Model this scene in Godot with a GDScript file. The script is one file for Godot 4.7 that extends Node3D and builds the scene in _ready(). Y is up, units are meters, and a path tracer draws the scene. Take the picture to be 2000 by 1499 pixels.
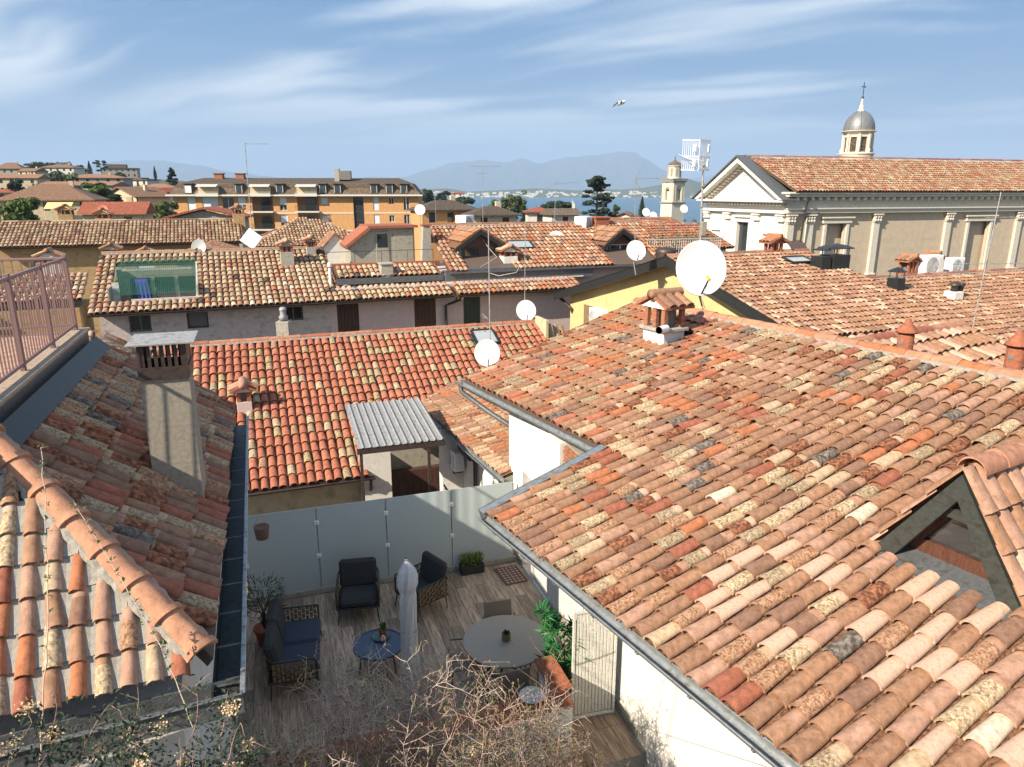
extends Node3D
# Roofs of an old lakeside town on a spring afternoon, seen from just above the tiles.
var rng := RandomNumberGenerator.new()
var M := {}            # materials by plain name
var TX := {}           # computed textures
var tile_meshes := []
var EYE := Vector3(0, 12, 0)
var FWD := Vector3(0, -sin(deg_to_rad(15.1)), -cos(deg_to_rad(15.1)))
var taken := {}
var chan_lift := 0.0      # mortar stands higher than plain channels
var tile_wide := 1.0     # how much of its column a tile fills

func _ready():
	rng.seed = 20240411
	# ---- camera, sky, sun, exposure
	var cam := Camera3D.new()
	cam.name = "camera"
	cam.position = EYE
	cam.rotation_degrees = Vector3(-15.1, 0, 0)
	cam.fov = 56.8
	cam.near = 0.1
	cam.far = 60000.0
	add_child(cam)
	cam.current = true
	var env := Environment.new()
	env.background_mode = Environment.BG_SKY
	var sky := Sky.new()
	var pan := PanoramaSkyMaterial.new()
	pan.panorama = sky_texture()
	sky.sky_material = pan
	env.sky = sky
	env.background_energy_multiplier = 0.60
	env.tonemap_mode = Environment.TONE_MAPPER_LINEAR
	env.tonemap_exposure = 2.05
	env.sdfgi_enabled = true
	env.ssao_enabled = true
	env.ssil_enabled = true
	env.fog_enabled = true
	env.fog_density = 0.00013
	env.fog_light_color = Color(0.74, 0.86, 1.0)
	var we := WorldEnvironment.new()
	we.name = "world_environment"
	we.environment = env
	add_child(we)
	var sun := DirectionalLight3D.new()
	sun.name = "sun"
	sun.light_energy = 1.6
	sun.light_angular_distance = 0.5
	sun.light_color = Color(1.0, 0.945, 0.86)
	sun.shadow_enabled = true
	var el := deg_to_rad(35.5)
	var az := deg_to_rad(41.0)
	var ld := Vector3(cos(el) * cos(az), -sin(el), -cos(el) * sin(az))
	sun.look_at_from_position(Vector3.ZERO, ld, Vector3.UP)
	add_child(sun)
	# ---- surfaces and shared shapes
	make_textures()
	make_materials()
	for k in 4: tile_meshes.append(tile_mesh(k))
	# ---- setting, then houses, then things
	terrain()
	far_shore_and_mountains()
	main_house()
	left_house()
	red_house()
	mid_house()
	courtyard()
	terrace()
	terrace_things()
	pink_house()
	yellow_house()
	right_house()
	church()
	bell_tower()
	back_houses()
	orange_flats()
	hill_houses()
	far_trees()
	roof_things()
	shrubs()
	gull()

# =====================================================================  mesh collector
class MB:
	var v := PackedVector3Array()
	var n := PackedVector3Array()
	var X := Transform3D.IDENTITY
	func t3(a: Vector3, b: Vector3, c: Vector3, na: Vector3, nb: Vector3, nc: Vector3):
		var A := X * a
		var B := X * b
		var C := X * c
		v.append(A); v.append(C); v.append(B)
		n.append((X.basis * na).normalized()); n.append((X.basis * nc).normalized()); n.append((X.basis * nb).normalized())
	func tri(a: Vector3, b: Vector3, c: Vector3):
		var m := (b - a).cross(c - a).normalized()
		t3(a, b, c, m, m, m)
	func quad(a: Vector3, b: Vector3, c: Vector3, d: Vector3):
		tri(a, b, c)
		tri(a, c, d)
	func box(c: Vector3, s: Vector3, bev := 0.0, R := Basis.IDENTITY):
		var h := s * 0.5
		if bev <= 0.0:
			var p := []
			for i in 8: p.append(c + R * Vector3(h.x * (1 if i & 1 else -1), h.y * (1 if i & 2 else -1), h.z * (1 if i & 4 else -1)))
			quad(p[4], p[5], p[7], p[6]); quad(p[1], p[0], p[2], p[3])
			quad(p[5], p[1], p[3], p[7]); quad(p[0], p[4], p[6], p[2])
			quad(p[6], p[7], p[3], p[2]); quad(p[0], p[1], p[5], p[4])
			return
		bev = minf(bev, minf(h.x, minf(h.y, h.z)) * 0.9)
		var q := func(sx, sy, sz, ax):
			var w := h - Vector3(bev, bev, bev)
			w[ax] = h[ax]
			return c + R * Vector3(w.x * sx, w.y * sy, w.z * sz)
		for ax in 3:
			for s1 in [-1, 1]:
				var b: int = (ax + 1) % 3
				var d: int = (ax + 2) % 3
				var pts := []
				for k in [[-1, -1], [1, -1], [1, 1], [-1, 1]]:
					var sg := [0, 0, 0]
					sg[ax] = s1; sg[b] = k[0]; sg[d] = k[1]
					pts.append(q.call(sg[0], sg[1], sg[2], ax))
				if s1 > 0: quad(pts[0], pts[1], pts[2], pts[3])
				else: quad(pts[3], pts[2], pts[1], pts[0])
		for ax in 3:
			var b: int = (ax + 1) % 3
			var d: int = (ax + 2) % 3
			for s1 in [-1, 1]:
				for s2 in [-1, 1]:
					var a0 := [0, 0, 0]
					a0[b] = s1; a0[d] = s2; a0[ax] = -1
					var a1 := a0.duplicate()
					a1[ax] = 1
					var A: Vector3 = q.call(a0[0], a0[1], a0[2], b)
					var B: Vector3 = q.call(a1[0], a1[1], a1[2], b)
					var C: Vector3 = q.call(a1[0], a1[1], a1[2], d)
					var D: Vector3 = q.call(a0[0], a0[1], a0[2], d)
					out_quad(A, B, C, D, c)
		for i in 8:
			var sx := 1 if i & 1 else -1
			var sy := 1 if i & 2 else -1
			var sz := 1 if i & 4 else -1
			out_tri(q.call(sx, sy, sz, 0), q.call(sx, sy, sz, 1), q.call(sx, sy, sz, 2), c)
	func out_tri(a: Vector3, b: Vector3, c: Vector3, o: Vector3):
		if (b - a).cross(c - a).dot((a + b + c) / 3.0 - o) < 0.0: tri(a, c, b)
		else: tri(a, b, c)
	func out_quad(a: Vector3, b: Vector3, c: Vector3, d: Vector3, o: Vector3):
		if (b - a).cross(c - a).dot((a + c) * 0.5 - o) < 0.0: quad(d, c, b, a)
		else: quad(a, b, c, d)
	# flat polygon (x,y points in the frame's xy plane) pushed from z0 to z1
	func prism(poly: PackedVector2Array, z0: float, z1: float):
		var ix := Geometry2D.triangulate_polygon(poly)
		var cw := Geometry2D.is_polygon_clockwise(poly)
		for k in range(0, ix.size(), 3):
			var a := poly[ix[k]]
			var b := poly[ix[k + 1]]
			var c := poly[ix[k + 2]]
			if (b - a).cross(c - a) < 0.0:
				var s := b
				b = c; c = s
			tri(Vector3(a.x, a.y, z1), Vector3(b.x, b.y, z1), Vector3(c.x, c.y, z1))
			tri(Vector3(a.x, a.y, z0), Vector3(c.x, c.y, z0), Vector3(b.x, b.y, z0))
		for k in poly.size():
			var a := poly[k]
			var b := poly[(k + 1) % poly.size()]
			if cw:
				var s := a
				a = b; b = s
			quad(Vector3(a.x, a.y, z0), Vector3(b.x, b.y, z0), Vector3(b.x, b.y, z1), Vector3(a.x, a.y, z1))
	func tube(p: Array, r: Array, sides := 6, caps := true):
		var rings := []
		var dirs := []
		for i in p.size():
			var d: Vector3 = (p[mini(i + 1, p.size() - 1)] - p[maxi(i - 1, 0)])
			d = d.normalized() if d.length() > 1e-6 else Vector3.UP
			var side := d.cross(Vector3.UP if absf(d.y) < 0.9 else Vector3.RIGHT).normalized()
			var oth := side.cross(d)
			var ring := []
			for k in sides:
				var a := TAU * k / sides
				ring.append((side * cos(a) + oth * sin(a)))
			rings.append(ring); dirs.append(d)
		for i in p.size() - 1:
			for k in sides:
				var k2 := (k + 1) % sides
				var n0: Vector3 = rings[i][k]
				var n1: Vector3 = rings[i][k2]
				var m0: Vector3 = rings[i + 1][k]
				var m1: Vector3 = rings[i + 1][k2]
				var a: Vector3 = p[i] + n0 * r[i]
				var b: Vector3 = p[i] + n1 * r[i]
				var c: Vector3 = p[i + 1] + m1 * r[i + 1]
				var d: Vector3 = p[i + 1] + m0 * r[i + 1]
				t3(a, d, c, n0, m0, m1)
				t3(a, c, b, n0, m1, n1)
		if caps:
			for e in [0, p.size() - 1]:
				var sg := -1.0 if e == 0 else 1.0
				for k in sides:
					var a: Vector3 = p[e] + rings[e][k] * r[e]
					var b: Vector3 = p[e] + rings[e][(k + 1) % sides] * r[e]
					var m: Vector3 = dirs[e] * sg
					t3(p[e], a, b, m, m, m)
	func rod(a: Vector3, b: Vector3, r: float, sides := 5): tube([a, b], [r, r], sides)
	# profile of (radius, height) turned round the y axis
	func lathe(pr: Array, seg := 20, a0 := 0.0, a1 := TAU):
		var nr := []
		for i in pr.size():
			var d: Vector2 = pr[mini(i + 1, pr.size() - 1)] - pr[maxi(i - 1, 0)]
			nr.append(Vector2(d.y, -d.x).normalized())
		for k in seg:
			var a := a0 + (a1 - a0) * k / seg
			var b := a0 + (a1 - a0) * (k + 1) / seg
			var ca := Vector3(cos(a), 0, -sin(a))
			var cb := Vector3(cos(b), 0, -sin(b))
			for i in pr.size() - 1:
				var p: Vector2 = pr[i]
				var q: Vector2 = pr[i + 1]
				var up := Vector3.UP
				var A := ca * p.x + up * p.y
				var B := cb * p.x + up * p.y
				var C := cb * q.x + up * q.y
				var D := ca * q.x + up * q.y
				var nA: Vector3 = ca * nr[i].x + up * nr[i].y
				var nB: Vector3 = cb * nr[i].x + up * nr[i].y
				var nC: Vector3 = cb * nr[i + 1].x + up * nr[i + 1].y
				var nD: Vector3 = ca * nr[i + 1].x + up * nr[i + 1].y
				if p.x > 1e-5: t3(A, B, C, nA, nB, nC)
				if q.x > 1e-5: t3(A, C, D, nA, nC, nD)
	# open half pipe from a to b, hollow side up
	func halfpipe(a: Vector3, b: Vector3, r: float, seg := 7, th := 0.012):
		var d := (b - a).normalized()
		var side := d.cross(Vector3.UP).normalized()
		for k in seg:
			var t0 := PI + PI * k / seg
			var t1 := PI + PI * (k + 1) / seg
			var o0 := side * cos(t0) + Vector3.UP * sin(t0)
			var o1 := side * cos(t1) + Vector3.UP * sin(t1)
			t3(a + o0 * r, b + o0 * r, b + o1 * r, o0, o0, o1)
			t3(a + o0 * r, b + o1 * r, a + o1 * r, o0, o1, o1)
			var q := r - th
			t3(a + o0 * q, b + o1 * q, b + o0 * q, -o0, -o1, -o0)
			t3(a + o0 * q, a + o1 * q, b + o1 * q, -o0, -o1, -o1)
		rod(a + side * r, b + side * r, th, 5)
		rod(a - side * r, b - side * r, th, 5)
	# front wall panel in the xy plane at z = 0, with real openings [x0,y0,x1,y1] th deep
	func wall(w0: float, w1: float, h0: float, h1: float, ops: Array, th := 0.25):
		var xs := [w0, w1]
		var ys := [h0, h1]
		for o in ops:
			xs.append(clampf(o[0], w0, w1)); xs.append(clampf(o[2], w0, w1))
			ys.append(clampf(o[1], h0, h1)); ys.append(clampf(o[3], h0, h1))
		xs.sort(); ys.sort()
		for i in xs.size() - 1:
			if xs[i + 1] - xs[i] < 1e-4: continue
			for j in ys.size() - 1:
				if ys[j + 1] - ys[j] < 1e-4: continue
				var cx: float = (xs[i] + xs[i + 1]) * 0.5
				var cy: float = (ys[j] + ys[j + 1]) * 0.5
				var inside := false
				for o in ops:
					if cx > o[0] and cx < o[2] and cy > o[1] and cy < o[3]: inside = true
				if inside: continue
				quad(Vector3(xs[i], ys[j], 0), Vector3(xs[i + 1], ys[j], 0), Vector3(xs[i + 1], ys[j + 1], 0), Vector3(xs[i], ys[j + 1], 0))
				quad(Vector3(xs[i + 1], ys[j], -th), Vector3(xs[i], ys[j], -th), Vector3(xs[i], ys[j + 1], -th), Vector3(xs[i + 1], ys[j + 1], -th))
		for o in ops:
			var a := Vector3(o[0], o[1], 0)
			var b := Vector3(o[2], o[1], 0)
			var c := Vector3(o[2], o[3], 0)
			var d := Vector3(o[0], o[3], 0)
			var z := Vector3(0, 0, -th)
			quad(a, a + z, b + z, b) if false else quad(a, b, b + z, a + z)
			quad(c, d, d + z, c + z)
			quad(b, c, c + z, b + z)
			quad(d, a, a + z, d + z)
	func mesh() -> ArrayMesh:
		var m := ArrayMesh.new()
		if v.size() == 0: return m
		var arr := []
		arr.resize(Mesh.ARRAY_MAX)
		arr[Mesh.ARRAY_VERTEX] = v
		arr[Mesh.ARRAY_NORMAL] = n
		m.add_surface_from_arrays(Mesh.PRIMITIVE_TRIANGLES, arr)
		return m

# =====================================================================  nodes
func numbered(called: String) -> String:
	if not taken.has(called):
		taken[called] = 0
		return called
	taken[called] += 1
	return "%s_%03d" % [called, taken[called]]

func thing(called: String, label: String, category: String, T: Transform3D, group := "") -> Node3D:
	var o := Node3D.new()
	o.name = numbered(called)
	add_child(o)
	o.transform = T
	o.set_meta("label", label)
	o.set_meta("category", category)
	if group != "": o.set_meta("group", group)
	return o

func part(parent: Node3D, called: String, what, mat: Material, kind := "") -> MeshInstance3D:
	var o := MeshInstance3D.new()
	o.name = called
	o.mesh = what.mesh() if what is MB else what
	o.material_override = mat
	parent.add_child(o, true)
	if kind != "": o.set_meta("kind", kind)
	return o

func single(called: String, label: String, category: String, T: Transform3D, mb, mat: Material, group := "") -> MeshInstance3D:
	var o := part(self, numbered(called), mb, mat)
	o.transform = T
	o.set_meta("label", label)
	o.set_meta("category", category)
	if group != "": o.set_meta("group", group)
	return o

func structure(called: String, mb, mat: Material, T := Transform3D.IDENTITY) -> MeshInstance3D:
	var o := part(self, numbered(called), mb, mat)
	o.transform = T
	o.set_meta("kind", "structure")
	return o

func copy(o: Node3D, called: String, label: String, T: Transform3D) -> Node3D:
	var c: Node3D = o.duplicate()
	c.name = numbered(called)
	add_child(c)
	c.transform = T
	c.set_meta("label", label)
	return c

func fr(p: Vector3, yaw := 0.0) -> Transform3D: return Transform3D(Basis(Vector3.UP, deg_to_rad(yaw)), p)
func gt(o: Node) -> Transform3D:
	var t := Transform3D.IDENTITY
	while o is Node3D and o != self:
		t = o.transform * t
		o = o.get_parent()
	return t
func V(x, y, z) -> Vector3: return Vector3(x, y, z)
func mk() -> MB: return MB.new()
func rect(a, b, c, d) -> PackedVector2Array: return PackedVector2Array([Vector2(a, b), Vector2(c, b), Vector2(c, d), Vector2(a, d)])
func rr(a: float, b: float) -> float: return rng.randf_range(a, b)

# =====================================================================  textures and materials
func noise_bytes(size: int, freq: float, kind: int, oct: int, sd: int) -> PackedByteArray:
	var f := FastNoiseLite.new()
	f.noise_type = kind
	f.frequency = freq
	f.seed = sd
	f.fractal_octaves = oct
	if oct == 1: f.fractal_type = FastNoiseLite.FRACTAL_NONE
	return f.get_seamless_image(size, size, false, false, 0.2, true).get_data()

func tex_from(size: int, fn: Callable) -> ImageTexture:
	var b := PackedByteArray()
	b.resize(size * size * 3)
	for i in size * size:
		var c: Color = fn.call(i)
		b[i * 3] = int(clampf(c.r, 0, 1) * 255)
		b[i * 3 + 1] = int(clampf(c.g, 0, 1) * 255)
		b[i * 3 + 2] = int(clampf(c.b, 0, 1) * 255)
	return ImageTexture.create_from_image(Image.create_from_data(size, size, false, Image.FORMAT_RGB8, b))

func make_textures():
	var S := 512
	var SX := FastNoiseLite.TYPE_SIMPLEX_SMOOTH
	var coarse := noise_bytes(S, 0.012, SX, 4, 1)
	var mid := noise_bytes(S, 0.035, SX, 4, 2)
	var fine := noise_bytes(S, 0.16, SX, 2, 3)
	var fine2 := noise_bytes(S, 0.11, SX, 3, 4)
	var blot := noise_bytes(S, 0.02, SX, 5, 5)
	TX.clay = tex_from(S, func(i):
		var a := coarse[i] / 255.0
		var b := mid[i] / 255.0
		var f := fine[i] / 255.0
		var k := 0.82 + 0.13 * (b - 0.5) + 0.24 * (a - 0.5) + 0.20 * (f - 0.5) + 0.10 * (fine2[i] / 255.0 - 0.5)
		var w := blot[i] / 255.0
		k *= lerpf(1.0, 0.80, smoothstep(0.5, 0.9, w * 0.8 + f * 0.25))
		if f > 0.76 and b > 0.5: k *= 0.84
		return Color(k * 1.03, k, k * (0.97 + 0.08 * (a - 0.5))))
	TX.lichen = tex_from(S, func(i):
		var b := mid[i] / 255.0
		var f := fine[i] / 255.0
		var g := fine2[i] / 255.0
		var a := blot[i] / 255.0
		var cz := coarse[i] / 255.0
		var c := Color(0.80, 0.70, 0.60).lerp(Color(0.97, 0.95, 0.88), smoothstep(0.35, 0.6, b * 0.6 + cz * 0.4))
		var thr := lerpf(0.80, 0.50, smoothstep(0.30, 0.75, a))
		if g > thr: c = c.lerp(Color(0.27, 0.23, 0.20), 0.85)
		elif f > thr + 0.06: c = c.lerp(Color(0.40, 0.33, 0.27), 0.7)
		c = c.lerp(Color(0.45, 0.40, 0.35), clampf((a - 0.62) * 3.0, 0, 0.5))
		return c)
	TX.soot = tex_from(S, func(i):
		var a := blot[i] / 255.0
		var f := fine[i] / 255.0
		var g := fine2[i] / 255.0
		var k := 0.85 + 0.14 * (mid[i] / 255.0 - 0.5)
		var c := Color(k, k, k)
		var m := smoothstep(0.44, 0.62, a * 0.52 + f * 0.32 + g * 0.24)
		c = c.lerp(Color(0.30, 0.27, 0.25), m * 0.85)
		if g > 0.8: c = c.lerp(Color(0.95, 0.9, 0.8), 0.35)
		return c)
	TX.stucco = tex_from(S, func(i):
		var k := 0.90 + 0.10 * (mid[i] / 255.0 - 0.5) + 0.08 * (coarse[i] / 255.0 - 0.5) + 0.05 * (fine[i] / 255.0 - 0.5)
		return Color(k, k * 0.995, k * 0.985))
	TX.stain = tex_from(S, func(i):
		var a := blot[i] / 255.0
		var k := 0.90 + 0.12 * (mid[i] / 255.0 - 0.5) + 0.06 * (fine[i] / 255.0 - 0.5)
		k *= lerpf(1.0, 0.84, smoothstep(0.5, 0.9, a))
		return Color(k, k * 0.985, k * 0.95))
	TX.pebble = tex_from(S, func(i):
		var g := fine2[i] / 255.0
		var k := 0.35 + 0.75 * g * (0.8 + 0.4 * (coarse[i] / 255.0 - 0.3))
		return Color(k, k * 0.98, k * 0.95))
	TX.metal = tex_from(S, func(i):
		var k := 0.86 + 0.22 * (mid[i] / 255.0 - 0.5) + 0.1 * (fine[i] / 255.0 - 0.5)
		var a := blot[i] / 255.0
		var c := Color(k, k, k)
		if a > 0.62: c = c.lerp(Color(0.62, 0.55, 0.47), clampf((a - 0.62) * 4, 0, 0.6))
		return c)
	TX.leafy = tex_from(256, func(i):
		var k := 0.6 + 0.5 * fine[(i % 256) + (i / 256) * 512] / 255.0
		return Color(k, k, k * 0.9))
	var wood := FastNoiseLite.new()
	wood.frequency = 0.012
	wood.fractal_octaves = 4
	TX.wood = tex_from(S, func(i):
		var x: int = i % S
		var y: int = i / S
		var g := wood.get_noise_2d(x * 9.0, y * 0.5)
		var h := wood.get_noise_2d(x * 2.0 + 900, y * 0.25)
		var k := 0.78 + 0.26 * g + 0.16 * h
		return Color(k, k * 0.97, k * 0.94))
	var relief := FastNoiseLite.new()
	relief.frequency = 0.09
	relief.fractal_octaves = 4
	var im := relief.get_seamless_image(S, S, false, false, 0.2, true)
	im.convert(Image.FORMAT_RGBA8)
	im.bump_map_to_normal_map(4.0)
	TX.bump = ImageTexture.create_from_image(im)

func mat(lin: Color, rough := 0.9, tex := "", scale := 1.0, bump := 0.0, metal := 0.0) -> StandardMaterial3D:
	var m := StandardMaterial3D.new()
	m.albedo_color = Color(lin.r, lin.g, lin.b).linear_to_srgb()
	m.roughness = rough
	m.metallic = metal
	if tex != "":
		m.albedo_texture = TX[tex]
		m.uv1_triplanar = true
		m.uv1_world_triplanar = true
		m.uv1_scale = Vector3(scale, scale, scale)
	if bump > 0.0:
		m.normal_enabled = true
		m.normal_texture = TX.bump
		m.normal_scale = bump
		m.uv1_triplanar = true
		m.uv1_world_triplanar = true
		m.uv1_scale = Vector3(scale, scale, scale)
	return m

func make_materials():
	var C := func(r, g, b): return Color(r, g, b)
	# roof tiles: clay of several firings, lichen, soot
	M.tan = mat(Color(0.46, 0.262, 0.16), 0.92, "clay", 1.3, 0.5)
	M.tan2 = mat(Color(0.40, 0.228, 0.142), 0.92, "clay", 1.7, 0.5)
	M.brown = mat(Color(0.33, 0.19, 0.13), 0.92, "clay", 1.5, 0.5)
	M.rose = mat(Color(0.55, 0.335, 0.24), 0.9, "clay", 1.1, 0.5)
	M.rose2 = mat(Color(0.64, 0.44, 0.345), 0.9, "stain", 1.9, 0.5)
	M.orange = mat(Color(0.56, 0.215, 0.10), 0.9, "clay", 1.2, 0.5)
	M.red = mat(Color(0.42, 0.15, 0.09), 0.92, "clay", 1.4, 0.5)
	M.cream = mat(Color(0.66, 0.50, 0.34), 0.92, "clay", 1.6, 0.5)
	M.pale = mat(Color(0.82, 0.72, 0.58), 0.92, "clay", 1.6, 0.5)
	M.lich = mat(Color(0.66, 0.56, 0.43), 0.95, "lichen", 2.3, 0.7)
	M.lich2 = mat(Color(0.50, 0.42, 0.325), 0.95, "lichen", 2.6, 0.7)
	M.lichr = mat(Color(0.52, 0.33, 0.235), 0.95, "lichen", 2.4, 0.7)
	M.soot = mat(Color(0.54, 0.215, 0.105), 0.95, "soot", 1.5, 0.7)
	M.soot2 = mat(Color(0.36, 0.30, 0.25), 0.95, "soot", 1.3, 0.7)
	M.dark = mat(Color(0.17, 0.13, 0.11), 0.95, "soot", 1.3, 0.7)
	M.new1 = mat(Color(0.56, 0.215, 0.13), 0.9, "clay", 1.2, 0.4)
	M.new2 = mat(Color(0.49, 0.18, 0.11), 0.9, "clay", 1.5, 0.4)
	M.olive = mat(Color(0.52, 0.44, 0.29), 0.95, "lichen", 1.6, 0.6)
	M.channel = mat(Color(0.26, 0.145, 0.098), 0.95, "lichen", 1.3, 0.4)
	M.deck = mat(Color(0.10, 0.07, 0.055), 0.95)
	M.mortar = mat(Color(0.62, 0.59, 0.54), 0.95, "pebble", 3.0, 1.2)
	M.ridge = mat(Color(0.56, 0.28, 0.18), 0.9, "clay", 1.0, 0.4)
	M.ridge2 = mat(Color(0.62, 0.32, 0.20), 0.85, "clay", 0.8, 0.3)
	# walls
	M.white = mat(Color(0.83, 0.82, 0.78), 0.95, "stucco", 0.8, 0.4)
	M.whitestain = mat(Color(0.82, 0.80, 0.75), 0.95, "stucco", 0.5, 0.3)
	M.pinkwall = mat(Color(0.60, 0.54, 0.55), 0.95, "stain", 0.3, 0.3)
	M.pinkwall2 = mat(Color(0.66, 0.54, 0.52), 0.95, "stucco", 0.5, 0.3)
	M.yellow = mat(Color(0.74, 0.56, 0.27), 0.95, "stucco", 0.4, 0.3)
	M.ochre = mat(Color(0.52, 0.36, 0.19), 0.95, "stain", 0.25)
	M.orangewall = mat(Color(0.62, 0.335, 0.145), 0.95, "stucco", 0.15)
	M.beige = mat(Color(0.59, 0.49, 0.365), 0.95, "stucco", 0.25, 0.2)
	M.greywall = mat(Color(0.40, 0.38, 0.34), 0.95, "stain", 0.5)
	M.roughcast = mat(Color(0.64, 0.585, 0.50), 0.95, "pebble", 2.4, 1.6)
	M.concrete = mat(Color(0.44, 0.43, 0.40), 0.95, "stain", 0.7, 0.4)
	M.stone = mat(Color(0.74, 0.70, 0.63), 0.9, "stain", 0.7, 0.2)
	M.stonedark = mat(Color(0.34, 0.325, 0.30), 0.9, "stain", 0.5)
	M.brick = mat(Color(0.46, 0.20, 0.115), 0.95, "clay", 1.8, 0.6)
	# metals, wood, plastic, glass, cloth
	M.lead = mat(Color(0.17, 0.18, 0.19), 0.55, "metal", 0.8, 0.3, 0.3)
	M.darkmetal = mat(Color(0.045, 0.05, 0.05), 0.45, "metal", 0.9, 0.1, 0.4)
	M.fascia = mat(Color(0.075, 0.083, 0.074), 0.5, "metal", 0.9, 0.15, 0.3)
	M.zinc = mat(Color(0.42, 0.45, 0.46), 0.45, "metal", 0.6, 0.3, 0.6)
	M.copperbrown = mat(Color(0.10, 0.07, 0.06), 0.5, "metal", 0.9, 0.1, 0.4)
	M.alu = mat(Color(0.62, 0.63, 0.63), 0.4, "metal", 1.2, 0.1, 0.7)
	M.galv = mat(Color(0.42, 0.42, 0.415), 0.6, "metal", 0.8, 0.2, 0.15)
	M.rail = mat(Color(0.22, 0.135, 0.128), 0.5)
	M.iron = mat(Color(0.03, 0.03, 0.03), 0.5)
	M.whiteplastic = mat(Color(0.80, 0.80, 0.79), 0.45)
	M.dish = mat(Color(0.68, 0.69, 0.69), 0.5)
	M.dishgrey = mat(Color(0.36, 0.37, 0.37), 0.5)
	M.dishred = mat(Color(0.55, 0.16, 0.12), 0.6)
	M.amber = mat(Color(0.80, 0.36, 0.02), 0.4)
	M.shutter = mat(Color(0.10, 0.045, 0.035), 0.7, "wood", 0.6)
	M.greenshutter = mat(Color(0.02, 0.035, 0.03), 0.6)
	M.rollshutter = mat(Color(0.62, 0.66, 0.72), 0.6)
	M.woodframe = mat(Color(0.16, 0.065, 0.04), 0.5, "wood", 2.0)
	M.shade_and_soot = mat(Color(0.16, 0.15, 0.14), 0.9)  # soot in flues; elsewhere the dark of unlit interiors put into colour
	M.glassdark = mat(Color(0.03, 0.035, 0.04), 0.06)
	M.glassdark.metallic_specular = 0.8
	M.pane = mat(Color(0.6, 0.65, 0.66), 0.03)
	M.pane.transparency = BaseMaterial3D.TRANSPARENCY_ALPHA
	M.pane.albedo_color.a = 0.18
	M.frost = mat(Color(0.42, 0.48, 0.485), 0.36)
	M.frost.refraction_enabled = true
	M.frost.refraction_scale = 0.05
	M.sealwhite = mat(Color(0.72, 0.72, 0.71), 0.6, "stain", 0.6)
	M.terracotta = mat(Color(0.46, 0.165, 0.09), 0.85, "clay", 2.0, 0.3)
	M.terrafloor = mat(Color(0.62, 0.40, 0.30), 0.85, "clay", 0.8)
	M.pot = mat(Color(0.42, 0.13, 0.07), 0.8, "clay", 2.5)
	M.soil = mat(Color(0.06, 0.045, 0.035), 0.95, "pebble", 3.0)
	M.charcoal = mat(Color(0.035, 0.037, 0.04), 0.95, "stucco", 6.0)
	M.navy = mat(Color(0.035, 0.05, 0.085), 0.85, "stucco", 6.0)
	M.navytop = mat(Color(0.05, 0.075, 0.13), 0.5)
	M.wicker = mat(Color(0.34, 0.25, 0.14), 0.8, "wood", 3.0)
	M.taupe = mat(Color(0.34, 0.27, 0.22), 0.8, "stucco", 5.0)
	M.taupetop = mat(Color(0.42, 0.375, 0.32), 0.65, "stucco", 3.0)
	M.brownmetal = mat(Color(0.09, 0.075, 0.065), 0.5)
	M.coverwhite = mat(Color(0.66, 0.66, 0.68), 0.85, "stucco", 3.0, 0.5)
	M.slatwhite = mat(Color(0.72, 0.72, 0.70), 0.7, "stain", 2.0)
	M.bluecloth = mat(Color(0.05, 0.06, 0.30), 0.8)
	M.greennet = mat(Color(0.02, 0.16, 0.11), 0.7)
	M.matrug = mat(Color(0.30, 0.17, 0.15), 0.95, "pebble", 6.0)
	for k in 5:
		M["plank%d" % k] = mat(Color(0.54, 0.43, 0.34) * (0.78 + 0.11 * k), 0.55, "wood", 0.8)
		M["plank%d" % k].uv1_world_triplanar = false
		M["plank%d" % k].uv1_offset = Vector3(0.31 * k, 0.17 * k, 0.23 * k)
	# plants
	M.leaf = leafmat(Color(0.10, 0.16, 0.035))
	M.leafyellow = leafmat(Color(0.26, 0.32, 0.05))
	M.bamboo = leafmat(Color(0.03, 0.22, 0.07))
	M.leafdark = leafmat(Color(0.022, 0.045, 0.022))
	M.conifer = leafmat(Color(0.022, 0.042, 0.026))
	M.spring = leafmat(Color(0.11, 0.165, 0.04))
	M.olivegreen = leafmat(Color(0.09, 0.12, 0.05))
	M.blossom = leafmat(Color(0.24, 0.27, 0.13))
	M.bark = mat(Color(0.13, 0.10, 0.075), 0.95, "pebble", 2.0)
	M.twig = mat(Color(0.50, 0.39, 0.32), 0.9)
	M.twigred = mat(Color(0.33, 0.20, 0.15), 0.9)
	M.dryleaf = leafmat(Color(0.36, 0.235, 0.165))
	M.seed = mat(Color(0.56, 0.41, 0.24), 0.95)
	# far things
	M.ground = mat(Color(0.13, 0.125, 0.11), 0.95, "stain", 0.1)
	M.grass = mat(Color(0.085, 0.105, 0.045), 0.95, "stain", 0.02)
	M.mountain = mat(Color(0.07, 0.085, 0.06), 0.95, "stain", 0.0006)
	M.water = mat(Color(0.03, 0.10, 0.17), 0.35)
	M.slate = mat(Color(0.12, 0.10, 0.09), 0.9, "lichen", 0.4)
	M.slate2 = mat(Color(0.20, 0.165, 0.14), 0.9, "lichen", 0.4)
	M.farroof = mat(Color(0.30, 0.19, 0.14), 0.9, "lichen", 0.5)
	M.farroof2 = mat(Color(0.42, 0.25, 0.17), 0.9, "lichen", 0.5)
	M.farred = mat(Color(0.40, 0.13, 0.08), 0.9, "lichen", 0.5)
	M.farwhite = mat(Color(0.72, 0.70, 0.66), 0.9, "stain", 0.2)
	M.farcream = mat(Color(0.66, 0.56, 0.40), 0.9, "stain", 0.2)
	M.fargrey = mat(Color(0.38, 0.37, 0.35), 0.9, "stain", 0.2)

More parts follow.
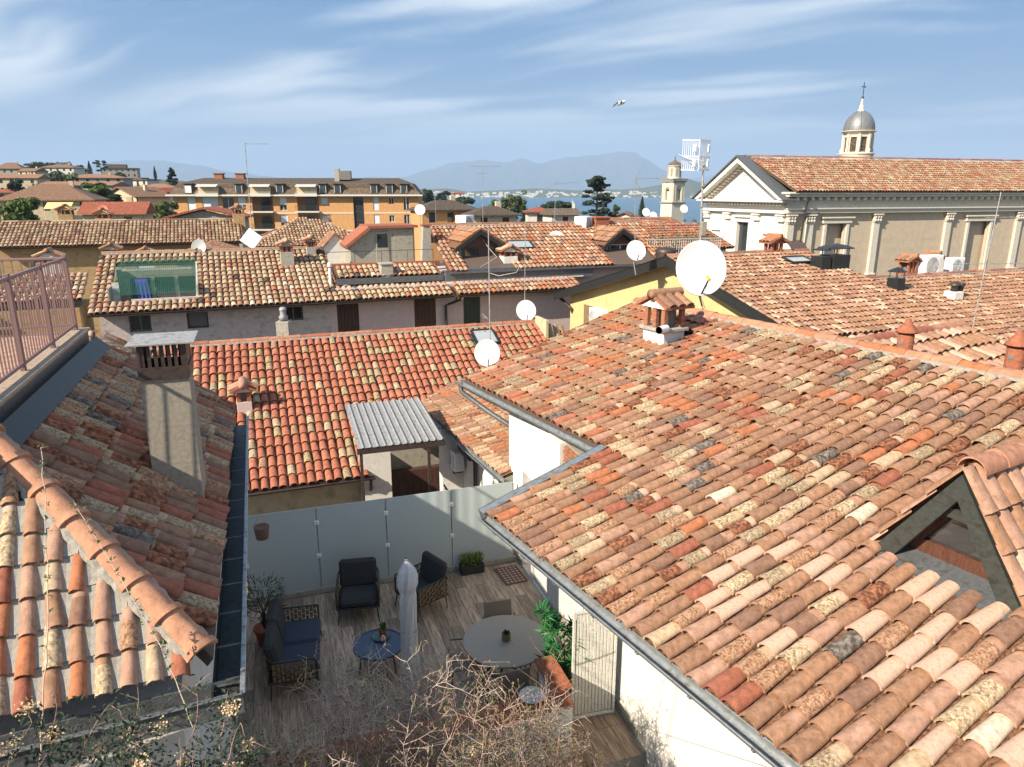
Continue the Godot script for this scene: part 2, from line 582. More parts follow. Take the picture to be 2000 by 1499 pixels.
func leafmat(lin: Color) -> StandardMaterial3D:
	var m := mat(lin, 0.75, "leafy", 0.7)
	m.backlight_enabled = true
	m.backlight = Color(lin.r * 0.7, lin.g * 0.7, lin.b * 0.5).linear_to_srgb()
	return m

# the sky: clear blue air paling to the horizon, thin high cirrus
func sky_texture() -> ImageTexture:
	var W := 2048
	var Hh := 1024
	var b := PackedByteArray()
	b.resize(W * Hh * 3)
	var warp := FastNoiseLite.new()
	warp.seed = 5
	warp.frequency = 0.45
	warp.fractal_octaves = 3
	var fib := FastNoiseLite.new()
	fib.seed = 8
	fib.frequency = 1.1
	fib.fractal_octaves = 5
	fib.fractal_gain = 0.55
	var big := FastNoiseLite.new()
	big.seed = 21
	big.frequency = 0.33
	big.fractal_octaves = 2
	var hz := Color(0.40, 0.51, 0.62)      # linear, at the horizon
	var zn := Color(0.035, 0.19, 0.46)
	for y in Hh:
		var el := PI * (0.5 - (y + 0.5) / Hh)
		var se := sin(el)
		var k := pow(clampf(1.0 - maxf(se, 0.0), 0, 1), 5.2)
		var air := zn.lerp(hz, k)
		for x in W:
			var c := air
			if se > 0.01:
				var lon := TAU * ((x + 0.5) / W - 0.5)
				var ce := cos(el)
				var h := 1.0 / (se + 0.10)
				var px := sin(lon) * ce * h
				var pz := -cos(lon) * ce * h
				var wx := warp.get_noise_2d(px, pz)
				var u := px * 0.90 + pz * 0.44 + wx * 0.35
				var v := -px * 0.44 + pz * 0.90
				var f := fib.get_noise_2d(u * 0.26, v * 1.25 + wx * 0.30) * 0.5 + 0.5
				var g := big.get_noise_2d(px * 0.8 + 3.0, pz * 0.8) * 0.5 + 0.5
				var cl := smoothstep(0.40, 0.86, f * 0.85 + (g - 0.5) * 0.8 + 0.19) * 0.9
				cl *= smoothstep(0.02, 0.16, se)
				c = c.lerp(Color(0.80, 0.86, 0.90), cl)
			elif se < 0.0:
				c = hz.lerp(Color(0.22, 0.21, 0.19), smoothstep(0.0, 0.2, -se))
			c = c.linear_to_srgb()
			var i := (y * W + x) * 3
			b[i] = int(clampf(c.r, 0, 1) * 255 + 0.5)
			b[i + 1] = int(clampf(c.g, 0, 1) * 255 + 0.5)
			b[i + 2] = int(clampf(c.b, 0, 1) * 255 + 0.5)
	return ImageTexture.create_from_image(Image.create_from_data(W, Hh, false, Image.FORMAT_RGB8, b))

# =====================================================================  roof tiles
# a tapered half-round clay tile; x across, y off the roof, z down the slope; made for columns 0.215 m apart
func tile_mesh(k: int) -> ArrayMesh:
	var r2 := RandomNumberGenerator.new()
	r2.seed = 77 + k
	var mb := mk()
	var L := 0.46
	var seg := 7
	var rows := []
	var edge := r2.randf_range(0.30, 0.42)
	for j in 4:
		var f: float = [0.0, edge, 0.7, 1.0][j]      # 0 upper end, 1 lower end
		var z := -L / 2 + L * f + (r2.randf_range(-0.008, 0.008) if j == 3 else 0.0)
		var w := lerpf(0.078, 0.101, f) * (1.0 + r2.randf_range(-0.03, 0.03))
		var h := lerpf(0.056, 0.076, f) * (1.0 + r2.randf_range(-0.05, 0.05))
		var lift := 0.002 + 0.024 * f
		var row := []
		for i in seg + 1:
			var a := PI * i / seg
			row.append([Vector3(cos(a) * w, sin(a) * h + lift, z + r2.randf_range(-0.005, 0.005) * (1 if j == 3 or j == 1 else 0)), Vector3(cos(a) / w, sin(a) / h, -0.03 / w).normalized()])
		rows.append(row)
	var top := mk()
	for j in rows.size() - 1:
		var into: MB = top if j == 0 else mb
		for i in seg:
			var a: Array = rows[j][i]
			var b: Array = rows[j][i + 1]
			var c: Array = rows[j + 1][i + 1]
			var d: Array = rows[j + 1][i]
			into.t3(a[0], b[0], c[0], a[1], b[1], c[1])
			into.t3(a[0], c[0], d[0], a[1], c[1], d[1])
	# thickness of the lower edge and a strip of the hollow inside
	for i in seg:
		var e: int = rows.size() - 1
		var a: Vector3 = rows[e][i][0]
		var b: Vector3 = rows[e][i + 1][0]
		var o := Vector3(0, 0.022, a.z)
		var a2 := a.lerp(o, 0.19)
		var b2 := b.lerp(o, 0.19)
		mb.quad(b, a, a2, b2)
		mb.quad(b2, a2, a2 + Vector3(0, 0, -0.12), b2 + Vector3(0, 0, -0.12))
	# two surfaces: the weathered body, and the upper end that the next tile used to cover
	var am := mb.mesh()
	var arr := []
	arr.resize(Mesh.ARRAY_MAX)
	arr[Mesh.ARRAY_VERTEX] = top.v
	arr[Mesh.ARRAY_NORMAL] = top.n
	am.add_surface_from_arrays(Mesh.PRIMITIVE_TRIANGLES, arr)
	return am

func pick(pal: Array) -> String:
	var tot := 0.0
	for p in pal: tot += p[1]
	var q := rng.randf() * tot
	for p in pal:
		q -= p[1]
		if q <= 0.0: return p[0]
	return pal[0][0]

var PAL_MAIN := [["tan", 5.5], ["tan2", 5.5], ["brown", 2.6], ["rose", 3.0], ["orange", 1.2], ["red", 1.3], ["cream", 0.8], ["pale", 0.2], ["lich", 1.7], ["lich2", 1.3], ["lichr", 2.6], ["soot", 1.7], ["soot2", 0.8]]
var PAL_WORN := [["lich", 3.0], ["lich2", 2.4], ["lichr", 3.0], ["soot", 1.2], ["soot2", 1.0], ["tan2", 2.0], ["cream", 1.0]]
var PAL_MID := [["tan", 5.0], ["tan2", 3.0], ["rose", 3.0], ["orange", 1.6], ["lich", 1.5], ["lich2", 1.2], ["lichr", 2.0], ["cream", 1.2], ["soot", 0.5]]
var PAL_RED := [["new1", 7.0], ["new2", 5.0], ["olive", 1.8], ["lich", 1.3], ["lich2", 0.7], ["lichr", 0.8]]
var PAL_OLD := [["cream", 3.2], ["lich", 4.0], ["rose", 2.2], ["tan", 2.0], ["lich2", 2.6], ["lichr", 1.6], ["orange", 0.5], ["pale", 0.5], ["dark", 0.35]]
var PAL_BACK := [["tan", 4.0], ["rose", 3.2], ["lichr", 2.4], ["orange", 1.8], ["cream", 1.6], ["brown", 1.4], ["red", 1.2]]
var PAL_RIGHT := [["tan", 5.0], ["tan2", 3.0], ["rose", 4.0], ["lichr", 1.4], ["cream", 1.2], ["brown", 2.0], ["rose2", 1.0]]
var PAL_LEFT := [["lich2", 3.0], ["brown", 3.4], ["red", 2.8], ["lichr", 2.4], ["soot2", 1.2], ["soot", 1.4], ["tan2", 1.0]]
var PAL_FAR := [["lich", 4.0], ["cream", 2.0], ["lichr", 3.0], ["brown", 3.0], ["tan", 2.0], ["lich2", 2.5]]
var PAL_CHURCH := [["lichr", 4.0], ["lich2", 3.0], ["tan2", 3.0], ["red", 2.0], ["lich", 2.0], ["brown", 2.0]]

func in_any(p: Vector2, polys: Array) -> bool:
	for q in polys:
		if Geometry2D.is_point_in_polygon(p, q): return true
	return false

# lays tiles on a slope. L: the slope's frame under roof (x along the eave, z down the slope, origin on the eave);
# areas and holes are outlines in (distance along the eave, horizontal distance up from it)
func lay(roof: Node3D, L: Transform3D, t: float, areas: Array, pitch: float, pal: Array, most := 300, holes := [], own = null):
	var G := gt(roof) * L
	var ang := atan(t)
	var k := pitch / 0.215
	var du := 0.365 * k * cos(ang)
	var nrm := Vector3(0, cos(ang), sin(ang))
	var B := Basis(Vector3.RIGHT, nrm, Vector3(0, -sin(ang), cos(ang)))
	var lo := Vector2(1e9, 1e9)
	var hi := -lo
	var deck := mk()
	deck.X = L * Transform3D(Basis(Vector3.RIGHT, Vector3(0, t, -1), nrm), Vector3.ZERO)
	for a in areas:
		for p in a:
			lo = lo.min(p); hi = hi.max(p)
		deck.prism(a, -0.09, -0.012)
	part(roof, "roof_deck", deck, M.deck)
	var chan := mk()
	var found := []
	var worn := FastNoiseLite.new()
	worn.seed = 12
	worn.frequency = 0.55
	for i in range(int(floor(lo.x / pitch)), int(ceil(hi.x / pitch)) + 1):
		for j in range(int(floor(lo.y / du)) - 1, int(ceil(hi.y / du)) + 1):
			var s := (i + 0.5) * pitch
			var u := (j + 0.5) * du
			var p := Vector2(s, u)
			if in_any(p + Vector2(pitch * 0.5, 0), areas) and not in_any(p + Vector2(pitch * 0.5, 0), holes):
				var c := Vector3(s + pitch * 0.5, u * t, -u)
				chan.X = L * Transform3D(B, c + nrm * chan_lift)
				var hl := du / cos(ang) * 0.5
				var w := pitch * 0.5
				for q in 4:
					var a0 := -1.0 + 0.5 * q
					var a1 := a0 + 0.5
					var y0 := 0.034 * k * a0 * a0
					var y1 := 0.034 * k * a1 * a1
					chan.quad(V(a0 * w, y0, hl * 1.12), V(a1 * w, y1, hl * 1.12), V(a1 * w, y1 - 0.012, -hl), V(a0 * w, y0 - 0.012, -hl))
			if in_any(p, areas) and not in_any(p, holes):
				var m := pick(PAL_WORN if worn.get_noise_2d(G.origin.x * 7.0 + s, u) > 0.34 and pal == PAL_MAIN else pal)
				if own != null:
					var m2: String = own.call(s, u)
					if m2 != "": m = m2
				var J := Basis.from_euler(Vector3(-0.030 + rr(-0.014, 0.014), rr(-0.05, 0.05), rr(-0.07, 0.07)))
				if rng.randf() < 0.03: J = J * Basis.from_euler(Vector3(rr(-0.03, 0.02), rr(-0.14, 0.14), rr(-0.12, 0.12)))
				var sc := k * rr(0.96, 1.05)
				var off := nrm * (0.004 * k + rr(-0.003, 0.006)) + V(rr(-0.010, 0.010), 0, 0) + B.z * rr(-0.022, 0.022)
				var T := L * Transform3D(B * J * Basis.from_scale(V(sc * rr(0.95, 1.05) * tile_wide, sc, sc * 1.02)), Vector3(s, u * t, -u) + off)
				var d := (G * L.affine_inverse()) * T.origin - EYE
				var z := d.dot(FWD)
				var px := absf(d.x) / maxf(z, 0.01)
				var py := absf(d.dot(Vector3(0, -FWD.z, FWD.y))) / maxf(z, 0.01)
				var seen := z > 0.3 and px < 0.75 and py < 0.57
				var band := m
				if m in ["lich", "lich2", "lichr", "soot", "soot2", "olive"] and rng.randf() < 0.55: band = ["cream", "rose", "tan", "rose2"][rng.randi() % 4]
				elif rng.randf() < 0.18: band = "rose" if m != "new1" and m != "new2" else m
				found.append([z if seen else 1e6 + z, m, T, rng.randi() % 4, band])
	part(roof, "channel_tiles", chan, M.channel, "stuff")
	found.sort_custom(func(a, b): return a[0] < b[0])
	var limit := mini(most, found.size())
	var tools := {}
	for n in found.size():
		var e: Array = found[n]
		if n < limit and e[0] < 32.0:
			var o := MeshInstance3D.new()
			o.name = "roof_tile"
			o.mesh = tile_meshes[e[3]]
			o.set_surface_override_material(0, M[e[1]])
			o.set_surface_override_material(1, M[e[4]])
			o.transform = e[2]
			roof.add_child(o, true)
		else:
			for q in 2:
				var key: String = e[1] if q == 0 else e[4]
				if not tools.has(key):
					var st := SurfaceTool.new()
					st.begin(Mesh.PRIMITIVE_TRIANGLES)
					tools[key] = st
				tools[key].append_from(tile_meshes[e[3]], q, e[2])
	if tools.size():
		var am := ArrayMesh.new()
		for m in tools:
			tools[m].set_material(M[m])
			tools[m].commit(am)
		var o := MeshInstance3D.new()
		o.name = "distant_tiles"
		o.mesh = am
		o.set_meta("kind", "stuff")
		roof.add_child(o, true)

# a row of ridge tiles from a to b (in the roof's frame) on a bed of mortar
func ridge(roof: Node3D, a: Vector3, b: Vector3, mats: Array, w := 0.13, step := 0.40, bed := true, collar := false):
	var d := b - a
	var n := maxi(1, int(round(d.length() / step)))
	var z := d.normalized()
	var x := Vector3.UP.cross(z).normalized()
	var y := z.cross(x)
	var base: MB = null
	for v in n:
		var mb := mk()
		var L := d.length() / n
		var seg := 8
		for i in seg:
			var a0 := PI * i / seg
			var a1 := PI * (i + 1) / seg
			var w0 := w * 0.90
			var P := func(ang, rad, zz): return V(cos(ang) * rad, sin(ang) * rad * 0.72, zz)
			var N0 := V(cos(a0), sin(a0), 0)
			var N1 := V(cos(a1), sin(a1), 0)
			var zl := -L / 2 - 0.03
			var zh := L / 2
			mb.t3(P.call(a0, w0, zl), P.call(a1, w0, zl), P.call(a1, w, zh), N0, N1, N1)
			mb.t3(P.call(a0, w0, zl), P.call(a1, w, zh), P.call(a0, w, zh), N0, N1, N0)
			mb.quad(P.call(a1, w, zh), P.call(a0, w, zh), P.call(a0, w - 0.016, zh), P.call(a1, w - 0.016, zh))
			if collar:
				var wc := w * 1.22
				var zc := zh - 0.045
				mb.t3(P.call(a0, wc, zc), P.call(a1, wc, zc), P.call(a1, wc, zh + 0.012), N0, N1, N1)
				mb.t3(P.call(a0, wc, zc), P.call(a1, wc, zh + 0.012), P.call(a0, wc, zh + 0.012), N0, N1, N0)
				mb.quad(P.call(a1, wc, zh + 0.012), P.call(a0, wc, zh + 0.012), P.call(a0, w * 0.88, zh + 0.012), P.call(a1, w * 0.88, zh + 0.012))
				mb.quad(P.call(a0, wc, zc), P.call(a0, w * 0.9, zc), P.call(a1, w * 0.9, zc), P.call(a1, wc, zc))
		var o := part(roof, "ridge_tile", mb, M[mats[rng.randi() % mats.size()]])
		o.transform = Transform3D(Basis(x, y, z) * Basis.from_euler(V(rr(-0.02, 0.02), rr(-0.03, 0.03), rr(-0.04, 0.04))), a + d * ((v + 0.5) / n) + y * rr(-0.004, 0.008))
	if bed:
		base = mk()
		base.X = Transform3D(Basis(x, y, z), a)
		var L := d.length()
		var m := int(L / 0.06)
		var prev := []
		for q in m + 1:
			var zz := L * q / m
			var row := []
			for i in 7:
				var ang := PI * i / 6
				var rad := w * (1.16 + rr(-0.10, 0.14))
				row.append(V(cos(ang) * rad * 1.08, maxf(sin(ang) * rad * 0.45, -0.02) - 0.03, zz))
			if prev.size():
				for i in 6: base.quad(prev[i], prev[i + 1], row[i + 1], row[i])
			prev = row
		part(roof, "mortar_bed", base, M.mortar)

# gutter along a line with brackets; open half pipe
func gutter(house: Node3D, a: Vector3, b: Vector3, m: Material, r := 0.075, step := 0.9):
	var mb := mk()
	mb.halfpipe(a, b, r)
	var g := part(house, "gutter", mb, m)
	var n := int((b - a).length() / step)
	var d := (b - a).normalized()
	var side := d.cross(Vector3.UP).normalized()
	for k in n:
		var p := a + d * (step * (k + 0.6))
		var s := mk()
		var pts := []
		for i in 8:
			var an := PI + PI * i / 7
			pts.append(p + (side * cos(an) + Vector3.UP * sin(an)) * (r + 0.008))
		var rad := []
		for i in 8: rad.append(0.009)
		s.tube(pts, rad, 4)
		part(g, "bracket", s, m)
	return g

func downpipe(house: Node3D, pts: Array, m: Material, r := 0.045):
	var rad := []
	for p in pts: rad.append(r)
	var mb := mk()
	mb.tube(pts, rad, 8)
	part(house, "downpipe", mb, m)

# =====================================================================  helpers for houses
func partw(parent: Node3D, called: String, mb, m: Material, W: Transform3D) -> MeshInstance3D:
	var o := part(parent, called, mb, m)
	o.transform = gt(parent).affine_inverse() * W
	return o

# a window in an opening x0..x1, y0..y1 of the plane T (z = 0 is the wall's face)
func window(house: Node3D, T: Transform3D, x0: float, y0: float, x1: float, y1: float, fm: Material, gm: Material, dep := 0.12, bars := 1, fw := 0.05):
	var f := mk()
	f.X = T
	var w := x1 - x0
	var h := y1 - y0
	var cx := (x0 + x1) * 0.5
	var cy := (y0 + y1) * 0.5
	f.box(V(cx, y0 + fw / 2, -dep), V(w - 0.004, fw, 0.05))
	f.box(V(cx, y1 - fw / 2, -dep), V(w - 0.004, fw, 0.05))
	f.box(V(x0 + fw / 2, cy, -dep), V(fw - 0.002, h - fw * 2, 0.05))
	f.box(V(x1 - fw / 2, cy, -dep), V(fw - 0.002, h - fw * 2, 0.05))
	for k in bars: f.box(V(x0 + w * (k + 1) / (bars + 1), cy, -dep), V(fw * 1.2, h - fw * 2, 0.046))
	var o := part(house, "window", f, fm)
	var g := mk()
	g.X = T
	g.box(V(cx, cy, -dep - 0.012), V(w - fw * 1.2, h - fw * 1.2, 0.012))
	part(o, "pane", g, gm)
	return o

func shutter(house: Node3D, T: Transform3D, x0, y0, x1, y1, m: Material, dep := 0.05):
	var n := maxi(3, int((x1 - x0) / 0.14))
	var s := mk()
	s.X = T
	for k in n: s.box(V(x0 + (x1 - x0) * (k + 0.5) / n, (y0 + y1) / 2, -dep), V((x1 - x0) / n - 0.008, y1 - y0 - 0.01, 0.04), 0.004)
	for f in [0.2, 0.8]: s.box(V((x0 + x1) / 2, lerpf(y0, y1, f), -dep + 0.028), V(x1 - x0 - 0.05, 0.07, 0.02))
	part(house, "shutter", s, m)

# =====================================================================  the big tiled house at the right
func main_house():
	var T := fr(V(-0.33, 0, -9.24), -60)
	var h := thing("tiled_house", "large house in front with wide weathered terracotta tile roof and white walls", "house", T)
	var roof := Node3D.new()
	roof.name = "roof"
	h.add_child(roof)
	var L := Transform3D(Basis.IDENTITY, V(0, 7.6, 0))
	var hole := [PackedVector2Array([Vector2(4.16, 2.46), Vector2(5.60, 2.46), Vector2(5.60, 3.1), Vector2(4.9, 6.3), Vector2(4.16, 3.1)]), rect(-3.0, 5.05, -2.1, 5.75)]
	var own := func(s, u):
		if s > 3.1 and s < 7.0 and u > 0.7 and u < 2.5 and rng.randf() < 0.5: return ["rose2", "rose", "rose2", "tan", "brown"][rng.randi() % 5]
		if s < -0.5 and rng.randf() < 0.25: return ["orange", "new1", "tan"][rng.randi() % 3]
		return ""
	lay(roof, L, 0.28, [rect(0.05, 0.04, 7.6, 2.02), rect(-4.9, 2.02, 7.6, 6.6)], 0.212, PAL_MAIN, 300, hole, own)
	ridge(roof, V(-4.9, 9.49, -6.66), V(7.6, 9.49, -6.66), ["ridge", "ridge2", "ridge", "tan", "orange"], 0.135, 0.42)
	# the far slope, out of sight behind the ridge
	var back := mk()
	back.X = Transform3D(Basis(V(1, 0, 0), V(0, -0.28, -1), V(0, 0.963, -0.27)), V(0, 9.44, -6.66))
	back.prism(rect(-4.9, 0, 7.6, 5.0), -0.09, 0.0)
	part(roof, "roof_deck", back, M.channel)
	# walls: the white wall beside the terrace stands a few degrees off the eave
	var W := fr(V(-0.06, 0, -13.75), -72)
	var w := mk()
	var ops := [[0.86, 4.7, 1.36, 6.75], [1.46, 4.7, 2.35, 6.8]]
	w.wall(0, 10.6, 0, 7.35, ops, 0.3)
	w.prism(PackedVector2Array([Vector2(0, 7.35), Vector2(2.78, 7.35), Vector2(2.78, 7.97), Vector2(0, 8.13)]), -0.3, 0)
	w.prism(PackedVector2Array([Vector2(3.36, 7.35), Vector2(10.6, 7.35), Vector2(10.6, 7.47), Vector2(3.36, 7.92)]), -0.3, 0)
	w.prism(PackedVector2Array([Vector2(2.78, 7.35), Vector2(3.36, 7.35), Vector2(3.36, 7.42), Vector2(2.78, 7.42)]), -0.3, 0)
	partw(h, "wall", w, M.white, W)
	# a bricked-up vent high on the wall
	var bed := mk()
	bed.box(V(3.07, 7.68, -0.16), V(0.58, 0.6, 0.1))
	partw(h, "vent_backing", bed, M.mortar, W)
	for r in 7:
		for c in 3:
			var bk := mk()
			bk.box(V(2.78 + 0.195 * (c + 0.5) - (0.05 if r % 2 else 0.0) + 0.02, 7.46 + r * 0.075, -0.085), V(0.175, 0.055, 0.06), 0.006)
			partw(h, "brick", bk, M.brick, W)
	# door with a glazed wing, and a white solid door with its handle
	var Wl := gt(h).affine_inverse() * W
	window(h, Wl, 0.86, 4.72, 1.36, 6.75, mat(Color(0.45, 0.36, 0.34), 0.6), M.glassdark, 0.16, 0, 0.09)
	var dr := mk()
	dr.box(V(1.905, 5.75, -0.07), V(0.87, 2.06, 0.05), 0.01)
	for k in 2: dr.box(V(1.905, 5.25 + k * 1.0, -0.042), V(0.6, 0.7, 0.015), 0.006)
	var door := partw(h, "door", dr, M.white, W)
	var hd := mk()
	hd.tube([V(1.62, 5.72, -0.04), V(1.62, 5.72, 0.05), V(1.74, 5.72, 0.055)], [0.012, 0.012, 0.01], 6)
	hd.lathe([Vector2(0.03, 0), Vector2(0.03, 0.01)], 10)
	var hn := MeshInstance3D.new()
	hn.name = "handle"
	hn.mesh = hd.mesh()
	hn.material_override = M.iron
	door.add_child(hn)
	# skirting, other walls
	var sk := mk()
	sk.box(V(0.42, 4.76, 0.012), V(0.84, 0.11, 0.02))
	sk.box(V(4.1, 4.76, 0.012), V(3.45, 0.11, 0.02))
	partw(h, "skirting", sk, M.greywall, W)
	var o := mk()
	o.box(V(1.5, 3.7, -7.5), V(12.0, 7.4, 7.0))
	o.box(V(4.6, 3.55, -3.0), V(5.8, 7.1, 2.6))
	part(h, "wall", o, M.white)
	# soffit boards under the wide eave
	var sf := mk()
	sf.X = Transform3D(Basis(V(1, 0, 0), V(0, 0.28, -1), V(0, 0.963, 0.27)), V(0, 7.6, 0))
	sf.prism(rect(0.03, 0.03, 7.6, 3.4), -0.13, -0.095)
	sf.prism(rect(-4.9, 2.02, 0.03, 4.0), -0.13, -0.095)
	part(h, "soffit", sf, M.shutter)
	gutter(h, V(-0.03, 7.56, 0.075), V(7.6, 7.56, 0.075), M.zinc, 0.085, 0.75)
	gutter(h, V(-5.05, 8.13, -1.95), V(-0.02, 8.13, -1.95), M.zinc, 0.075, 0.75)
	# metal verge up the side of the projecting eave
	var ve := mk()
	ve.X = Transform3D(Basis(V(0, 0.28, -1).normalized(), V(0, 1, 0.28).normalized(), V(1, 0, 0)), V(0, 7.6, 0.0))
	ve.box(V(0.99, 0.0, -0.06), V(2.2, 0.20, 0.02))
	ve.box(V(0.99, 0.09, 0.01), V(2.2, 0.02, 0.16))
	part(h, "verge_flashing", ve, M.zinc)
	var fa := mk()
	fa.box(V(3.8, 7.49, -0.02), V(7.6, 0.16, 0.03))
	fa.box(V(-2.5, 8.06, -2.03), V(5.0, 0.16, 0.03))
	part(h, "fascia", fa, M.fascia)
	downpipe(h, [V(-4.9, 8.1, -1.95), V(-4.95, 7.9, -2.0), V(-4.4, 7.55, -2.35), V(-3.4, 7.2, -2.75), V(-3.3, 6.0, -2.8)], M.lead, 0.055)
	# wires on the white wall for a climber
	for k in [[4.7, 4.2, 9.6, 7.3], [6.2, 3.0, 6.9, 7.2], [4.9, 2.6, 8.6, 4.6]]:
		var wi := mk()
		wi.rod(V(k[0], k[1], 0.03), V(k[2], k[3], 0.03), 0.003, 4)
		partw(h, "support_wire", wi, M.galv, W)
	# dormer
	var dz := -2.5
	var ax := 4.88
	var ay := 9.42
	var lf := Vector2(4.10, 8.28)
	var rf := Vector2(5.66, 8.20)
	var d := Node3D.new()
	d.name = "dormer"
	h.add_child(d)
	for e in [[lf, -1.0], [rf, 1.0]]:
		var p: Vector2 = e[0]
		var ap := Vector2(ax, ay)
		var dir := (p - ap).normalized()
		var nn: Vector2 = Vector2(-dir.y, dir.x) * -e[1]
		if nn.y > 0: nn = -nn
		var q := mk()
		var inn := ap + Vector2(0, -0.27)
		q.prism(PackedVector2Array([ap, p, p + Vector2(-0.22 * e[1] * -1.0 * -1.0, 0.0), inn]), dz - 0.06, dz + 0.02)
		part(d, "fascia", q, M.fascia)
		# slope of the dormer roof
		var depth := 4.3
		var s := mk()
		var out: Vector2 = Vector2(dir.y, -dir.x) * e[1]
		if out.y < 0: out = -out
		var a3 := V(ap.x, ap.y, dz + 0.02)
		var b3 := V(p.x, p.y, dz + 0.02)
		var c3 := V(p.x, p.y, dz - 0.1)
		var d3 := V(ap.x, ap.y, dz - 4.2)
		var o3 := V(out.x, out.y, 0) * 0.03
		s.out_tri(a3 + o3, b3 + o3, c3 + o3, V(ax, 8.0, dz - 1))
		s.out_tri(a3 + o3, c3 + o3, d3 + o3, V(ax, 8.0, dz - 1))
		part(d, "roof_deck", s, M.channel)
		# tiles down the dormer slope
		var along := V(0, 0, -1)
		var down := V(dir.x, dir.y, 0)
		var nr := V(out.x, out.y, 0)
		var len := (p - ap).length()
		for i in 18:
			var zz := 0.06 + 0.215 * i
			var free := len * clampf(1.0 - (zz - 0.1) / 4.0, 0, 1)
			for j in 4:
				var u := 0.17 + 0.37 * j
				if u > free - 0.02: break
				var t2 := MeshInstance3D.new()
				t2.name = "roof_tile"
				t2.mesh = tile_meshes[rng.randi() % 4]
				t2.material_override = M[["rose", "rose2", "tan", "rose"][rng.randi() % 4]]
				var bz := down
				var bx := nr.cross(bz)
				t2.transform = Transform3D(Basis(bx, nr, bz) * Basis.from_euler(V(-0.03, rr(-0.03, 0.03), rr(-0.03, 0.03))) * Basis.from_scale(V(1.08, 0.8, 1.0)), V(ap.x, ap.y, dz) + along * zz + down * u + nr * 0.03)
				d.add_child(t2, true)
	var rc := Node3D.new()
	rc.name = "ridge"
	d.add_child(rc)
	for k in 9:
		var rt := mk()
		rt.lathe([Vector2(0.13, -0.23), Vector2(0.145, 0.22), Vector2(0.125, 0.22)], 12, 0, PI)
		var ro := part(d, "ridge_tile", rt, M.ridge)
		ro.transform = Transform3D(Basis(V(1, 0, 0), V(0, 0, 1), V(0, -1, 0)) * Basis.from_euler(V(rr(-0.02, 0.02), 0, rr(-0.02, 0.02))), V(ax, ay + 0.0, dz - 0.35 - 0.42 * k))
	rc.free()
	var sill := mk()
	sill.X = Transform3D(Basis(V(1, 0, 0), V(0, 0.28, -1).normalized(), V(0, 1, 0.28).normalized()), V(0, 7.6, 0))
	sill.prism(PackedVector2Array([Vector2(4.12, 2.52), Vector2(5.7, 2.40), Vector2(5.7, 3.2), Vector2(4.2, 3.15)]), -0.03, 0.012)
	part(d, "lead_sill", sill, M.lead)
	var fw := mk()
	fw.prism(PackedVector2Array([Vector2(4.26, 8.37), Vector2(5.58, 8.37), Vector2(5.52, 8.52), Vector2(4.34, 8.52)]), dz - 0.30, dz - 0.22)
	fw.prism(PackedVector2Array([Vector2(4.34, 8.52), Vector2(4.50, 8.52), Vector2(4.94, 9.20), Vector2(4.86, 9.28)]), dz - 0.30, dz - 0.22)
	fw.prism(PackedVector2Array([Vector2(5.36, 8.52), Vector2(5.52, 8.52), Vector2(4.92, 9.28), Vector2(4.86, 9.20)]), dz - 0.30, dz - 0.22)
	var wf := part(d, "window", fw, M.woodframe)
	var pn := mk()
	pn.prism(PackedVector2Array([Vector2(4.36, 8.44), Vector2(5.52, 8.44), Vector2(4.9, 9.24)]), dz - 0.28, dz - 0.26)
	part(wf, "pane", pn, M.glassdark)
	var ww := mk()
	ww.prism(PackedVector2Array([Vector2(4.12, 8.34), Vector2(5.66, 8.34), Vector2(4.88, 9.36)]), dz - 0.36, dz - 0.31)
	part(d, "painted_shade_panel", ww, mat(Color(0.035, 0.024, 0.02), 0.7, "wood", 1.5))  # added panel; the dormer's shadowed interior is put into its near-black colour
	var tie := mk()
	tie.prism(PackedVector2Array([Vector2(4.66, 8.92), Vector2(5.16, 8.90), Vector2(5.08, 9.0), Vector2(4.74, 9.02)]), dz - 0.12, dz - 0.08)
	part(d, "tie_board", tie, M.fascia)
	# a wing behind, its ridge square to the main one
	var wing := Node3D.new()
	wing.name = "rear_wing_roof"
	h.add_child(wing)
	var LW := Transform3D(Basis(V(0, 0, -1), V(0, 1, 0), V(1, 0, 0)), V(3.2, 8.55, -6.66))
	lay(wing, LW, 0.36, [PackedVector2Array([Vector2(-0.1, 0), Vector2(3.6, 0), Vector2(3.6, 2.5), Vector2(-0.1, 2.5)])], 0.235, [["rose", 3.0], ["tan", 2.0], ["rose2", 1.0]], 120)
	ridge(wing, V(0.68, 9.47, -6.7), V(0.68, 9.47, -10.2), ["red", "ridge"], 0.14, 0.6)
	var wb := mk()
	wb.box(V(1.9, 4.2, -8.4), V(2.4, 8.4, 3.3))
	part(h, "wall", wb, M.white)
	# chimney on the ridge side: block, pillars, tiled hood
	var c := thing("brick_chimney", "brick chimney with pillared hood of terracotta tiles below the big dish", "chimney", T * fr(V(-2.55, 8.9, -5.4)))
	chimney_parts(c, 0.62, 0.55, 0.42, 0.55, M.white, M.brick, ["tan", "rose", "brown"], true)
	var apr := mk()
	apr.X = Transform3D(Basis(V(1, 0, 0), V(0, 0.28, -1).normalized(), V(0, 1, 0.28).normalized()), V(0, 0.12, 0))
	apr.prism(rect(-0.52, -0.62, 0.52, 0.5), 0.05, 0.085)
	part(c, "lead_apron", apr, M.darkmetal)
	var pv := mk()
	pv.tube([V(0.36, 0.52, 0.26), V(0.44, 0.52, 0.52)], [0.075, 0.075], 12)
	part(c, "vent_pipe", pv, M.whiteplastic)
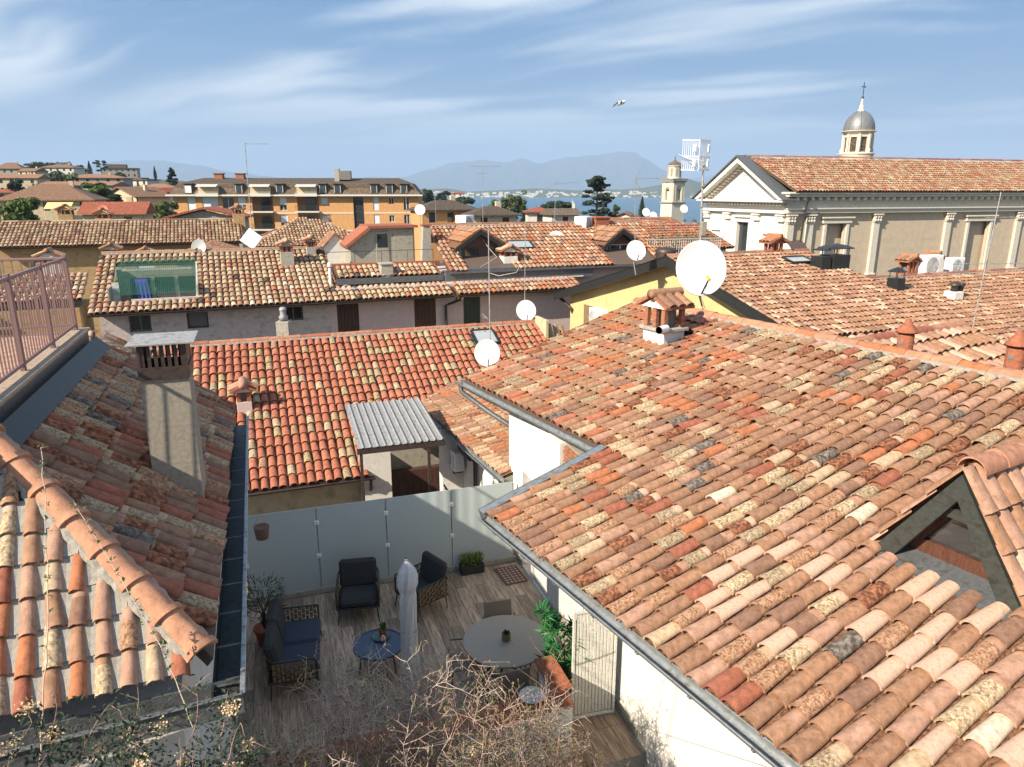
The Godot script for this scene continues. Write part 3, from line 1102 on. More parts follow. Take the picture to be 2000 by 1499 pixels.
	# two clay flue pots behind the ridge
	for k in [[1.5, -6.98, "tall red clay flue pot with conical cap behind the ridge"], [2.95, -7.4, "red clay flue pot with conical cap at right edge of view"]]:
		var fp := thing("flue_pot", k[2], "flue", T * fr(V(k[0], 9.2, k[1])), "clay flue pots")
		var b := mk()
		b.lathe([Vector2(0.0, -0.3), Vector2(0.125, -0.3), Vector2(0.125, 0.55), Vector2(0.0, 0.55)], 18)
		part(fp, "pipe", b, M.terracotta)
		var cp := mk()
		cp.lathe([Vector2(0.0, 0.58), Vector2(0.165, 0.58), Vector2(0.165, 0.61), Vector2(0.05, 0.76), Vector2(0.045, 0.80), Vector2(0, 0.81)], 18)
		part(fp, "cap", cp, M.terracotta)
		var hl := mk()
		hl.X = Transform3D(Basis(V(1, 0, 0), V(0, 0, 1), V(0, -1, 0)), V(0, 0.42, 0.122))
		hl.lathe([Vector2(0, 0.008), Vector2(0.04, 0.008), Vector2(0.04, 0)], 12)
		part(fp, "vent_hole", hl, M.shade_and_soot)  # flat disc, the hole's darkness put into its colour

# block, pillars and a two-sided tile hood; origin at the foot
func chimney_parts(c: Node3D, w: float, dp: float, hb: float, hp: float, wm: Material, pm: Material, tm: Array, slab := false):
	var b := mk()
	b.box(V(0, hb / 2 - 0.15, 0), V(w, hb + 0.3, dp), 0.01)
	part(c, "block", b, wm)
	if slab:
		var s := mk()
		s.box(V(0, hb + 0.035, 0), V(w + 0.12, 0.07, dp + 0.12), 0.012)
		part(c, "slab", s, M.concrete)
		hb += 0.07
	for sx in [-1, 0, 1]:
		for sz in [-1, 1]:
			if sx == 0 and w < 0.4: continue
			var p := mk()
			p.box(V(sx * (w / 2 - 0.06), hb + hp * 0.36, sz * (dp / 2 - 0.05)), V(0.10, hp * 0.72, 0.09), 0.006)
			part(c, "pillar", p, pm)
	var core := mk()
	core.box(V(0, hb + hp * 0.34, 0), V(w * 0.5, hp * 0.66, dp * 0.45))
	part(c, "flue", core, M.shade_and_soot)
	var y0 := hb + hp * 0.72
	var slp := 0.50
	var hw := w * 0.5 + 0.14
	var deckm := mk()
	for sg in [-1, 1]:
		deckm.prism(PackedVector2Array([Vector2(0, y0 + hw * slp), Vector2(sg * hw, y0), Vector2(sg * hw, y0 + 0.05), Vector2(0, y0 + hw * slp + 0.05)]), -dp / 2 - 0.1, dp / 2 + 0.1)
	part(c, "hood", deckm, pm)
	var gb := mk()
	gb.prism(PackedVector2Array([Vector2(-hw * 0.8, y0), Vector2(hw * 0.8, y0), Vector2(0, y0 + hw * slp * 0.85)]), dp / 2 - 0.01, dp / 2 + 0.03)
	part(c, "gable", gb, wm)
	var n := maxi(2, int((dp + 0.2) / 0.19))
	var ang := atan(slp)
	for sg in [-1, 1]:
		var down := V(sg * cos(ang), -sin(ang), 0)
		var nr := V(sg * sin(ang), cos(ang), 0)
		var bx := nr.cross(down)
		for i in n:
			var zz: float = -dp / 2 - 0.06 + (dp + 0.12) * (i + 0.5) / n
			var t2 := MeshInstance3D.new()
			t2.name = "hood_tile"
			t2.mesh = tile_meshes[rng.randi() % 4]
			t2.material_override = M[tm[rng.randi() % tm.size()]]
			t2.transform = Transform3D(Basis(bx, nr, down) * Basis.from_scale(V(0.95, 0.9, hw / cos(ang) / 0.44)), V(0, y0 + hw * slp + 0.05, 0) + down * (hw / cos(ang) * 0.52) + V(0, 0, zz))
			c.add_child(t2, true)
	var rd := mk()
	rd.X = Transform3D(Basis(V(1, 0, 0), V(0, 0, 1), V(0, -1, 0)), V(0, y0 + hw * slp + 0.04, 0))
	rd.lathe([Vector2(0.0, -dp / 2 - 0.12), Vector2(0.1, -dp / 2 - 0.12), Vector2(0.105, dp / 2 + 0.12), Vector2(0, dp / 2 + 0.12)], 12)
	part(c, "ridge_tile", rd, M[tm[0]])

# =====================================================================  the shaded roof at the left with its roof terrace
func left_house():
	var T := fr(V(-2.05, 0, -4.6), 109.5)
	var h := thing("hipped_house", "near house at left with dark shaded hipped tile roof and roof terrace", "house", T)
	var roof := Node3D.new()
	roof.name = "roof"
	h.add_child(roof)
	var L := Transform3D(Basis.IDENTITY, V(0, 8.3, 0))
	lay(roof, L, 0.8, [PackedVector2Array([Vector2(0.32, 0.2), Vector2(7.3, 0.2), Vector2(7.3, 1.86), Vector2(1.93, 1.86)])], 0.205, PAL_LEFT, 300, [rect(3.04, 0.42, 3.52, 0.86)])
	# front slope facing the viewer, its channels filled with mortar
	var F := T.affine_inverse() * fr(V(-2.05, 8.3, -4.6), 23.9)
	var front := Node3D.new()
	front.name = "front_roof"
	h.add_child(front)
	var keep: Material = M.channel
	M.channel = M.mortar
	tile_wide = 0.80
	chan_lift = 0.03
	lay(front, F, 0.762, [PackedVector2Array([Vector2(-0.36, 0.30), Vector2(-1.78, 2.0), Vector2(-6.0, 2.0), Vector2(-6.0, 0.30)])], 0.168, [["rose", 2.2], ["cream", 1.0], ["lich", 1.6], ["orange", 1.2], ["red", 0.8], ["tan", 3.0], ["lichr", 2.2], ["brown", 1.4]], 160)
	M.channel = keep
	tile_wide = 1.0
	chan_lift = 0.0
	ridge(roof, V(2.3, 8.3 + 1.84, -2.2), V(0.27, 8.3 + 0.27, -0.27), ["ridge2"], 0.112, 0.40, true, true)
	# gutters: a deep box gutter along the side, and along the front
	var g := mk()
	g.box(V(3.65, 8.16, -0.11), V(7.3, 0.02, 0.22))
	g.box(V(3.65, 8.23, -0.22), V(7.3, 0.14, 0.015))
	g.box(V(3.65, 8.24, -0.007), V(7.3, 0.16, 0.015))
	var gm := part(h, "gutter", g, M.darkmetal)
	for k in 14:
		var s := mk()
		s.box(V(0.2 + k * 0.52, 8.28, -0.11), V(0.025, 0.008, 0.22))
		part(gm, "strap", s, M.lead)
	var rim := mk()
	rim.box(V(3.65, 8.325, 0.0), V(7.32, 0.018, 0.04), 0.006)
	part(gm, "rim", rim, M.zinc)
	var g2 := mk()
	g2.X = F
	g2.box(V(-3.0, -0.14, -0.10), V(6.0, 0.02, 0.22))
	g2.box(V(-3.0, -0.06, 0.0), V(6.0, 0.17, 0.015))
	g2.box(V(-3.0, -0.06, -0.22), V(6.0, 0.15, 0.015))
	g2.box(V(-3.0, 0.03, 0.005), V(6.0, 0.016, 0.045), 0.005)
	part(h, "gutter", g2, M.lead)
	var ws := mk()
	ws.box(V(3.75, 4.05, -3.3), V(6.7, 8.1, 5.6))
	part(h, "wall", ws, M.whitestain)
	# parapet of the roof terrace: dark flashing, pale coping, clay floor
	var pz := -1.85
	var fl := mk()
	fl.X = Transform3D(Basis(V(1, 0, 0), V(0, 0.72, -0.70).normalized(), V(0, 0.70, 0.72).normalized()), V(0, 9.74, pz + 0.03))
	fl.prism(rect(2.0, 0, 6.55, 0.24), 0.07, 0.095)
	part(h, "flashing", fl, M.darkmetal)
	var par := mk()
	par.box(V(4.25, 9.82, pz - 0.27), V(4.6, 0.5, 0.22), 0.01)
	part(h, "parapet", par, M.lead)
	var cop := mk()
	cop.box(V(4.22, 10.095, pz - 0.27), V(4.7, 0.045, 0.30), 0.012)
	part(h, "coping", cop, mat(Color(0.44, 0.345, 0.28), 0.9, "stain", 1.0))
	var fl2 := mk()
	fl2.box(V(3.9, 10.0, -5.4), V(5.3, 0.12, 6.6))
	part(h, "terrace_floor", fl2, M.terrafloor)
	# railing
	var rl := thing("railing", "dusty pink steel railing of upright bars round the roof terrace", "railing", T * fr(V(4.0, 10.12, pz - 0.27)))
	var x1 := 2.36
	for side in 2:
		var len := 4.9 if side == 0 else 3.2
		var R := Transform3D.IDENTITY if side == 0 else Transform3D(Basis(V(0, 0, 1), V(0, 1, 0), V(-1, 0, 0)), V(x1, 0, 0))
		var a := -len + x1 if side == 0 else -len
		var b := x1 if side == 0 else 0.0
		for y in [0.07, 1.0]:
			var q := mk()
			q.X = R
			q.box(V((a + b) / 2, y, 0), V(len, 0.035, 0.04), 0.006)
			part(rl, "rail", q, M.rail)
		var n := int(len / 0.105)
		for k in n:
			if k % 12 == 0: continue
			var q := mk()
			q.X = R
			q.box(V(b - 0.105 * k, 0.535, 0), V(0.013, 0.90, 0.013))
			part(rl, "bar", q, M.rail)
		for k in range(0, n, 12):
			if side == 1 and k == 0: continue
			var q := mk()
			q.X = R
			q.box(V(b - 0.105 * k, 0.49, 0), V(0.055, 1.12, 0.055), 0.006)
			part(rl, "post", q, M.rail)
	# tall roughcast chimney standing on the slope
	var c := thing("roughcast_chimney", "tall grey roughcast chimney with barred metal cage and flat sheet cap", "chimney", T * fr(V(3.28, 8.72, -0.64)) * Transform3D(Basis.from_scale(V(0.82, 1, 0.80)), Vector3.ZERO))
	var b := mk()
	b.prism(PackedVector2Array([Vector2(-0.335, -0.45), Vector2(0.33, -0.45), Vector2(0.275, 1.38), Vector2(-0.275, 1.38)]), -0.30, 0.29)
	part(c, "shaft", b, M.roughcast)
	var fo := mk()
	fo.X = Transform3D(Basis(V(1, 0, 0), V(0, 0.8, -1).normalized(), V(0, 1, 0.8).normalized()), V(0, 0.0, 0))
	fo.prism(PackedVector2Array([Vector2(-0.5, -0.55), Vector2(0.42, -0.5), Vector2(0.40, 0.5), Vector2(-0.46, 0.48)]), -0.03, 0.10)
	part(c, "mortar_skirt", fo, M.mortar)
	var fr1 := mk()
	for e in [[V(0, 1.44, -0.30), V(0.62, 0.13, 0.02)], [V(0, 1.44, 0.30), V(0.62, 0.13, 0.02)], [V(-0.30, 1.44, 0), V(0.02, 0.13, 0.58)], [V(0.30, 1.44, 0), V(0.02, 0.13, 0.58)]]: fr1.box(e[0], e[1])
	part(c, "collar", fr1, M.copperbrown)
	for k in 7:
		for e in 2:
			var q := mk()
			q.box(V(-0.27 if e == 0 else 0.27, 1.61, -0.24 + k * 0.08), V(0.012, 0.24, 0.045))
			part(c, "cage_bar", q, M.copperbrown)
	for e in [V(-0.27, 1.61, -0.28), V(0.27, 1.61, -0.28), V(-0.27, 1.61, 0.28), V(0.27, 1.61, 0.28)]:
		var q := mk()
		q.box(e, V(0.03, 0.26, 0.03))
		part(c, "cage_post", q, M.copperbrown)
	for e in [-0.285, 0.285]:
		var q := mk()
		q.box(V(0, 1.61, e), V(0.5, 0.24, 0.012))
		part(c, "cage_panel", q, M.copperbrown)
	var cap := mk()
	cap.box(V(0.04, 1.755, 0), V(0.80, 0.022, 0.82), 0.004)
	part(c, "cap_sheet", cap, M.galv)

# =====================================================================  red tiled house behind the glass fence
func red_house():
	var T := fr(V(-4.73, 0, -15.22), 20.5)
	var h := thing("red_roof_house", "low house with bright red tiled roof behind the frosted glass fence", "house", T)
	var roof := Node3D.new()
	roof.name = "roof"
	h.add_child(roof)
	var L := Transform3D(Basis.IDENTITY, V(0, 5.5, 0))
	lay(roof, L, 0.42, [rect(-3.6, 0, 1.42, 2.4), rect(-5.0, 2.4, 4.9, 3.3), rect(-5.0, 3.3, 7.9, 5.5)], 0.205, PAL_RED, 300, [rect(-1.5, 2.45, -0.95, 3.0), rect(5.6, 4.5, 6.3, 5.2)])
	ridge(roof, V(-5.0, 7.85, -5.55), V(8.0, 7.85, -5.55), ["new1", "new2", "ridge"], 0.125, 0.42)
	var back := mk()
	back.X = Transform3D(Basis(V(1, 0, 0), V(0, -0.42, -1), V(0, 0.92, -0.39)), V(0, 7.78, -5.55))
	back.prism(rect(-5.0, 0, 8.0, 2.5), -0.09, 0.0)
	part(roof, "roof_deck", back, M.channel)
	var w := mk()
	w.box(V(-1.05, 2.65, -3.2), V(4.9, 5.3, 5.7))
	w.box(V(3.6, 2.9, -5.6), V(8.4, 5.8, 3.5))
	part(h, "wall", w, M.farcream)
	gutter(h, V(-3.7, 5.47, 0.09), V(1.55, 5.47, 0.09), M.copperbrown, 0.06, 0.8)
	downpipe(h, [V(1.45, 5.42, 0.08), V(1.45, 5.2, 0.02), V(1.46, 4.9, -0.28), V(1.46, 0.2, -0.28)], M.copperbrown)
	var c := thing("small_chimney", "small pink chimney with tile hood on the red roof", "chimney", T * fr(V(-1.22, 6.5, -2.72)))
	chimney_parts(c, 0.36, 0.36, 0.38, 0.36, M.pinkwall2, M.terracotta, ["rose", "tan", "new1"])
	var sk := thing("skylight", "skylight window in the red roof beside a white dish", "skylight", T * Transform3D(Basis(V(1, 0, 0), V(0, 0.92, 0.387), V(0, -0.387, 0.92)), V(5.95, 5.5 + 0.42 * 4.85 + 0.04, -4.85)))
	skylight_parts(sk, 0.7, 0.75)
	# stone end piece with tiles stacked against it
	var e := thing("gable_stub", "short pale wall stub with leaning spare tiles at red roof's end", "wall", T * fr(V(7.95, 7.4, -5.0)))
	var eb := mk()
	eb.box(V(0, 0.2, 0), V(0.10, 0.95, 0.9), 0.01)
	part(e, "slab", eb, M.farcream)
	for k in 3:
		var t2 := MeshInstance3D.new()
		t2.name = "spare_tile"
		t2.mesh = tile_meshes[k]
		t2.material_override = M[["lich2", "lich", "lichr"][k]]
		t2.transform = Transform3D(Basis.from_euler(V(1.2, 0.25, 0.3)), V(0.2 + 0.22 * k, 0.28 - 0.05 * k, 0.2))
		e.add_child(t2, true)

func skylight_parts(sk: Node3D, w: float, d: float):
	var f := mk()
	for e in [[V(0, 0.05, -d / 2), V(w, 0.10, 0.06)], [V(0, 0.05, d / 2), V(w, 0.10, 0.06)], [V(-w / 2, 0.05, 0), V(0.06, 0.098, d)], [V(w / 2, 0.05, 0), V(0.06, 0.098, d)]]: f.box(e[0], e[1], 0.006)
	part(sk, "frame", f, M.darkmetal)
	var g := mk()
	g.box(V(0, 0.06, 0), V(w - 0.06, 0.012, d - 0.06))
	part(sk, "pane", g, mat(Color(0.34, 0.37, 0.38), 0.05))
	var a := mk()
	a.box(V(0, -0.02, 0), V(w + 0.2, 0.03, d + 0.24))
	part(sk, "flashing", a, M.lead)

# =====================================================================  small tiled house in the middle
func mid_house():
	var T := fr(V(-2.14, 0, -17.65), -65.2)
	var h := thing("small_tiled_house", "small white house with speckled tile roof tucked under the big roof", "house", T)
	var roof := Node3D.new()
	roof.name = "roof"
	h.add_child(roof)
	lay(roof, Transform3D(Basis.IDENTITY, V(0, 6.42, 0)), 0.27, [PackedVector2Array([Vector2(-1.3, 0.05), Vector2(4.66, 0.05), Vector2(4.66, 2.6), Vector2(-1.3, 4.2)])], 0.2, PAL_MID, 300)
	var w := mk()
	w.box(V(1.7, 3.2, -2.1), V(5.3, 6.2, 3.4))
	part(h, "wall", w, M.white)
	var ve := mk()
	ve.X = Transform3D(Basis(V(0, 0.27, -1).normalized(), V(0, 1, 0.27).normalized(), V(1, 0, 0)), V(4.68, 6.42, 0))
	ve.box(V(1.2, -0.16, 0.0), V(2.6, 0.22, 0.02))
	ve.box(V(1.2, -0.24, -0.15), V(2.6, 0.02, 0.3))
	part(h, "verge_board", ve, M.greywall)
	gutter(h, V(-0.1, 6.38, 0.06), V(4.75, 6.38, 0.06), M.zinc, 0.07, 0.6)
	downpipe(h, [V(2.3, 6.3, 0.05), V(2.3, 6.1, -0.05), V(2.3, 5.85, -0.33), V(2.3, 0.3, -0.33)], M.copperbrown, 0.05)
	downpipe(h, [V(0.0, 6.4, 0.05), V(0.1, 6.15, -0.1), V(1.2, 5.95, -0.3), V(2.0, 5.8, -0.33)], M.copperbrown, 0.05)
	var a := thing("air_conditioner", "white air conditioner on the wall under the metal canopy", "air conditioner", T * fr(V(1.25, 5.35, -0.2)))
	ac_parts(a, 0.7, 0.5, 0.26)

func ac_parts(a: Node3D, w: float, hh: float, d: float):
	var b := mk()
	b.box(V(0, hh / 2, 0), V(w, hh, d), 0.018)
	part(a, "casing", b, M.whiteplastic)
	var f := mk()
	f.X = Transform3D(Basis(V(1, 0, 0), V(0, 0, 1), V(0, -1, 0)), V(-w * 0.14, hh * 0.5, d / 2 + 0.001))
	f.lathe([Vector2(hh * 0.40, 0.0), Vector2(hh * 0.42, 0.012), Vector2(hh * 0.38, 0.014), Vector2(hh * 0.37, 0.004), Vector2(0.0, 0.004)], 24)
	part(a, "fan_opening", f, M.dishgrey)
	var gr := mk()
	for k in 4:
		var ring := []
		var rad := []
		for i in 21:
			var an := TAU * i / 20
			ring.append(V(-w * 0.14 + cos(an) * hh * 0.09 * (k + 1), hh * 0.5 + sin(an) * hh * 0.09 * (k + 1), d / 2 + 0.02))
			rad.append(0.005)
		gr.tube(ring, rad, 4, false)
	part(a, "fan_grille", gr, M.whiteplastic)
	var lv := mk()
	for k in 7: lv.box(V(w * 0.36, hh * (0.2 + 0.1 * k), d / 2 + 0.004), V(w * 0.16, 0.012, 0.008))
	part(a, "vent_slats", lv, M.dishgrey)
	for s in [-1, 1]:
		var q := mk()
		q.box(V(s * w * 0.35, -0.03, 0), V(0.05, 0.06, d), 0.004)
		part(a, "foot", q, M.iron)

# =====================================================================  courtyard under the corrugated canopy
func courtyard():
	var cv := thing("metal_canopy", "corrugated grey metal canopy over a small courtyard balcony", "canopy", fr(V(-2.78, 6.9, -15.6), 18.5))
	var sh := mk()
	var n := 12
	var w := 1.86
	var L := 2.75
	for k in n:
		var x0 := -w / 2 + w * k / n
		var p := w / n
		var xs := [0.0, 0.56, 0.66, 0.74, 0.90, 1.0]
		var ys := [0.0, 0.0, 0.035, 0.035, 0.0, 0.0]
		for i in 5:
			sh.quad(V(x0 + xs[i] * p, ys[i] - 0.10, L / 2), V(x0 + xs[i + 1] * p, ys[i + 1] - 0.10, L / 2), V(x0 + xs[i + 1] * p, ys[i + 1] + 0.08, -L / 2), V(x0 + xs[i] * p, ys[i] + 0.08, -L / 2))
	var so := part(cv, "sheet", sh, M.galv)
	so.name = "sheet"
	var be := mk()
	be.box(V(0, -0.18, L / 2 - 0.05), V(w + 0.04, 0.12, 0.07))
	be.box(V(0, -0.02, -L / 2 + 0.06), V(w + 0.04, 0.1, 0.07))
	part(cv, "beam", be, M.copperbrown)
	for e in [[-w / 2 + 0.06, L / 2 - 0.06], [w / 2 - 0.35, L / 2 - 0.06]]:
		var q := mk()
		q.box(V(e[0], -1.55, e[1]), V(0.06, 2.7, 0.06))
		part(cv, "post", q, M.copperbrown)
	var b := thing("courtyard_house", "white recessed courtyard wall with dark opening below metal canopy", "house", fr(V(-2.9, 0, -16.0), 20.5))
	var ws := mk()
	ws.wall(-0.75, 1.9, 0, 6.4, [[-0.02, 3.6, 1.25, 6.2]], 0.3)
	part(b, "wall", ws, M.white)
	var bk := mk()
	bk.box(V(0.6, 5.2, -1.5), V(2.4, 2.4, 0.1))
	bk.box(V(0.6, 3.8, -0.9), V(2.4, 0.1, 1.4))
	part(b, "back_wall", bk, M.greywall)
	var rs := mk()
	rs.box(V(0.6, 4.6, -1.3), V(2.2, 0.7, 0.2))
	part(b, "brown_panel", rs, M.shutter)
	var bal := thing("balcony", "small balcony with thin iron railing and rust red floor", "balcony", fr(V(-2.0, 4.25, -15.15), 20.5))
	var f := mk()
	f.box(V(0, 0, 0), V(1.5, 0.12, 1.3))
	part(bal, "floor", f, M.terracotta)
	for y in [0.12, 1.0]:
		var q := mk()
		q.box(V(0, y, 0.6), V(1.1, 0.03, 0.03))
		q.box(V(0.55, y, 0.1), V(0.03, 0.028, 1.0))
		part(bal, "rail", q, M.iron)
	for k in 12:
		var q := mk()
		q.box(V(-0.55 + 0.1 * k, 0.55, 0.6), V(0.014, 0.9, 0.014))
		part(bal, "bar", q, M.iron)
	for k in 9:
		var q := mk()
		q.box(V(0.55, 0.55, 0.5 - 0.1 * k), V(0.014, 0.9, 0.014))
		part(bal, "bar", q, M.iron)
	var bl := thing("brick_ledge", "low brick ledge beside the balcony railing", "ledge", fr(V(-2.75, 4.2, -14.75), 20.5))
	var q2 := mk()
	q2.box(V(0, 0.2, 0), V(0.5, 0.9, 0.5), 0.01)
	part(bl, "block", q2, M.terracotta)
	var ld := mk()
	ld.box(V(0, 0.67, 0), V(0.56, 0.05, 0.56), 0.01)
	part(bl, "coping", ld, M.brick)
	bush("balcony_plant", "dry reddish plant growing through the balcony railing", "plant", V(-1.75, 4.3, -14.95), 0.45, 0.75, [M.twigred, M.leaf], 160, 0.06)

# a loose small bush: stems and leaves
func bush(called: String, label: String, cat: String, p: Vector3, rad: float, hh: float, mats: Array, n: int, ls: float, group := "") -> Node3D:
	var o := thing(called, label, cat, fr(p), group)
	var st := mk()
	for k in 7: st.tube([V(rr(-0.03, 0.03), 0, rr(-0.03, 0.03)), V(rr(-1, 1) * rad * 0.7, hh * rr(0.6, 0.95), rr(-1, 1) * rad * 0.7)], [0.008, 0.003], 4)
	part(o, "stem", st, M.twigred)
	for m in mats:
		var lf := mk()
		for k in n / mats.size():
			var a := rr(0, TAU)
			var q := sqrt(rng.randf())
			var y := hh * (0.25 + 0.75 * rng.randf())
			leaf(lf, V(cos(a) * q * rad, y, sin(a) * q * rad), V(cos(a), rr(-0.1, 1.2), sin(a)), ls * rr(0.7, 1.3), 0.38)
		part(o, "leaves", lf, m)
	return o

# one pointed leaf, folded a little along its rib
func leaf(mb: MB, p: Vector3, dir: Vector3, L: float, wr := 0.3):
	dir = dir.normalized()
	var side := dir.cross(V(rr(-0.4, 0.4), 1, rr(-0.4, 0.4))).normalized()
	var up := side.cross(dir)
	var m := p + dir * L * 0.45
	var w := side * L * wr * 0.5
	var e := p + dir * L - up * L * 0.1
	var f := up * L * 0.06
	mb.tri(p, m + w + f, e)
	mb.tri(p, e, m - w + f)

# =====================================================================  the terrace
func terrace():
	var T := fr(V(-4.73, 4.7, -11.52), 18.3)
	var slab := mk()
	slab.box(V(2.45, -0.2, 2.5), V(5.5, 0.36, 5.8))
	var fl := structure("terrace_floor", slab, M.concrete, T)
	var pm := mk()
	pm.box(V(0, 0, 0), V(0.196, 0.02, 1.196), 0.003)
	var pmesh := pm.mesh()
	var pm2 := mk()
	pm2.box(V(0, 0, 0), V(0.196, 0.02, 0.596), 0.003)
	var pmesh2 := pm2.mesh()
	for i in 26:
		var z := 0.06
		var first := true
		while z < 5.2:
			var L := 1.2
			if first and i % 2 == 1: L = 0.6
			first = false
			if z + L > 5.35: L = 0.6
			var o := MeshInstance3D.new()
			o.name = "plank"
			o.mesh = pmesh if L > 1.0 else pmesh2
			o.material_override = M["plank%d" % (rng.randi() % 5)]
			o.position = V(-0.06 + 0.2 * i, -0.008 + rr(0, 0.0015), z + L / 2)
			fl.add_child(o, true)
			z += L
	# frosted glass fence
	var f := thing("glass_fence", "tall frosted glass fence of four panels closing the terrace", "fence", T)
	var kerb := mk()
	kerb.box(V(2.45, 0.05, -0.03), V(5.2, 0.12, 0.10), 0.01)
	part(f, "kerb", kerb, M.concrete)
	for k in 4:
		var g := mk()
		g.box(V(-0.06 + 1.265 * (k + 0.5), 0.93, 0.0), V(1.245, 1.64, 0.012), 0.002)
		part(f, "panel", g, M.frost)
	for k in 5:
		var p := mk()
		p.box(V(-0.06 + 1.265 * k, 0.86, -0.05), V(0.05, 1.72, 0.05), 0.004)
		part(f, "post", p, M.alu)
		for y in [0.78, 1.45]:
			var c := mk()
			c.box(V(-0.06 + 1.265 * k, y, 0.012), V(0.08, 0.08, 0.03), 0.008)
			part(f, "clamp", c, M.whiteplastic)
			var d := mk()
			d.X = Transform3D(Basis(V(1, 0, 0), V(0, 0, 1), V(0, -1, 0)), V(-0.06 + 1.265 * k, y, 0.027))
			d.lathe([Vector2(0.014, 0), Vector2(0.014, 0.004), Vector2(0, 0.004)], 8)
			part(f, "clamp_screw", d, M.dishgrey)
	# low clay-topped parapet at the near side
	var pp := thing("parapet", "low parapet with smooth terracotta coping at the terrace's near edge", "wall", T * fr(V(2.4, 0, 5.2)))
	var b := mk()
	b.box(V(-0.6, 0.2, 0.03), V(4.4, 1.4, 0.20))
	part(pp, "wall", b, M.whitestain)
	for k in 5:
		var c := mk()
		c.box(V(-2.3 + 0.88 * k, 0.945, 0.0), V(0.872, 0.05, 0.34), 0.012)
		part(pp, "coping_slab", c, M.terracotta)
	var b2 := mk()
	b2.box(V(1.62, 0.2, -0.42), V(0.18, 1.4, 0.8))
	part(pp, "return_wall", b2, M.whitestain)
	var c2 := mk()
	c2.box(V(1.62, 0.945, -0.52), V(0.30, 0.05, 0.70), 0.012)
	part(pp, "coping_slab", c2, M.terracotta)
	# slatted screen beside the white wall
	var s := thing("slat_screen", "white weathered slatted screen standing against the white wall", "screen", T * fr(V(4.67, 0, 4.62), -4))
	for k in 11:
		var q := mk()
		q.box(V(-0.255 + 0.051 * k, 0.91, 0), V(0.044, 1.62, 0.016), 0.005)
		part(s, "slat", q, M.slatwhite)
	for e in [[V(-0.31, 0.9, 0), V(0.04, 1.74, 0.04)], [V(0.31, 0.9, 0), V(0.04, 1.74, 0.04)]]:
		var q := mk()
		q.box(e[0], e[1], 0.006)
		part(s, "stile", q, M.slatwhite)
	for y in [0.06, 1.75]:
		var q := mk()
		q.box(V(0, y, 0), V(0.58, 0.04, 0.04), 0.006)
		part(s, "rail", q, M.slatwhite)
	var tie := mk()
	tie.tube([V(-0.3, 0.95, 0.025), V(0, 1.0, 0.025), V(0.3, 1.06, 0.025)], [0.004, 0.004, 0.004], 4)
	part(s, "tie_wire", tie, M.iron)
	# bed and lower yard outside the parapet
	var bed := mk()
	bed.box(V(1.2, -1.6, 7.0), V(8.0, 0.5, 3.4))
	structure("planting_bed", bed, M.soil, T)
	var yd := mk()
	yd.box(V(4.6, -1.1, 6.2), V(1.0, 0.2, 2.2))
	structure("paved_ledge", yd, M.concrete, T)

func legs(o: Node3D, pts: Array, hh: float, r: float, m: Material, splay := 0.03):
	for p in pts:
		var q := mk()
		q.tube([V(p[0], hh, p[1]), V(p[0] * (1 + splay), 0, p[1] * (1 + splay))], [r, r * 0.8], 6)
		part(o, "leg", q, m)

func cushion(o: Node3D, called: String, c: Vector3, s: Vector3, m: Material, R := Basis.IDENTITY):
	var q := mk()
	q.box(c, s, minf(s.x, minf(s.y, s.z)) * 0.32, R)
	part(o, called, q, m)

func weave(o: Node3D, a: Vector3, b: Vector3, h0: float, h1: float, m: Material):
	var n := maxi(3, int((b - a).length() / 0.06))
	var mb := mk()
	var d := (b - a).normalized()
	for k in n:
		var p := a + (b - a) * ((k + 0.5) / n)
		for j in 6:
			var y := lerpf(h0, h1, (j + 0.5) / 6)
			var off := (0.008 if (k + j) % 2 else -0.008)
			mb.box(V(p.x, y, p.z) + d.cross(Vector3.UP) * off, V(0.05, (h1 - h0) / 6 * 0.86, 0.014), 0.004, Basis(d, Vector3.UP, d.cross(Vector3.UP)))
	part(o, "woven_side", mb, m)

func lounge(o: Node3D, w: float, d: float):
	legs(o, [[-w / 2 + 0.04, d / 2 - 0.05], [w / 2 - 0.04, d / 2 - 0.05], [-w / 2 + 0.06, -d / 2 + 0.08], [w / 2 - 0.06, -d / 2 + 0.08]], 0.30, 0.014, M.iron, 0.10)
	var f := mk()
	f.tube([V(-w / 2, 0.62, d / 2 - 0.04), V(-w / 2, 0.64, -d / 2 + 0.12), V(-w / 2 + 0.08, 0.78, -d / 2), V(w / 2 - 0.08, 0.78, -d / 2), V(w / 2, 0.64, -d / 2 + 0.12), V(w / 2, 0.62, d / 2 - 0.04)], [0.016, 0.016, 0.016, 0.016, 0.016, 0.016], 6)
	for sx in [-1, 1]: f.tube([V(sx * w / 2, 0.62, d / 2 - 0.04), V(sx * w / 2, 0.28, d / 2 - 0.04)], [0.016, 0.014], 6)
	f.box(V(0, 0.28, 0), V(w, 0.03, d - 0.06), 0.008)
	part(o, "frame", f, M.iron)
	weave(o, V(-w / 2, 0, d / 2 - 0.06), V(-w / 2, 0, -d / 2 + 0.1), 0.3, 0.61, M.wicker)
	weave(o, V(w / 2, 0, -d / 2 + 0.1), V(w / 2, 0, d / 2 - 0.06), 0.3, 0.61, M.wicker)
	weave(o, V(-w / 2 + 0.06, 0, -d / 2 + 0.02), V(w / 2 - 0.06, 0, -d / 2 + 0.02), 0.3, 0.76, M.wicker)

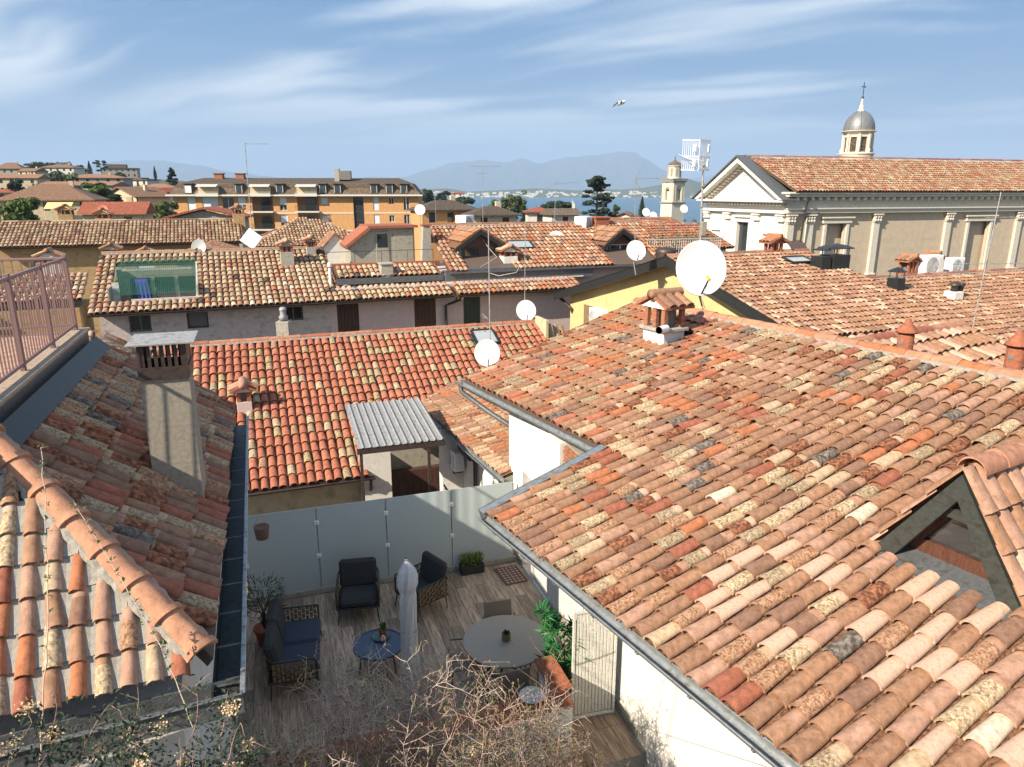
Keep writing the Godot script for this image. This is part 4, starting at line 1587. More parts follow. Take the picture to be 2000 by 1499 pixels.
func dining_chair(o: Node3D):
	legs(o, [[-0.23, 0.22], [0.23, 0.22], [-0.22, -0.22], [0.22, -0.22]], 0.44, 0.015, M.brownmetal, 0.10)
	cushion(o, "seat", V(0, 0.45, 0), V(0.48, 0.035, 0.46), M.taupe)
	cushion(o, "backrest", V(0, 0.69, -0.245), V(0.46, 0.36, 0.028), M.taupe, Basis(V(1, 0, 0), -0.16))
	for s in [-1, 1]:
		var q := mk()
		q.tube([V(s * 0.25, 0.45, 0.2), V(s * 0.26, 0.64, 0.17), V(s * 0.26, 0.65, -0.2)], [0.012, 0.012, 0.012], 6)
		part(o, "armrest", q, M.brownmetal)

func terrace_things():
	var y := 4.704
	# dining table and four chairs
	var t := thing("dining_table", "round taupe dining table with a potted succulent on it", "table", fr(V(-0.09, y, -9.37), 18))
	var tp := mk()
	tp.lathe([Vector2(0, 0.715), Vector2(0.63, 0.715), Vector2(0.655, 0.725), Vector2(0.655, 0.742), Vector2(0.645, 0.75), Vector2(0, 0.75)], 48)
	part(t, "tabletop", tp, M.taupetop)
	for k in 4:
		var a := PI / 4 + PI / 2 * k
		var q := mk()
		q.tube([V(cos(a) * 0.12, 0.71, sin(a) * 0.12), V(cos(a) * 0.10, 0.35, sin(a) * 0.10), V(cos(a) * 0.42, 0, sin(a) * 0.42)], [0.02, 0.02, 0.018], 6)
		part(t, "leg", q, M.brownmetal)
	var spots := [[V(-0.17, y, -9.98), 14, "taupe dining chair on the far side of the round table"], [V(-0.70, y, -9.28), 100, "taupe dining chair left of the round table"], [V(-0.05, y, -8.76), 198, "taupe dining chair on the near side of the round table"], [V(0.58, y, -9.55), -78, "taupe dining chair between round table and white wall"]]
	var ch: Node3D = null
	for s in spots:
		if ch == null:
			ch = thing("dining_chair", s[2], "chair", fr(s[0], s[1]), "chairs round the dining table")
			dining_chair(ch)
		else: copy(ch, "dining_chair", s[2], fr(s[0], s[1]))
	var su := thing("succulent_pot", "small dark succulent in an olive cylinder pot on dining table", "potted plant", fr(V(-0.09, y + 0.75, -9.36)))
	var pot := mk()
	pot.lathe([Vector2(0, 0), Vector2(0.062, 0), Vector2(0.066, 0.006), Vector2(0.068, 0.115), Vector2(0.060, 0.115), Vector2(0.058, 0.10), Vector2(0, 0.10)], 20)
	part(su, "pot", pot, mat(Color(0.13, 0.12, 0.06), 0.6))
	var lv := mk()
	for k in 22: leaf(lv, V(rr(-0.03, 0.03), 0.10, rr(-0.03, 0.03)), V(rr(-1, 1), rr(0.5, 1.4), rr(-1, 1)), rr(0.05, 0.09), 0.5)
	part(su, "leaves", lv, M.leafdark)
	# lounge set
	var a1 := thing("lounge_armchair", "black cushioned lounge armchair with its back to the glass fence", "armchair", fr(V(-2.74, y, -11.25), 10), "lounge armchairs")
	lounge(a1, 0.72, 0.74)
	cushion(a1, "seat_cushion", V(0, 0.37, 0.04), V(0.64, 0.15, 0.62), M.charcoal)
	cushion(a1, "back_cushion", V(0, 0.66, -0.26), V(0.66, 0.50, 0.15), M.charcoal, Basis(V(1, 0, 0), -0.2))
	var a2 := thing("lounge_armchair", "wicker sided lounge armchair half hidden behind the closed parasol", "armchair", fr(V(-1.63, y, -11.42), -48), "lounge armchairs")
	lounge(a2, 0.72, 0.74)
	cushion(a2, "seat_cushion", V(0, 0.37, 0.04), V(0.64, 0.15, 0.62), M.charcoal)
	cushion(a2, "back_cushion", V(0, 0.66, -0.26), V(0.66, 0.50, 0.15), M.charcoal, Basis(V(1, 0, 0), -0.2))
	var so := thing("lounge_sofa", "dark two seat lounge sofa along the left wall", "sofa", fr(V(-3.42, y, -9.72), 104))
	lounge(so, 1.45, 0.78)
	for k in [-0.34, 0.34]: cushion(so, "seat_cushion", V(k, 0.37, 0.05), V(0.66, 0.15, 0.66), M.navy)
	for k in [-0.34, 0.34]: cushion(so, "back_cushion", V(k, 0.66, -0.28), V(0.68, 0.48, 0.16), M.charcoal, Basis(V(1, 0, 0), -0.2))
	var ct := thing("coffee_table", "round navy metal coffee table with small pots on it", "table", fr(V(-2.1, y, -9.72)))
	var ctp := mk()
	ctp.lathe([Vector2(0, 0.395), Vector2(0.39, 0.395), Vector2(0.40, 0.40), Vector2(0.40, 0.435), Vector2(0.385, 0.435), Vector2(0.385, 0.42), Vector2(0, 0.42)], 40)
	part(ct, "tabletop", ctp, M.navytop)
	legs(ct, [[0.24, 0.14], [-0.24, 0.14], [0, -0.28]], 0.40, 0.013, M.iron, 0.2)
	single("serving_dish", "flat green dish on the navy coffee table", "dish", fr(V(-2.10, y + 0.42, -9.90)), lathe_of([[0, 0], [0.10, 0], [0.15, 0.03], [0.14, 0.032], [0.09, 0.01], [0, 0.01]], 24), mat(Color(0.04, 0.11, 0.08), 0.3))
	var op := thing("orange_pot", "orange clay pot with green sprig on the coffee table", "potted plant", fr(V(-2.07, y + 0.43, -9.93)))
	part(op, "pot", lathe_of([[0, 0], [0.05, 0], [0.065, 0.13], [0.055, 0.13], [0.05, 0.11], [0, 0.11]], 18), M.terracotta)
	var ol := mk()
	for k in 40: leaf(ol, V(rr(-0.03, 0.03), 0.11 + rr(0, 0.05), rr(-0.03, 0.03)), V(rr(-1, 1), rr(0.6, 2.0), rr(-1, 1)), rr(0.06, 0.12), 0.4)
	part(op, "leaves", ol, M.bamboo)
	single("pink_vase", "little pale pink round vase in front of the orange pot", "vase", fr(V(-2.04, y + 0.43, -9.78)), lathe_of([[0, 0], [0.03, 0], [0.05, 0.035], [0.04, 0.07], [0.02, 0.09], [0.025, 0.10], [0, 0.098]], 18), mat(Color(0.55, 0.28, 0.24), 0.4))
	# closed parasol in its white cover
	var u := thing("closed_parasol", "closed garden parasol wrapped in a tall white cover", "parasol", fr(V(-1.45, y, -8.75)))
	var cv := mk()
	var rows := []
	var prof := [[0.015, 2.42], [0.055, 2.37], [0.11, 2.28], [0.14, 2.17], [0.14, 2.06], [0.105, 1.95], [0.112, 1.86], [0.105, 1.7], [0.105, 1.4], [0.11, 1.0], [0.12, 0.6], [0.125, 0.34]]
	for p in prof:
		var row := []
		for k in 28:
			var an := TAU * k / 28
			var r2: float = p[0] * (1.0 + 0.11 * sin(an * 4 + p[1] * 2.0) + 0.07 * sin(an * 7 + p[1] * 5.0) + 0.04 * sin(an * 11 + p[1] * 17.0))
			row.append(V(cos(an) * r2, p[1], sin(an) * r2))
		rows.append(row)
	for i in rows.size() - 1:
		for k in 28:
			var k2 := (k + 1) % 28
			cv.quad(rows[i][k], rows[i][k2], rows[i + 1][k2], rows[i + 1][k])
	part(u, "cover", cv, M.coverwhite)
	var sp := mk()
	for k in 24: sp.out_quad(V(cos(TAU * k / 24) * 0.122, 1.30, sin(TAU * k / 24) * 0.122), V(cos(TAU * (k + 1) / 24) * 0.122, 1.30, sin(TAU * (k + 1) / 24) * 0.122), V(cos(TAU * (k + 1) / 24) * 0.122, 1.345, sin(TAU * (k + 1) / 24) * 0.122), V(cos(TAU * k / 24) * 0.122, 1.345, sin(TAU * k / 24) * 0.122), V(0, 1.32, 0))
	part(u, "strap", sp, M.sealwhite)
	var po := mk()
	po.rod(V(0, 0, 0), V(0, 2.46, 0), 0.02, 10)
	part(u, "pole", po, M.alu)
	part(u, "base", lathe_of([[0, 0], [0.26, 0], [0.26, 0.05], [0.06, 0.08], [0.05, 0.25], [0, 0.25]], 28), M.stonedark)
	# planter by the fence, door mat, potted olive, bowl
	var pl := thing("box_planter", "dark box planter with yellow green plants at the fence foot", "planter", fr(V(-0.80, y, -12.66), 18.3))
	var bx := mk()
	for e in [[V(0, 0.09, 0.10), V(0.46, 0.18, 0.02)], [V(0, 0.09, -0.10), V(0.46, 0.18, 0.02)], [V(-0.22, 0.09, 0), V(0.02, 0.18, 0.18)], [V(0.22, 0.09, 0), V(0.02, 0.18, 0.18)], [V(0, 0.02, 0), V(0.42, 0.03, 0.18)]]: bx.box(e[0], e[1], 0.003)
	part(pl, "box", bx, M.charcoal)
	var sl := mk()
	sl.box(V(0, 0.13, 0), V(0.42, 0.04, 0.18))
	part(pl, "soil", sl, M.soil)
	for m in [M.leaf, M.leafyellow]:
		var lf := mk()
		for k in 190: leaf(lf, V(rr(-0.22, 0.22), rr(0.14, 0.34), rr(-0.1, 0.1)), V(rr(-1, 1), rr(0.2, 1.6), rr(-1, 1)), rr(0.05, 0.09), 0.45)
		part(pl, "leaves", lf, m)
	var mt := thing("door_mat", "reddish patterned door mat before the terrace door", "mat", fr(V(-0.02, 4.706, -12.52), 18.3 + 3))
	var mm := mk()
	mm.box(V(0, 0.008, 0), V(0.46, 0.014, 0.66), 0.004)
	part(mt, "mat", mm, M.matrug)
	var pt := mk()
	for i in 5:
		for j in 7:
			pt.box(V(-0.16 + 0.08 * i, 0.0165, -0.26 + 0.087 * j), V(0.042, 0.003, 0.042), 0.0, Basis(Vector3.UP, PI / 4))
	part(mt, "pattern", pt, mat(Color(0.42, 0.33, 0.29), 0.95))
	var ot := thing("potted_shrub", "feathery shrub in a red clay pot in the terrace's left corner", "potted plant", fr(V(-4.12, y, -10.35)))
	part(ot, "pot", lathe_of([[0, 0], [0.12, 0], [0.165, 0.26], [0.18, 0.26], [0.18, 0.31], [0.155, 0.31], [0.145, 0.27], [0, 0.27]], 24), M.pot)
	var stm := mk()
	for k in 12: stm.tube([V(0, 0.27, 0), V(rr(-0.06, 0.06), 0.5, rr(-0.06, 0.06)), V(rr(-0.3, 0.3), rr(0.75, 1.0), rr(-0.3, 0.3))], [0.012, 0.008, 0.003], 5)
	part(ot, "stem", stm, M.bark)
	var otl := mk()
	for k in 420:
		var an := rr(0, TAU)
		var q := sqrt(rng.randf()) * 0.32
		leaf(otl, V(cos(an) * q, rr(0.55, 1.12), sin(an) * q), V(cos(an), rr(0.0, 1.5), sin(an)), rr(0.07, 0.13), 0.16)
	part(ot, "leaves", otl, M.olivegreen)
	var bw := thing("fluted_bowl", "white fluted bowl standing on the terracotta coping", "bowl", fr(V(0.32, 5.672, -8.02) + V(-0.06, 0, 0.22)))
	var bm := mk()
	var br := []
	for p in [[0.07, 0.0], [0.10, 0.01], [0.155, 0.055], [0.165, 0.06], [0.15, 0.058], [0.10, 0.025], [0.0, 0.018]]:
		var row := []
		for k in 36:
			var an := TAU * k / 36
			var r2: float = p[0] * (1.0 + (0.05 if k % 2 else -0.02) * clampf(p[0] * 8 - 0.4, 0, 1))
			row.append(V(cos(an) * r2, p[1], sin(an) * r2))
		br.append(row)
	for i in br.size() - 1:
		for k in 36: bm.quad(br[i][(k + 1) % 36], br[i][k], br[i + 1][k], br[i + 1][(k + 1) % 36])
	part(bw, "bowl", bm, mat(Color(0.60, 0.60, 0.60), 0.35))
	# bamboo with bright artificial-looking leaves by the screen
	var bb := thing("bamboo_plant", "tall bamboo plant with bright green leaf tufts beside slatted screen", "plant", fr(V(0.72, y, -8.86)))
	var culm := mk()
	var tips := []
	for k in 9:
		var bx2 := rr(-0.12, 0.12)
		var bz := rr(-0.16, 0.16)
		var tx := bx2 + rr(-0.36, 0.36)
		var tz := bz + rr(-0.25, 0.25)
		var hh := rr(1.2, 1.95)
		culm.tube([V(bx2, 0, bz), V(bx2, hh * 0.5, bz), V(tx, hh, tz)], [0.010, 0.009, 0.004], 5)
		for j in 5:
			var f := 0.30 + 0.16 * j
			tips.append(V(bx2, 0, bz).lerp(V(tx, hh, tz), f) + V(rr(-0.14, 0.14), rr(-0.05, 0.05), rr(-0.14, 0.14)))
		tips.append(V(tx, hh, tz))
	for e in [V(0.45, 1.86, -0.1), V(0.58, 1.9, -0.05), V(0.36, 1.8, 0.0)]: tips.append(e)
	part(bb, "culm", culm, M.wicker)
	var bl := mk()
	for p in tips:
		for k in 16: leaf(bl, p + V(rr(-0.03, 0.03), rr(-0.03, 0.03), rr(-0.03, 0.03)), V(rr(-1, 1), rr(-0.7, 0.9), rr(-1, 1)), rr(0.12, 0.21), 0.2)
	part(bb, "leaves", bl, M.bamboo)
	part(bb, "pot", lathe_of([[0, 0], [0.18, 0], [0.2, 0.3], [0.18, 0.3], [0, 0.28]], 20), M.charcoal)
	# hanging basket on the left wall
	var hb := thing("hanging_pot", "brown hanging pot with red cord below the left gutter", "pot", fr(V(-4.22, 6.35, -10.9)))
	part(hb, "pot", lathe_of([[0, 0], [0.10, 0], [0.13, 0.22], [0.115, 0.22], [0.10, 0.18], [0, 0.18]], 18), mat(Color(0.16, 0.10, 0.07), 0.8))
	var cd := mk()
	cd.tube([V(-0.12, 0.2, 0), V(0, 0.5, 0), V(0.12, 0.2, 0)], [0.005, 0.005, 0.005], 4)
	part(hb, "cord", cd, M.dishred)

func lathe_of(pts: Array, seg: int) -> MB:
	var mb := mk()
	var p := []
	for e in pts: p.append(Vector2(e[0], e[1]))
	mb.lathe(p, seg)
	return mb

# =====================================================================  long house with lilac walls across the middle
func pink_house():
	var T := fr(V(-10.03, 0, -27.64), 22)
	var h := thing("lilac_house", "long pale lilac plastered house with mottled old tile roof and dormers", "house", T)
	var roof := Node3D.new()
	roof.name = "roof"
	h.add_child(roof)
	var y0 := 7.71
	var L := Transform3D(Basis.IDENTITY, V(0, y0, 0))
	lay(roof, L, 0.35, [rect(-5.7, 0.05, 3.3, 0.85), rect(-5.7, 0.85, -5.15, 4.0), rect(-2.05, 0.85, 3.3, 4.0), rect(-5.7, 4.0, 3.3, 4.95), rect(3.3, 0.05, 8.05, 1.2)], 0.232, PAL_OLD, 300)
	ridge(roof, V(-5.7, y0 + 1.80, -5.0), V(3.3, y0 + 1.80, -5.0), ["rose", "tan", "lichr"], 0.13, 0.45)
	var up := Node3D.new()
	up.name = "upper_roof"
	h.add_child(up)
	lay(up, Transform3D(Basis.IDENTITY, V(0, y0 + 0.22, 0)), 0.35, [rect(3.4, 1.38, 8.0, 2.5)], 0.232, PAL_OLD, 100)
	var lead := mk()
	lead.box(V(5.7, y0 + 0.60, -1.36), V(4.7, 0.24, 0.10))
	part(h, "lead_step", lead, M.lead)
	var cop := mk()
	cop.box(V(5.7, y0 + 1.14, -2.66), V(5.1, 0.22, 0.2), 0.01)
	part(h, "coping", cop, M.terracotta)
	var flat := mk()
	flat.box(V(5.4, y0 + 0.85, -4.9), V(5.0, 0.1, 4.4))
	part(h, "flat_roof", flat, M.concrete)
	var st := Node3D.new()
	st.name = "strip_roof"
	h.add_child(st)
	lay(st, L, 0.35, [rect(8.3, 0.05, 14.3, 1.05)], 0.225, PAL_BACK, 140)
	var lw := mk()
	lw.prism(PackedVector2Array([Vector2(8.1, y0 + 0.36), Vector2(15.5, y0 + 0.36), Vector2(15.5, y0 + 0.92), Vector2(8.1, y0 + 0.92)]), -1.3, -1.12)
	lw.box(V(14.5, y0 + 0.80, -1.6), V(12.5, 0.06, 1.2))
	part(h, "lead_strip", lw, M.lead)
	var wl := mk()
	wl.box(V(11.5, y0 + 0.40, -1.10), V(6.9, 0.05, 0.12), 0.008)
	part(h, "white_edge", wl, M.sealwhite)
	var bk := Node3D.new()
	bk.name = "rear_roof"
	h.add_child(bk)
	lay(bk, Transform3D(Basis.IDENTITY, V(0, 8.58, -1.18)), 0.42, [PackedVector2Array([Vector2(8.25, 0.0), Vector2(20.5, 0.0), Vector2(20.5, 4.25), Vector2(8.6, 4.25)])], 0.225, PAL_BACK, 300, [rect(9.15, -0.2, 11.5, 2.6), rect(16.75, -0.1, 19.3, 2.6), rect(11.9, 1.7, 13.2, 2.4)])
	ridge(bk, V(8.6, 10.42, -5.46), V(20.5, 10.42, -5.46), ["red", "brown", "tan"], 0.13, 0.45)
	# walls, windows and shutters
	var W := Transform3D(Basis.IDENTITY, V(0, 0, -0.5))
	var w := mk()
	w.X = W
	var ops := [[-4.54, 6.88, -3.8, 7.5], [-2.55, 6.87, -1.79, 7.5], [1.05, 6.94, 1.8, 7.5], [3.16, 6.29, 4.06, 7.5], [6.45, 6.28, 7.42, 7.55], [8.69, 6.2, 9.48, 7.5]]
	w.wall(-5.5, 2.9, 0, y0 - 0.06, ops.slice(0, 3), 0.3)
	part(h, "wall", w, M.pinkwall)
	var w2 := mk()
	w2.X = W
	w2.wall(2.9, 14.2, 0, y0 - 0.06, ops.slice(3, 6), 0.3)
	part(h, "wall", w2, M.pinkwall2)
	var w3 := mk()
	w3.box(V(-1.2, 3.8, -5.2), V(8.6, 7.6, 8.8))
	part(h, "rear_wall", w3, M.whitestain)
	var w4 := mk()
	w4.box(V(8.6, 4.05, -3.4), V(10.8, 8.1, 5.3))
	w4.box(V(14.3, 4.2, -4.4), V(12.2, 8.4, 5.6))
	part(h, "rear_wall", w4, M.pinkwall2)
	for i in [0, 2]:
		var o: Array = ops[i]
		var g := mk()
		g.X = W
		var cx: float = (o[0] + o[2]) / 2
		for k in range(-6, 12):
			for sg in [-1, 1]:
				var a := Vector2(o[0] + 0.13 * k, o[1])
				var b := Vector2(o[0] + 0.13 * k + sg * 0.62, o[3])
				var seg := Geometry2D.intersect_polyline_with_polygon(PackedVector2Array([a, b]), rect(o[0], o[1], o[2], o[3]))
				for s in seg: g.rod(V(s[0].x, s[0].y, -0.04), V(s[1].x, s[1].y, -0.04), 0.008, 4)
		part(h, "window_grille", g, M.iron)
		window(h, W, o[0], o[1], o[2], o[3], M.greywall, M.glassdark, 0.2)
	window(h, W, ops[1][0], ops[1][1], ops[1][2], ops[1][3], M.iron, M.shade_and_soot, 0.2, 0)  # opaque pane; the unlit interior behind is painted as its colour
	shutter(h, W, ops[3][0], ops[3][1], ops[3][2], ops[3][3], M.shutter)
	shutter(h, W, ops[4][0], ops[4][1], ops[4][2], ops[4][3], M.shutter)
	shutter(h, W, ops[5][0], ops[5][1], ops[5][2], ops[5][3], M.greenshutter)
	var sl := mk()
	sl.X = W
	sl.box(V(6.93, 6.25, 0.03), V(1.15, 0.06, 0.16), 0.008)
	part(h, "sill", sl, M.stone)
	gutter(h, V(-5.8, y0 - 0.03, 0.08), V(8.1, y0 - 0.03, 0.08), M.copperbrown, 0.07, 1.2)
	gutter(h, V(8.3, y0 - 0.03, 0.08), V(14.3, y0 - 0.03, 0.08), M.copperbrown, 0.07, 1.2)
	downpipe(h, [V(8.2, y0 - 0.1, 0.06), V(8.2, y0 - 0.28, 0.0), V(7.85, y0 - 0.5, -0.4), V(7.85, 0.2, -0.42)], M.iron, 0.06)
	downpipe(h, [V(8.4, y0 - 0.1, 0.06), V(8.38, y0 - 0.24, 0.0), V(7.95, y0 - 0.46, -0.36)], M.iron, 0.05)
	# roof loggia under green netting
	var lg := Node3D.new()
	lg.name = "roof_loggia"
	h.add_child(lg)
	var fb := mk()
	fb.box(V(-3.6, y0 - 0.75, -2.4), V(3.1, 0.06, 3.2))
	part(lg, "loggia_floor", fb, M.concrete)
	var bw := mk()
	bw.box(V(-3.6, y0 + 0.2, -3.98), V(3.1, 2.0, 0.06))
	bw.box(V(-5.14, y0 + 0.0, -2.4), V(0.05, 1.6, 3.1))
	bw.box(V(-2.06, y0 + 0.0, -2.4), V(0.05, 1.6, 3.1))
	part(lg, "loggia_wall", bw, M.greywall)
	for k in 3:
		var q := mk()
		q.box(V(-4.3 + 0.9 * k, y0 + 0.15, -3.92), V(0.74, 1.4, 0.03))
		part(lg, "glass_door", q, M.glassdark)
	var fm := mk()
	fm.box(V(-3.25, y0 + 0.30, -0.88), V(2.3, 0.12, 0.10))
	fm.box(V(-2.10, y0 + 0.85, -2.4), V(0.09, 0.12, 3.3), 0.0, Basis(V(1, 0, 0), atan(0.35)))
	fm.box(V(-3.6, y0 + 1.22, -3.65), V(2.6, 0.10, 0.08))
	part(lg, "frame", fm, M.sealwhite)
	var pn := mk()
	pn.box(V(-4.95, y0 + 0.55, -1.5), V(0.24, 0.8, 0.03))
	part(lg, "white_panel", pn, M.sealwhite)
	var net := mk()
	var ny := func(u): return y0 + 0.35 * u + 0.22
	for k in 40:
		var x := -5.0 + 2.85 * k / 39
		net.rod(V(x, ny.call(0.9), -0.9), V(x, ny.call(4.0), -4.0), 0.006, 3)
	for k in 40:
		var u := 0.9 + 3.1 * k / 39
		net.rod(V(-5.0, ny.call(u), -u), V(-2.15, ny.call(u), -u), 0.006, 3)
	for k in 22:
		var u := 0.9 + 3.1 * k / 21
		net.rod(V(-2.15, ny.call(u), -u), V(-2.1, ny.call(u) - 0.4, -u), 0.006, 3)
	part(lg, "netting", net, M.greennet)
	var cl := mk()
	for k in 6: cl.quad(V(-4.2 + 0.07 * k, y0 + 0.1, -1.6 - 0.06 * (k % 2)), V(-4.13 + 0.07 * k, y0 + 0.1, -1.6 - 0.06 * ((k + 1) % 2)), V(-4.13 + 0.07 * k - 0.1, y0 + 1.0, -1.9), V(-4.2 + 0.07 * k - 0.1, y0 + 1.0, -1.9))
	part(lg, "blue_cloth", cl, M.bluecloth)
	# dormers on the rear roof
	for e in [[8.9, 10.13, 11.45, 8.95, 10.33, 9.55, -2.4, 0], [16.75, 17.8, 18.95, 8.95, 10.20, 9.45, -2.6, 1]]:
		var d := Node3D.new()
		d.name = "dormer"
		h.add_child(d, true)
		var dz: float = e[6]
		var ax: float = e[1]
		var ay: float = e[4]
		var ey: float = e[5]
		var sd := mk()
		for x in [e[0] + 0.28, e[2] - 0.28]: sd.box(V(x, (8.6 + ey) / 2 + 0.1, dz - 1.35), V(0.12, ey - 8.5, 2.7))
		part(d, "side_wall", sd, M.white)
		var fw := mk()
		fw.X = Transform3D(Basis.IDENTITY, V(0, 0, dz))
		fw.wall(e[0] + 0.22, e[2] - 0.22, 8.6, ey, [[e[0] + 0.5, e[3], e[2] - 0.5, ey]], 0.12)
		part(d, "front_wall", fw, M.fascia)
		var gb := mk()
		gb.prism(PackedVector2Array([Vector2(e[0] + 0.22, ey), Vector2(e[2] - 0.22, ey), Vector2(ax, ay - 0.1)]), dz - 0.1, dz - 0.02)
		part(d, "gable", gb, M.woodframe)
		window(d, Transform3D(Basis.IDENTITY, V(0, 0, dz)), e[0] + 0.5, e[3], e[2] - 0.5, ey, M.woodframe if e[7] == 0 else M.sealwhite, M.glassdark, 0.08, 1)
		for sg in [-1, 1]:
			var ex: float = e[0] if sg < 0 else e[2]
			var p := mk()
			p.prism(PackedVector2Array([Vector2(ax, ay), Vector2(ex, ey - 0.04), Vector2(ex, ey - 0.24), Vector2(ax, ay - 0.22)]), dz, dz + 0.30)
			part(d, "verge_board", p, M.darkmetal)
			var dk := mk()
			dk.prism(PackedVector2Array([Vector2(ax, ay), Vector2(ex, ey - 0.04), Vector2(ex, ey + 0.02), Vector2(ax, ay + 0.06)]), dz - 3.1, dz + 0.31)
			part(d, "roof_deck", dk, M.channel)
			var dir := (Vector2(ex, ey) - Vector2(ax, ay)).normalized()
			var out := Vector2(-dir.y, dir.x)
			if out.y < 0: out = -out
			var len := (Vector2(ex, ey) - Vector2(ax, ay)).length()
			var nr := V(out.x, out.y, 0)
			var dn := V(dir.x, dir.y, 0)
			for i in 14:
				for j in int(len / 0.37):
					var t2 := MeshInstance3D.new()
					t2.name = "roof_tile"
					t2.mesh = tile_meshes[rng.randi() % 4]
					t2.material_override = M[["tan", "rose", "lichr", "brown", "orange"][rng.randi() % 5]]
					t2.transform = Transform3D(Basis(nr.cross(dn), nr, dn) * Basis.from_euler(V(-0.03, rr(-0.03, 0.03), 0)), V(ax, ay + 0.06, dz + 0.2 - 0.22 * i) + dn * (0.2 + 0.37 * j))
					d.add_child(t2, true)
		var lg2 := mk()
		lg2.box(V((e[0] + e[2]) / 2 + 0.1, 8.78, dz + 0.55), V(e[2] - e[0] - 0.1, 0.05, 1.1), 0.0, Basis(V(1, 0, 0), 0.3))
		part(d, "lead_apron", lg2, M.lead)
		var sl2 := mk()
		sl2.box(V((e[0] + e[2]) / 2, e[3] - 0.04, dz + 0.06), V(e[2] - e[0] - 0.4, 0.06, 0.2))
		part(d, "sill", sl2, M.sealwhite)
	# stair head on the flat roof
	var sh := thing("stair_head", "grey concrete stair head with sloping slab roof on flat rooftop", "stair head", T * fr(V(6.1, y0 + 0.9, -5.2)))
	var sb := mk()
	sb.prism(PackedVector2Array([Vector2(-1.5, 0), Vector2(1.6, 0), Vector2(1.6, 1.72), Vector2(-0.5, 1.74), Vector2(-1.5, 1.0)]), -1.6, 0.25)
	part(sh, "wall", sb, M.greywall)
	var sr := mk()
	sr.prism(PackedVector2Array([Vector2(-0.62, 1.82), Vector2(-1.75, 0.98), Vector2(-1.70, 0.86), Vector2(-0.55, 1.70)]), -1.8, 0.5)
	sr.box(V(0.55, 1.80, -0.7), V(2.4, 0.12, 2.3))
	part(sh, "roof_slab", sr, M.terracotta)
	var sd2 := mk()
	sd2.box(V(0.02, 0.82, 0.27), V(0.62, 1.5, 0.05), 0.01)
	part(sh, "door", sd2, M.greywall)
	var sw := mk()
	sw.box(V(0.02, 1.15, 0.30), V(0.5, 0.62, 0.02))
	part(sh, "door_window", sw, M.glassdark)
	var dkr := mk()
	dkr.box(V(1.05, 0.85, 0.26), V(0.95, 1.6, 0.03))
	part(sh, "recess_panel", dkr, M.greywall)  # added flat panel standing for the dark recess, coloured as the wall
	var hr := thing("roof_railing", "thin wire railing along the flat rooftop", "railing", T * fr(V(5.8, y0 + 1.2, -2.75)))
	var hq := mk()
	hq.rod(V(-2.6, 0.55, 0), V(2.2, 0.55, 0), 0.012, 4)
	part(hr, "rail", hq, M.iron)
	for k in 5:
		var q := mk()
		q.rod(V(-2.6 + 1.2 * k, 0, 0), V(-2.6 + 1.2 * k, 0.55, 0), 0.012, 4)
		part(hr, "post", q, M.iron)
	var tc := thing("tall_chimney", "tall pale concrete chimney beside the stair head", "chimney", T * fr(V(8.0, y0 + 0.8, -3.9)))
	var tb := mk()
	tb.prism(PackedVector2Array([Vector2(-0.30, 0), Vector2(0.22, 0), Vector2(0.17, 1.95), Vector2(-0.17, 1.95)]), -0.2, 0.2)
	part(tc, "shaft", tb, M.concrete)
	var tcp := mk()
	tcp.box(V(0, 2.0, 0), V(0.46, 0.07, 0.5), 0.01)
	part(tc, "cap", tcp, M.terracotta)
	var wg := thing("white_gable", "small white gabled rooftop wall behind the flat roof", "house", T * fr(V(4.2, 8.4, -6.9)))
	var wq := mk()
	wq.prism(PackedVector2Array([Vector2(-0.85, -2.5), Vector2(0.85, -2.5), Vector2(0.85, 0.75), Vector2(0.0, 1.62), Vector2(-0.85, 0.7)]), -1.5, 0.2)
	part(wg, "wall", wq, M.white)
	var wr := mk()
	wr.prism(PackedVector2Array([Vector2(0.0, 1.64), Vector2(0.95, 0.68), Vector2(0.95, 0.76), Vector2(0.0, 1.74), Vector2(-0.95, 0.72), Vector2(-0.95, 0.64)]), -1.6, 0.3)
	part(wg, "roof", wr, M.farroof2)
	# chimneys on this roof
	var defs := [[1.58, -3.45, 0.55, 0.45, 0.62, "grey plastered chimney with tile hood near the mottled roof's ridge", M.concrete], [2.72, -4.35, 0.40, 0.40, 0.42, "narrow grey chimney on the ridge beside the flat roof", M.concrete]]
	for e in defs:
		var c := thing("plastered_chimney", e[5], "chimney", T * fr(V(e[0], y0 - 0.35 * e[1] - 0.05, e[1])))
		chimney_parts(c, e[2], e[3], e[4], 0.34, e[6], M.terracotta, ["lich", "rose"])
	var bcm := thing("block_chimney", "plain pale rendered chimney block rising from the lower roof strip", "chimney", T * fr(V(5.56, y0 + 0.3, -1.75)))
	var bq := mk()
	bq.prism(PackedVector2Array([Vector2(-0.34, 0.0), Vector2(0.27, 0.0), Vector2(0.24, 0.95), Vector2(-0.24, 0.95)]), -0.3, 0.3)
	part(bcm, "shaft", bq, M.concrete)
	var bt := mk()
	bt.box(V(0, 0.98, 0), V(0.6, 0.06, 0.7), 0.01)
	part(bcm, "cap", bt, M.concrete)
	var wcm := thing("white_chimney", "short white chimney box with tile lid beside the left dormer", "chimney", T * fr(V(11.45, 8.35, -2.0)))
	chimney_parts(wcm, 0.7, 0.6, 0.75, 0.3, M.white, M.terracotta, ["rose", "pale"])
	var sk := thing("skylight", "flat skylight between the dormers of the lilac house", "skylight", T * Transform3D(Basis(V(1, 0, 0), V(0, 0.92, 0.387), V(0, -0.387, 0.92)), V(12.55, 8.58 + 0.42 * 2.05 + 0.03, -3.25)))
	skylight_parts(sk, 1.2, 0.75)
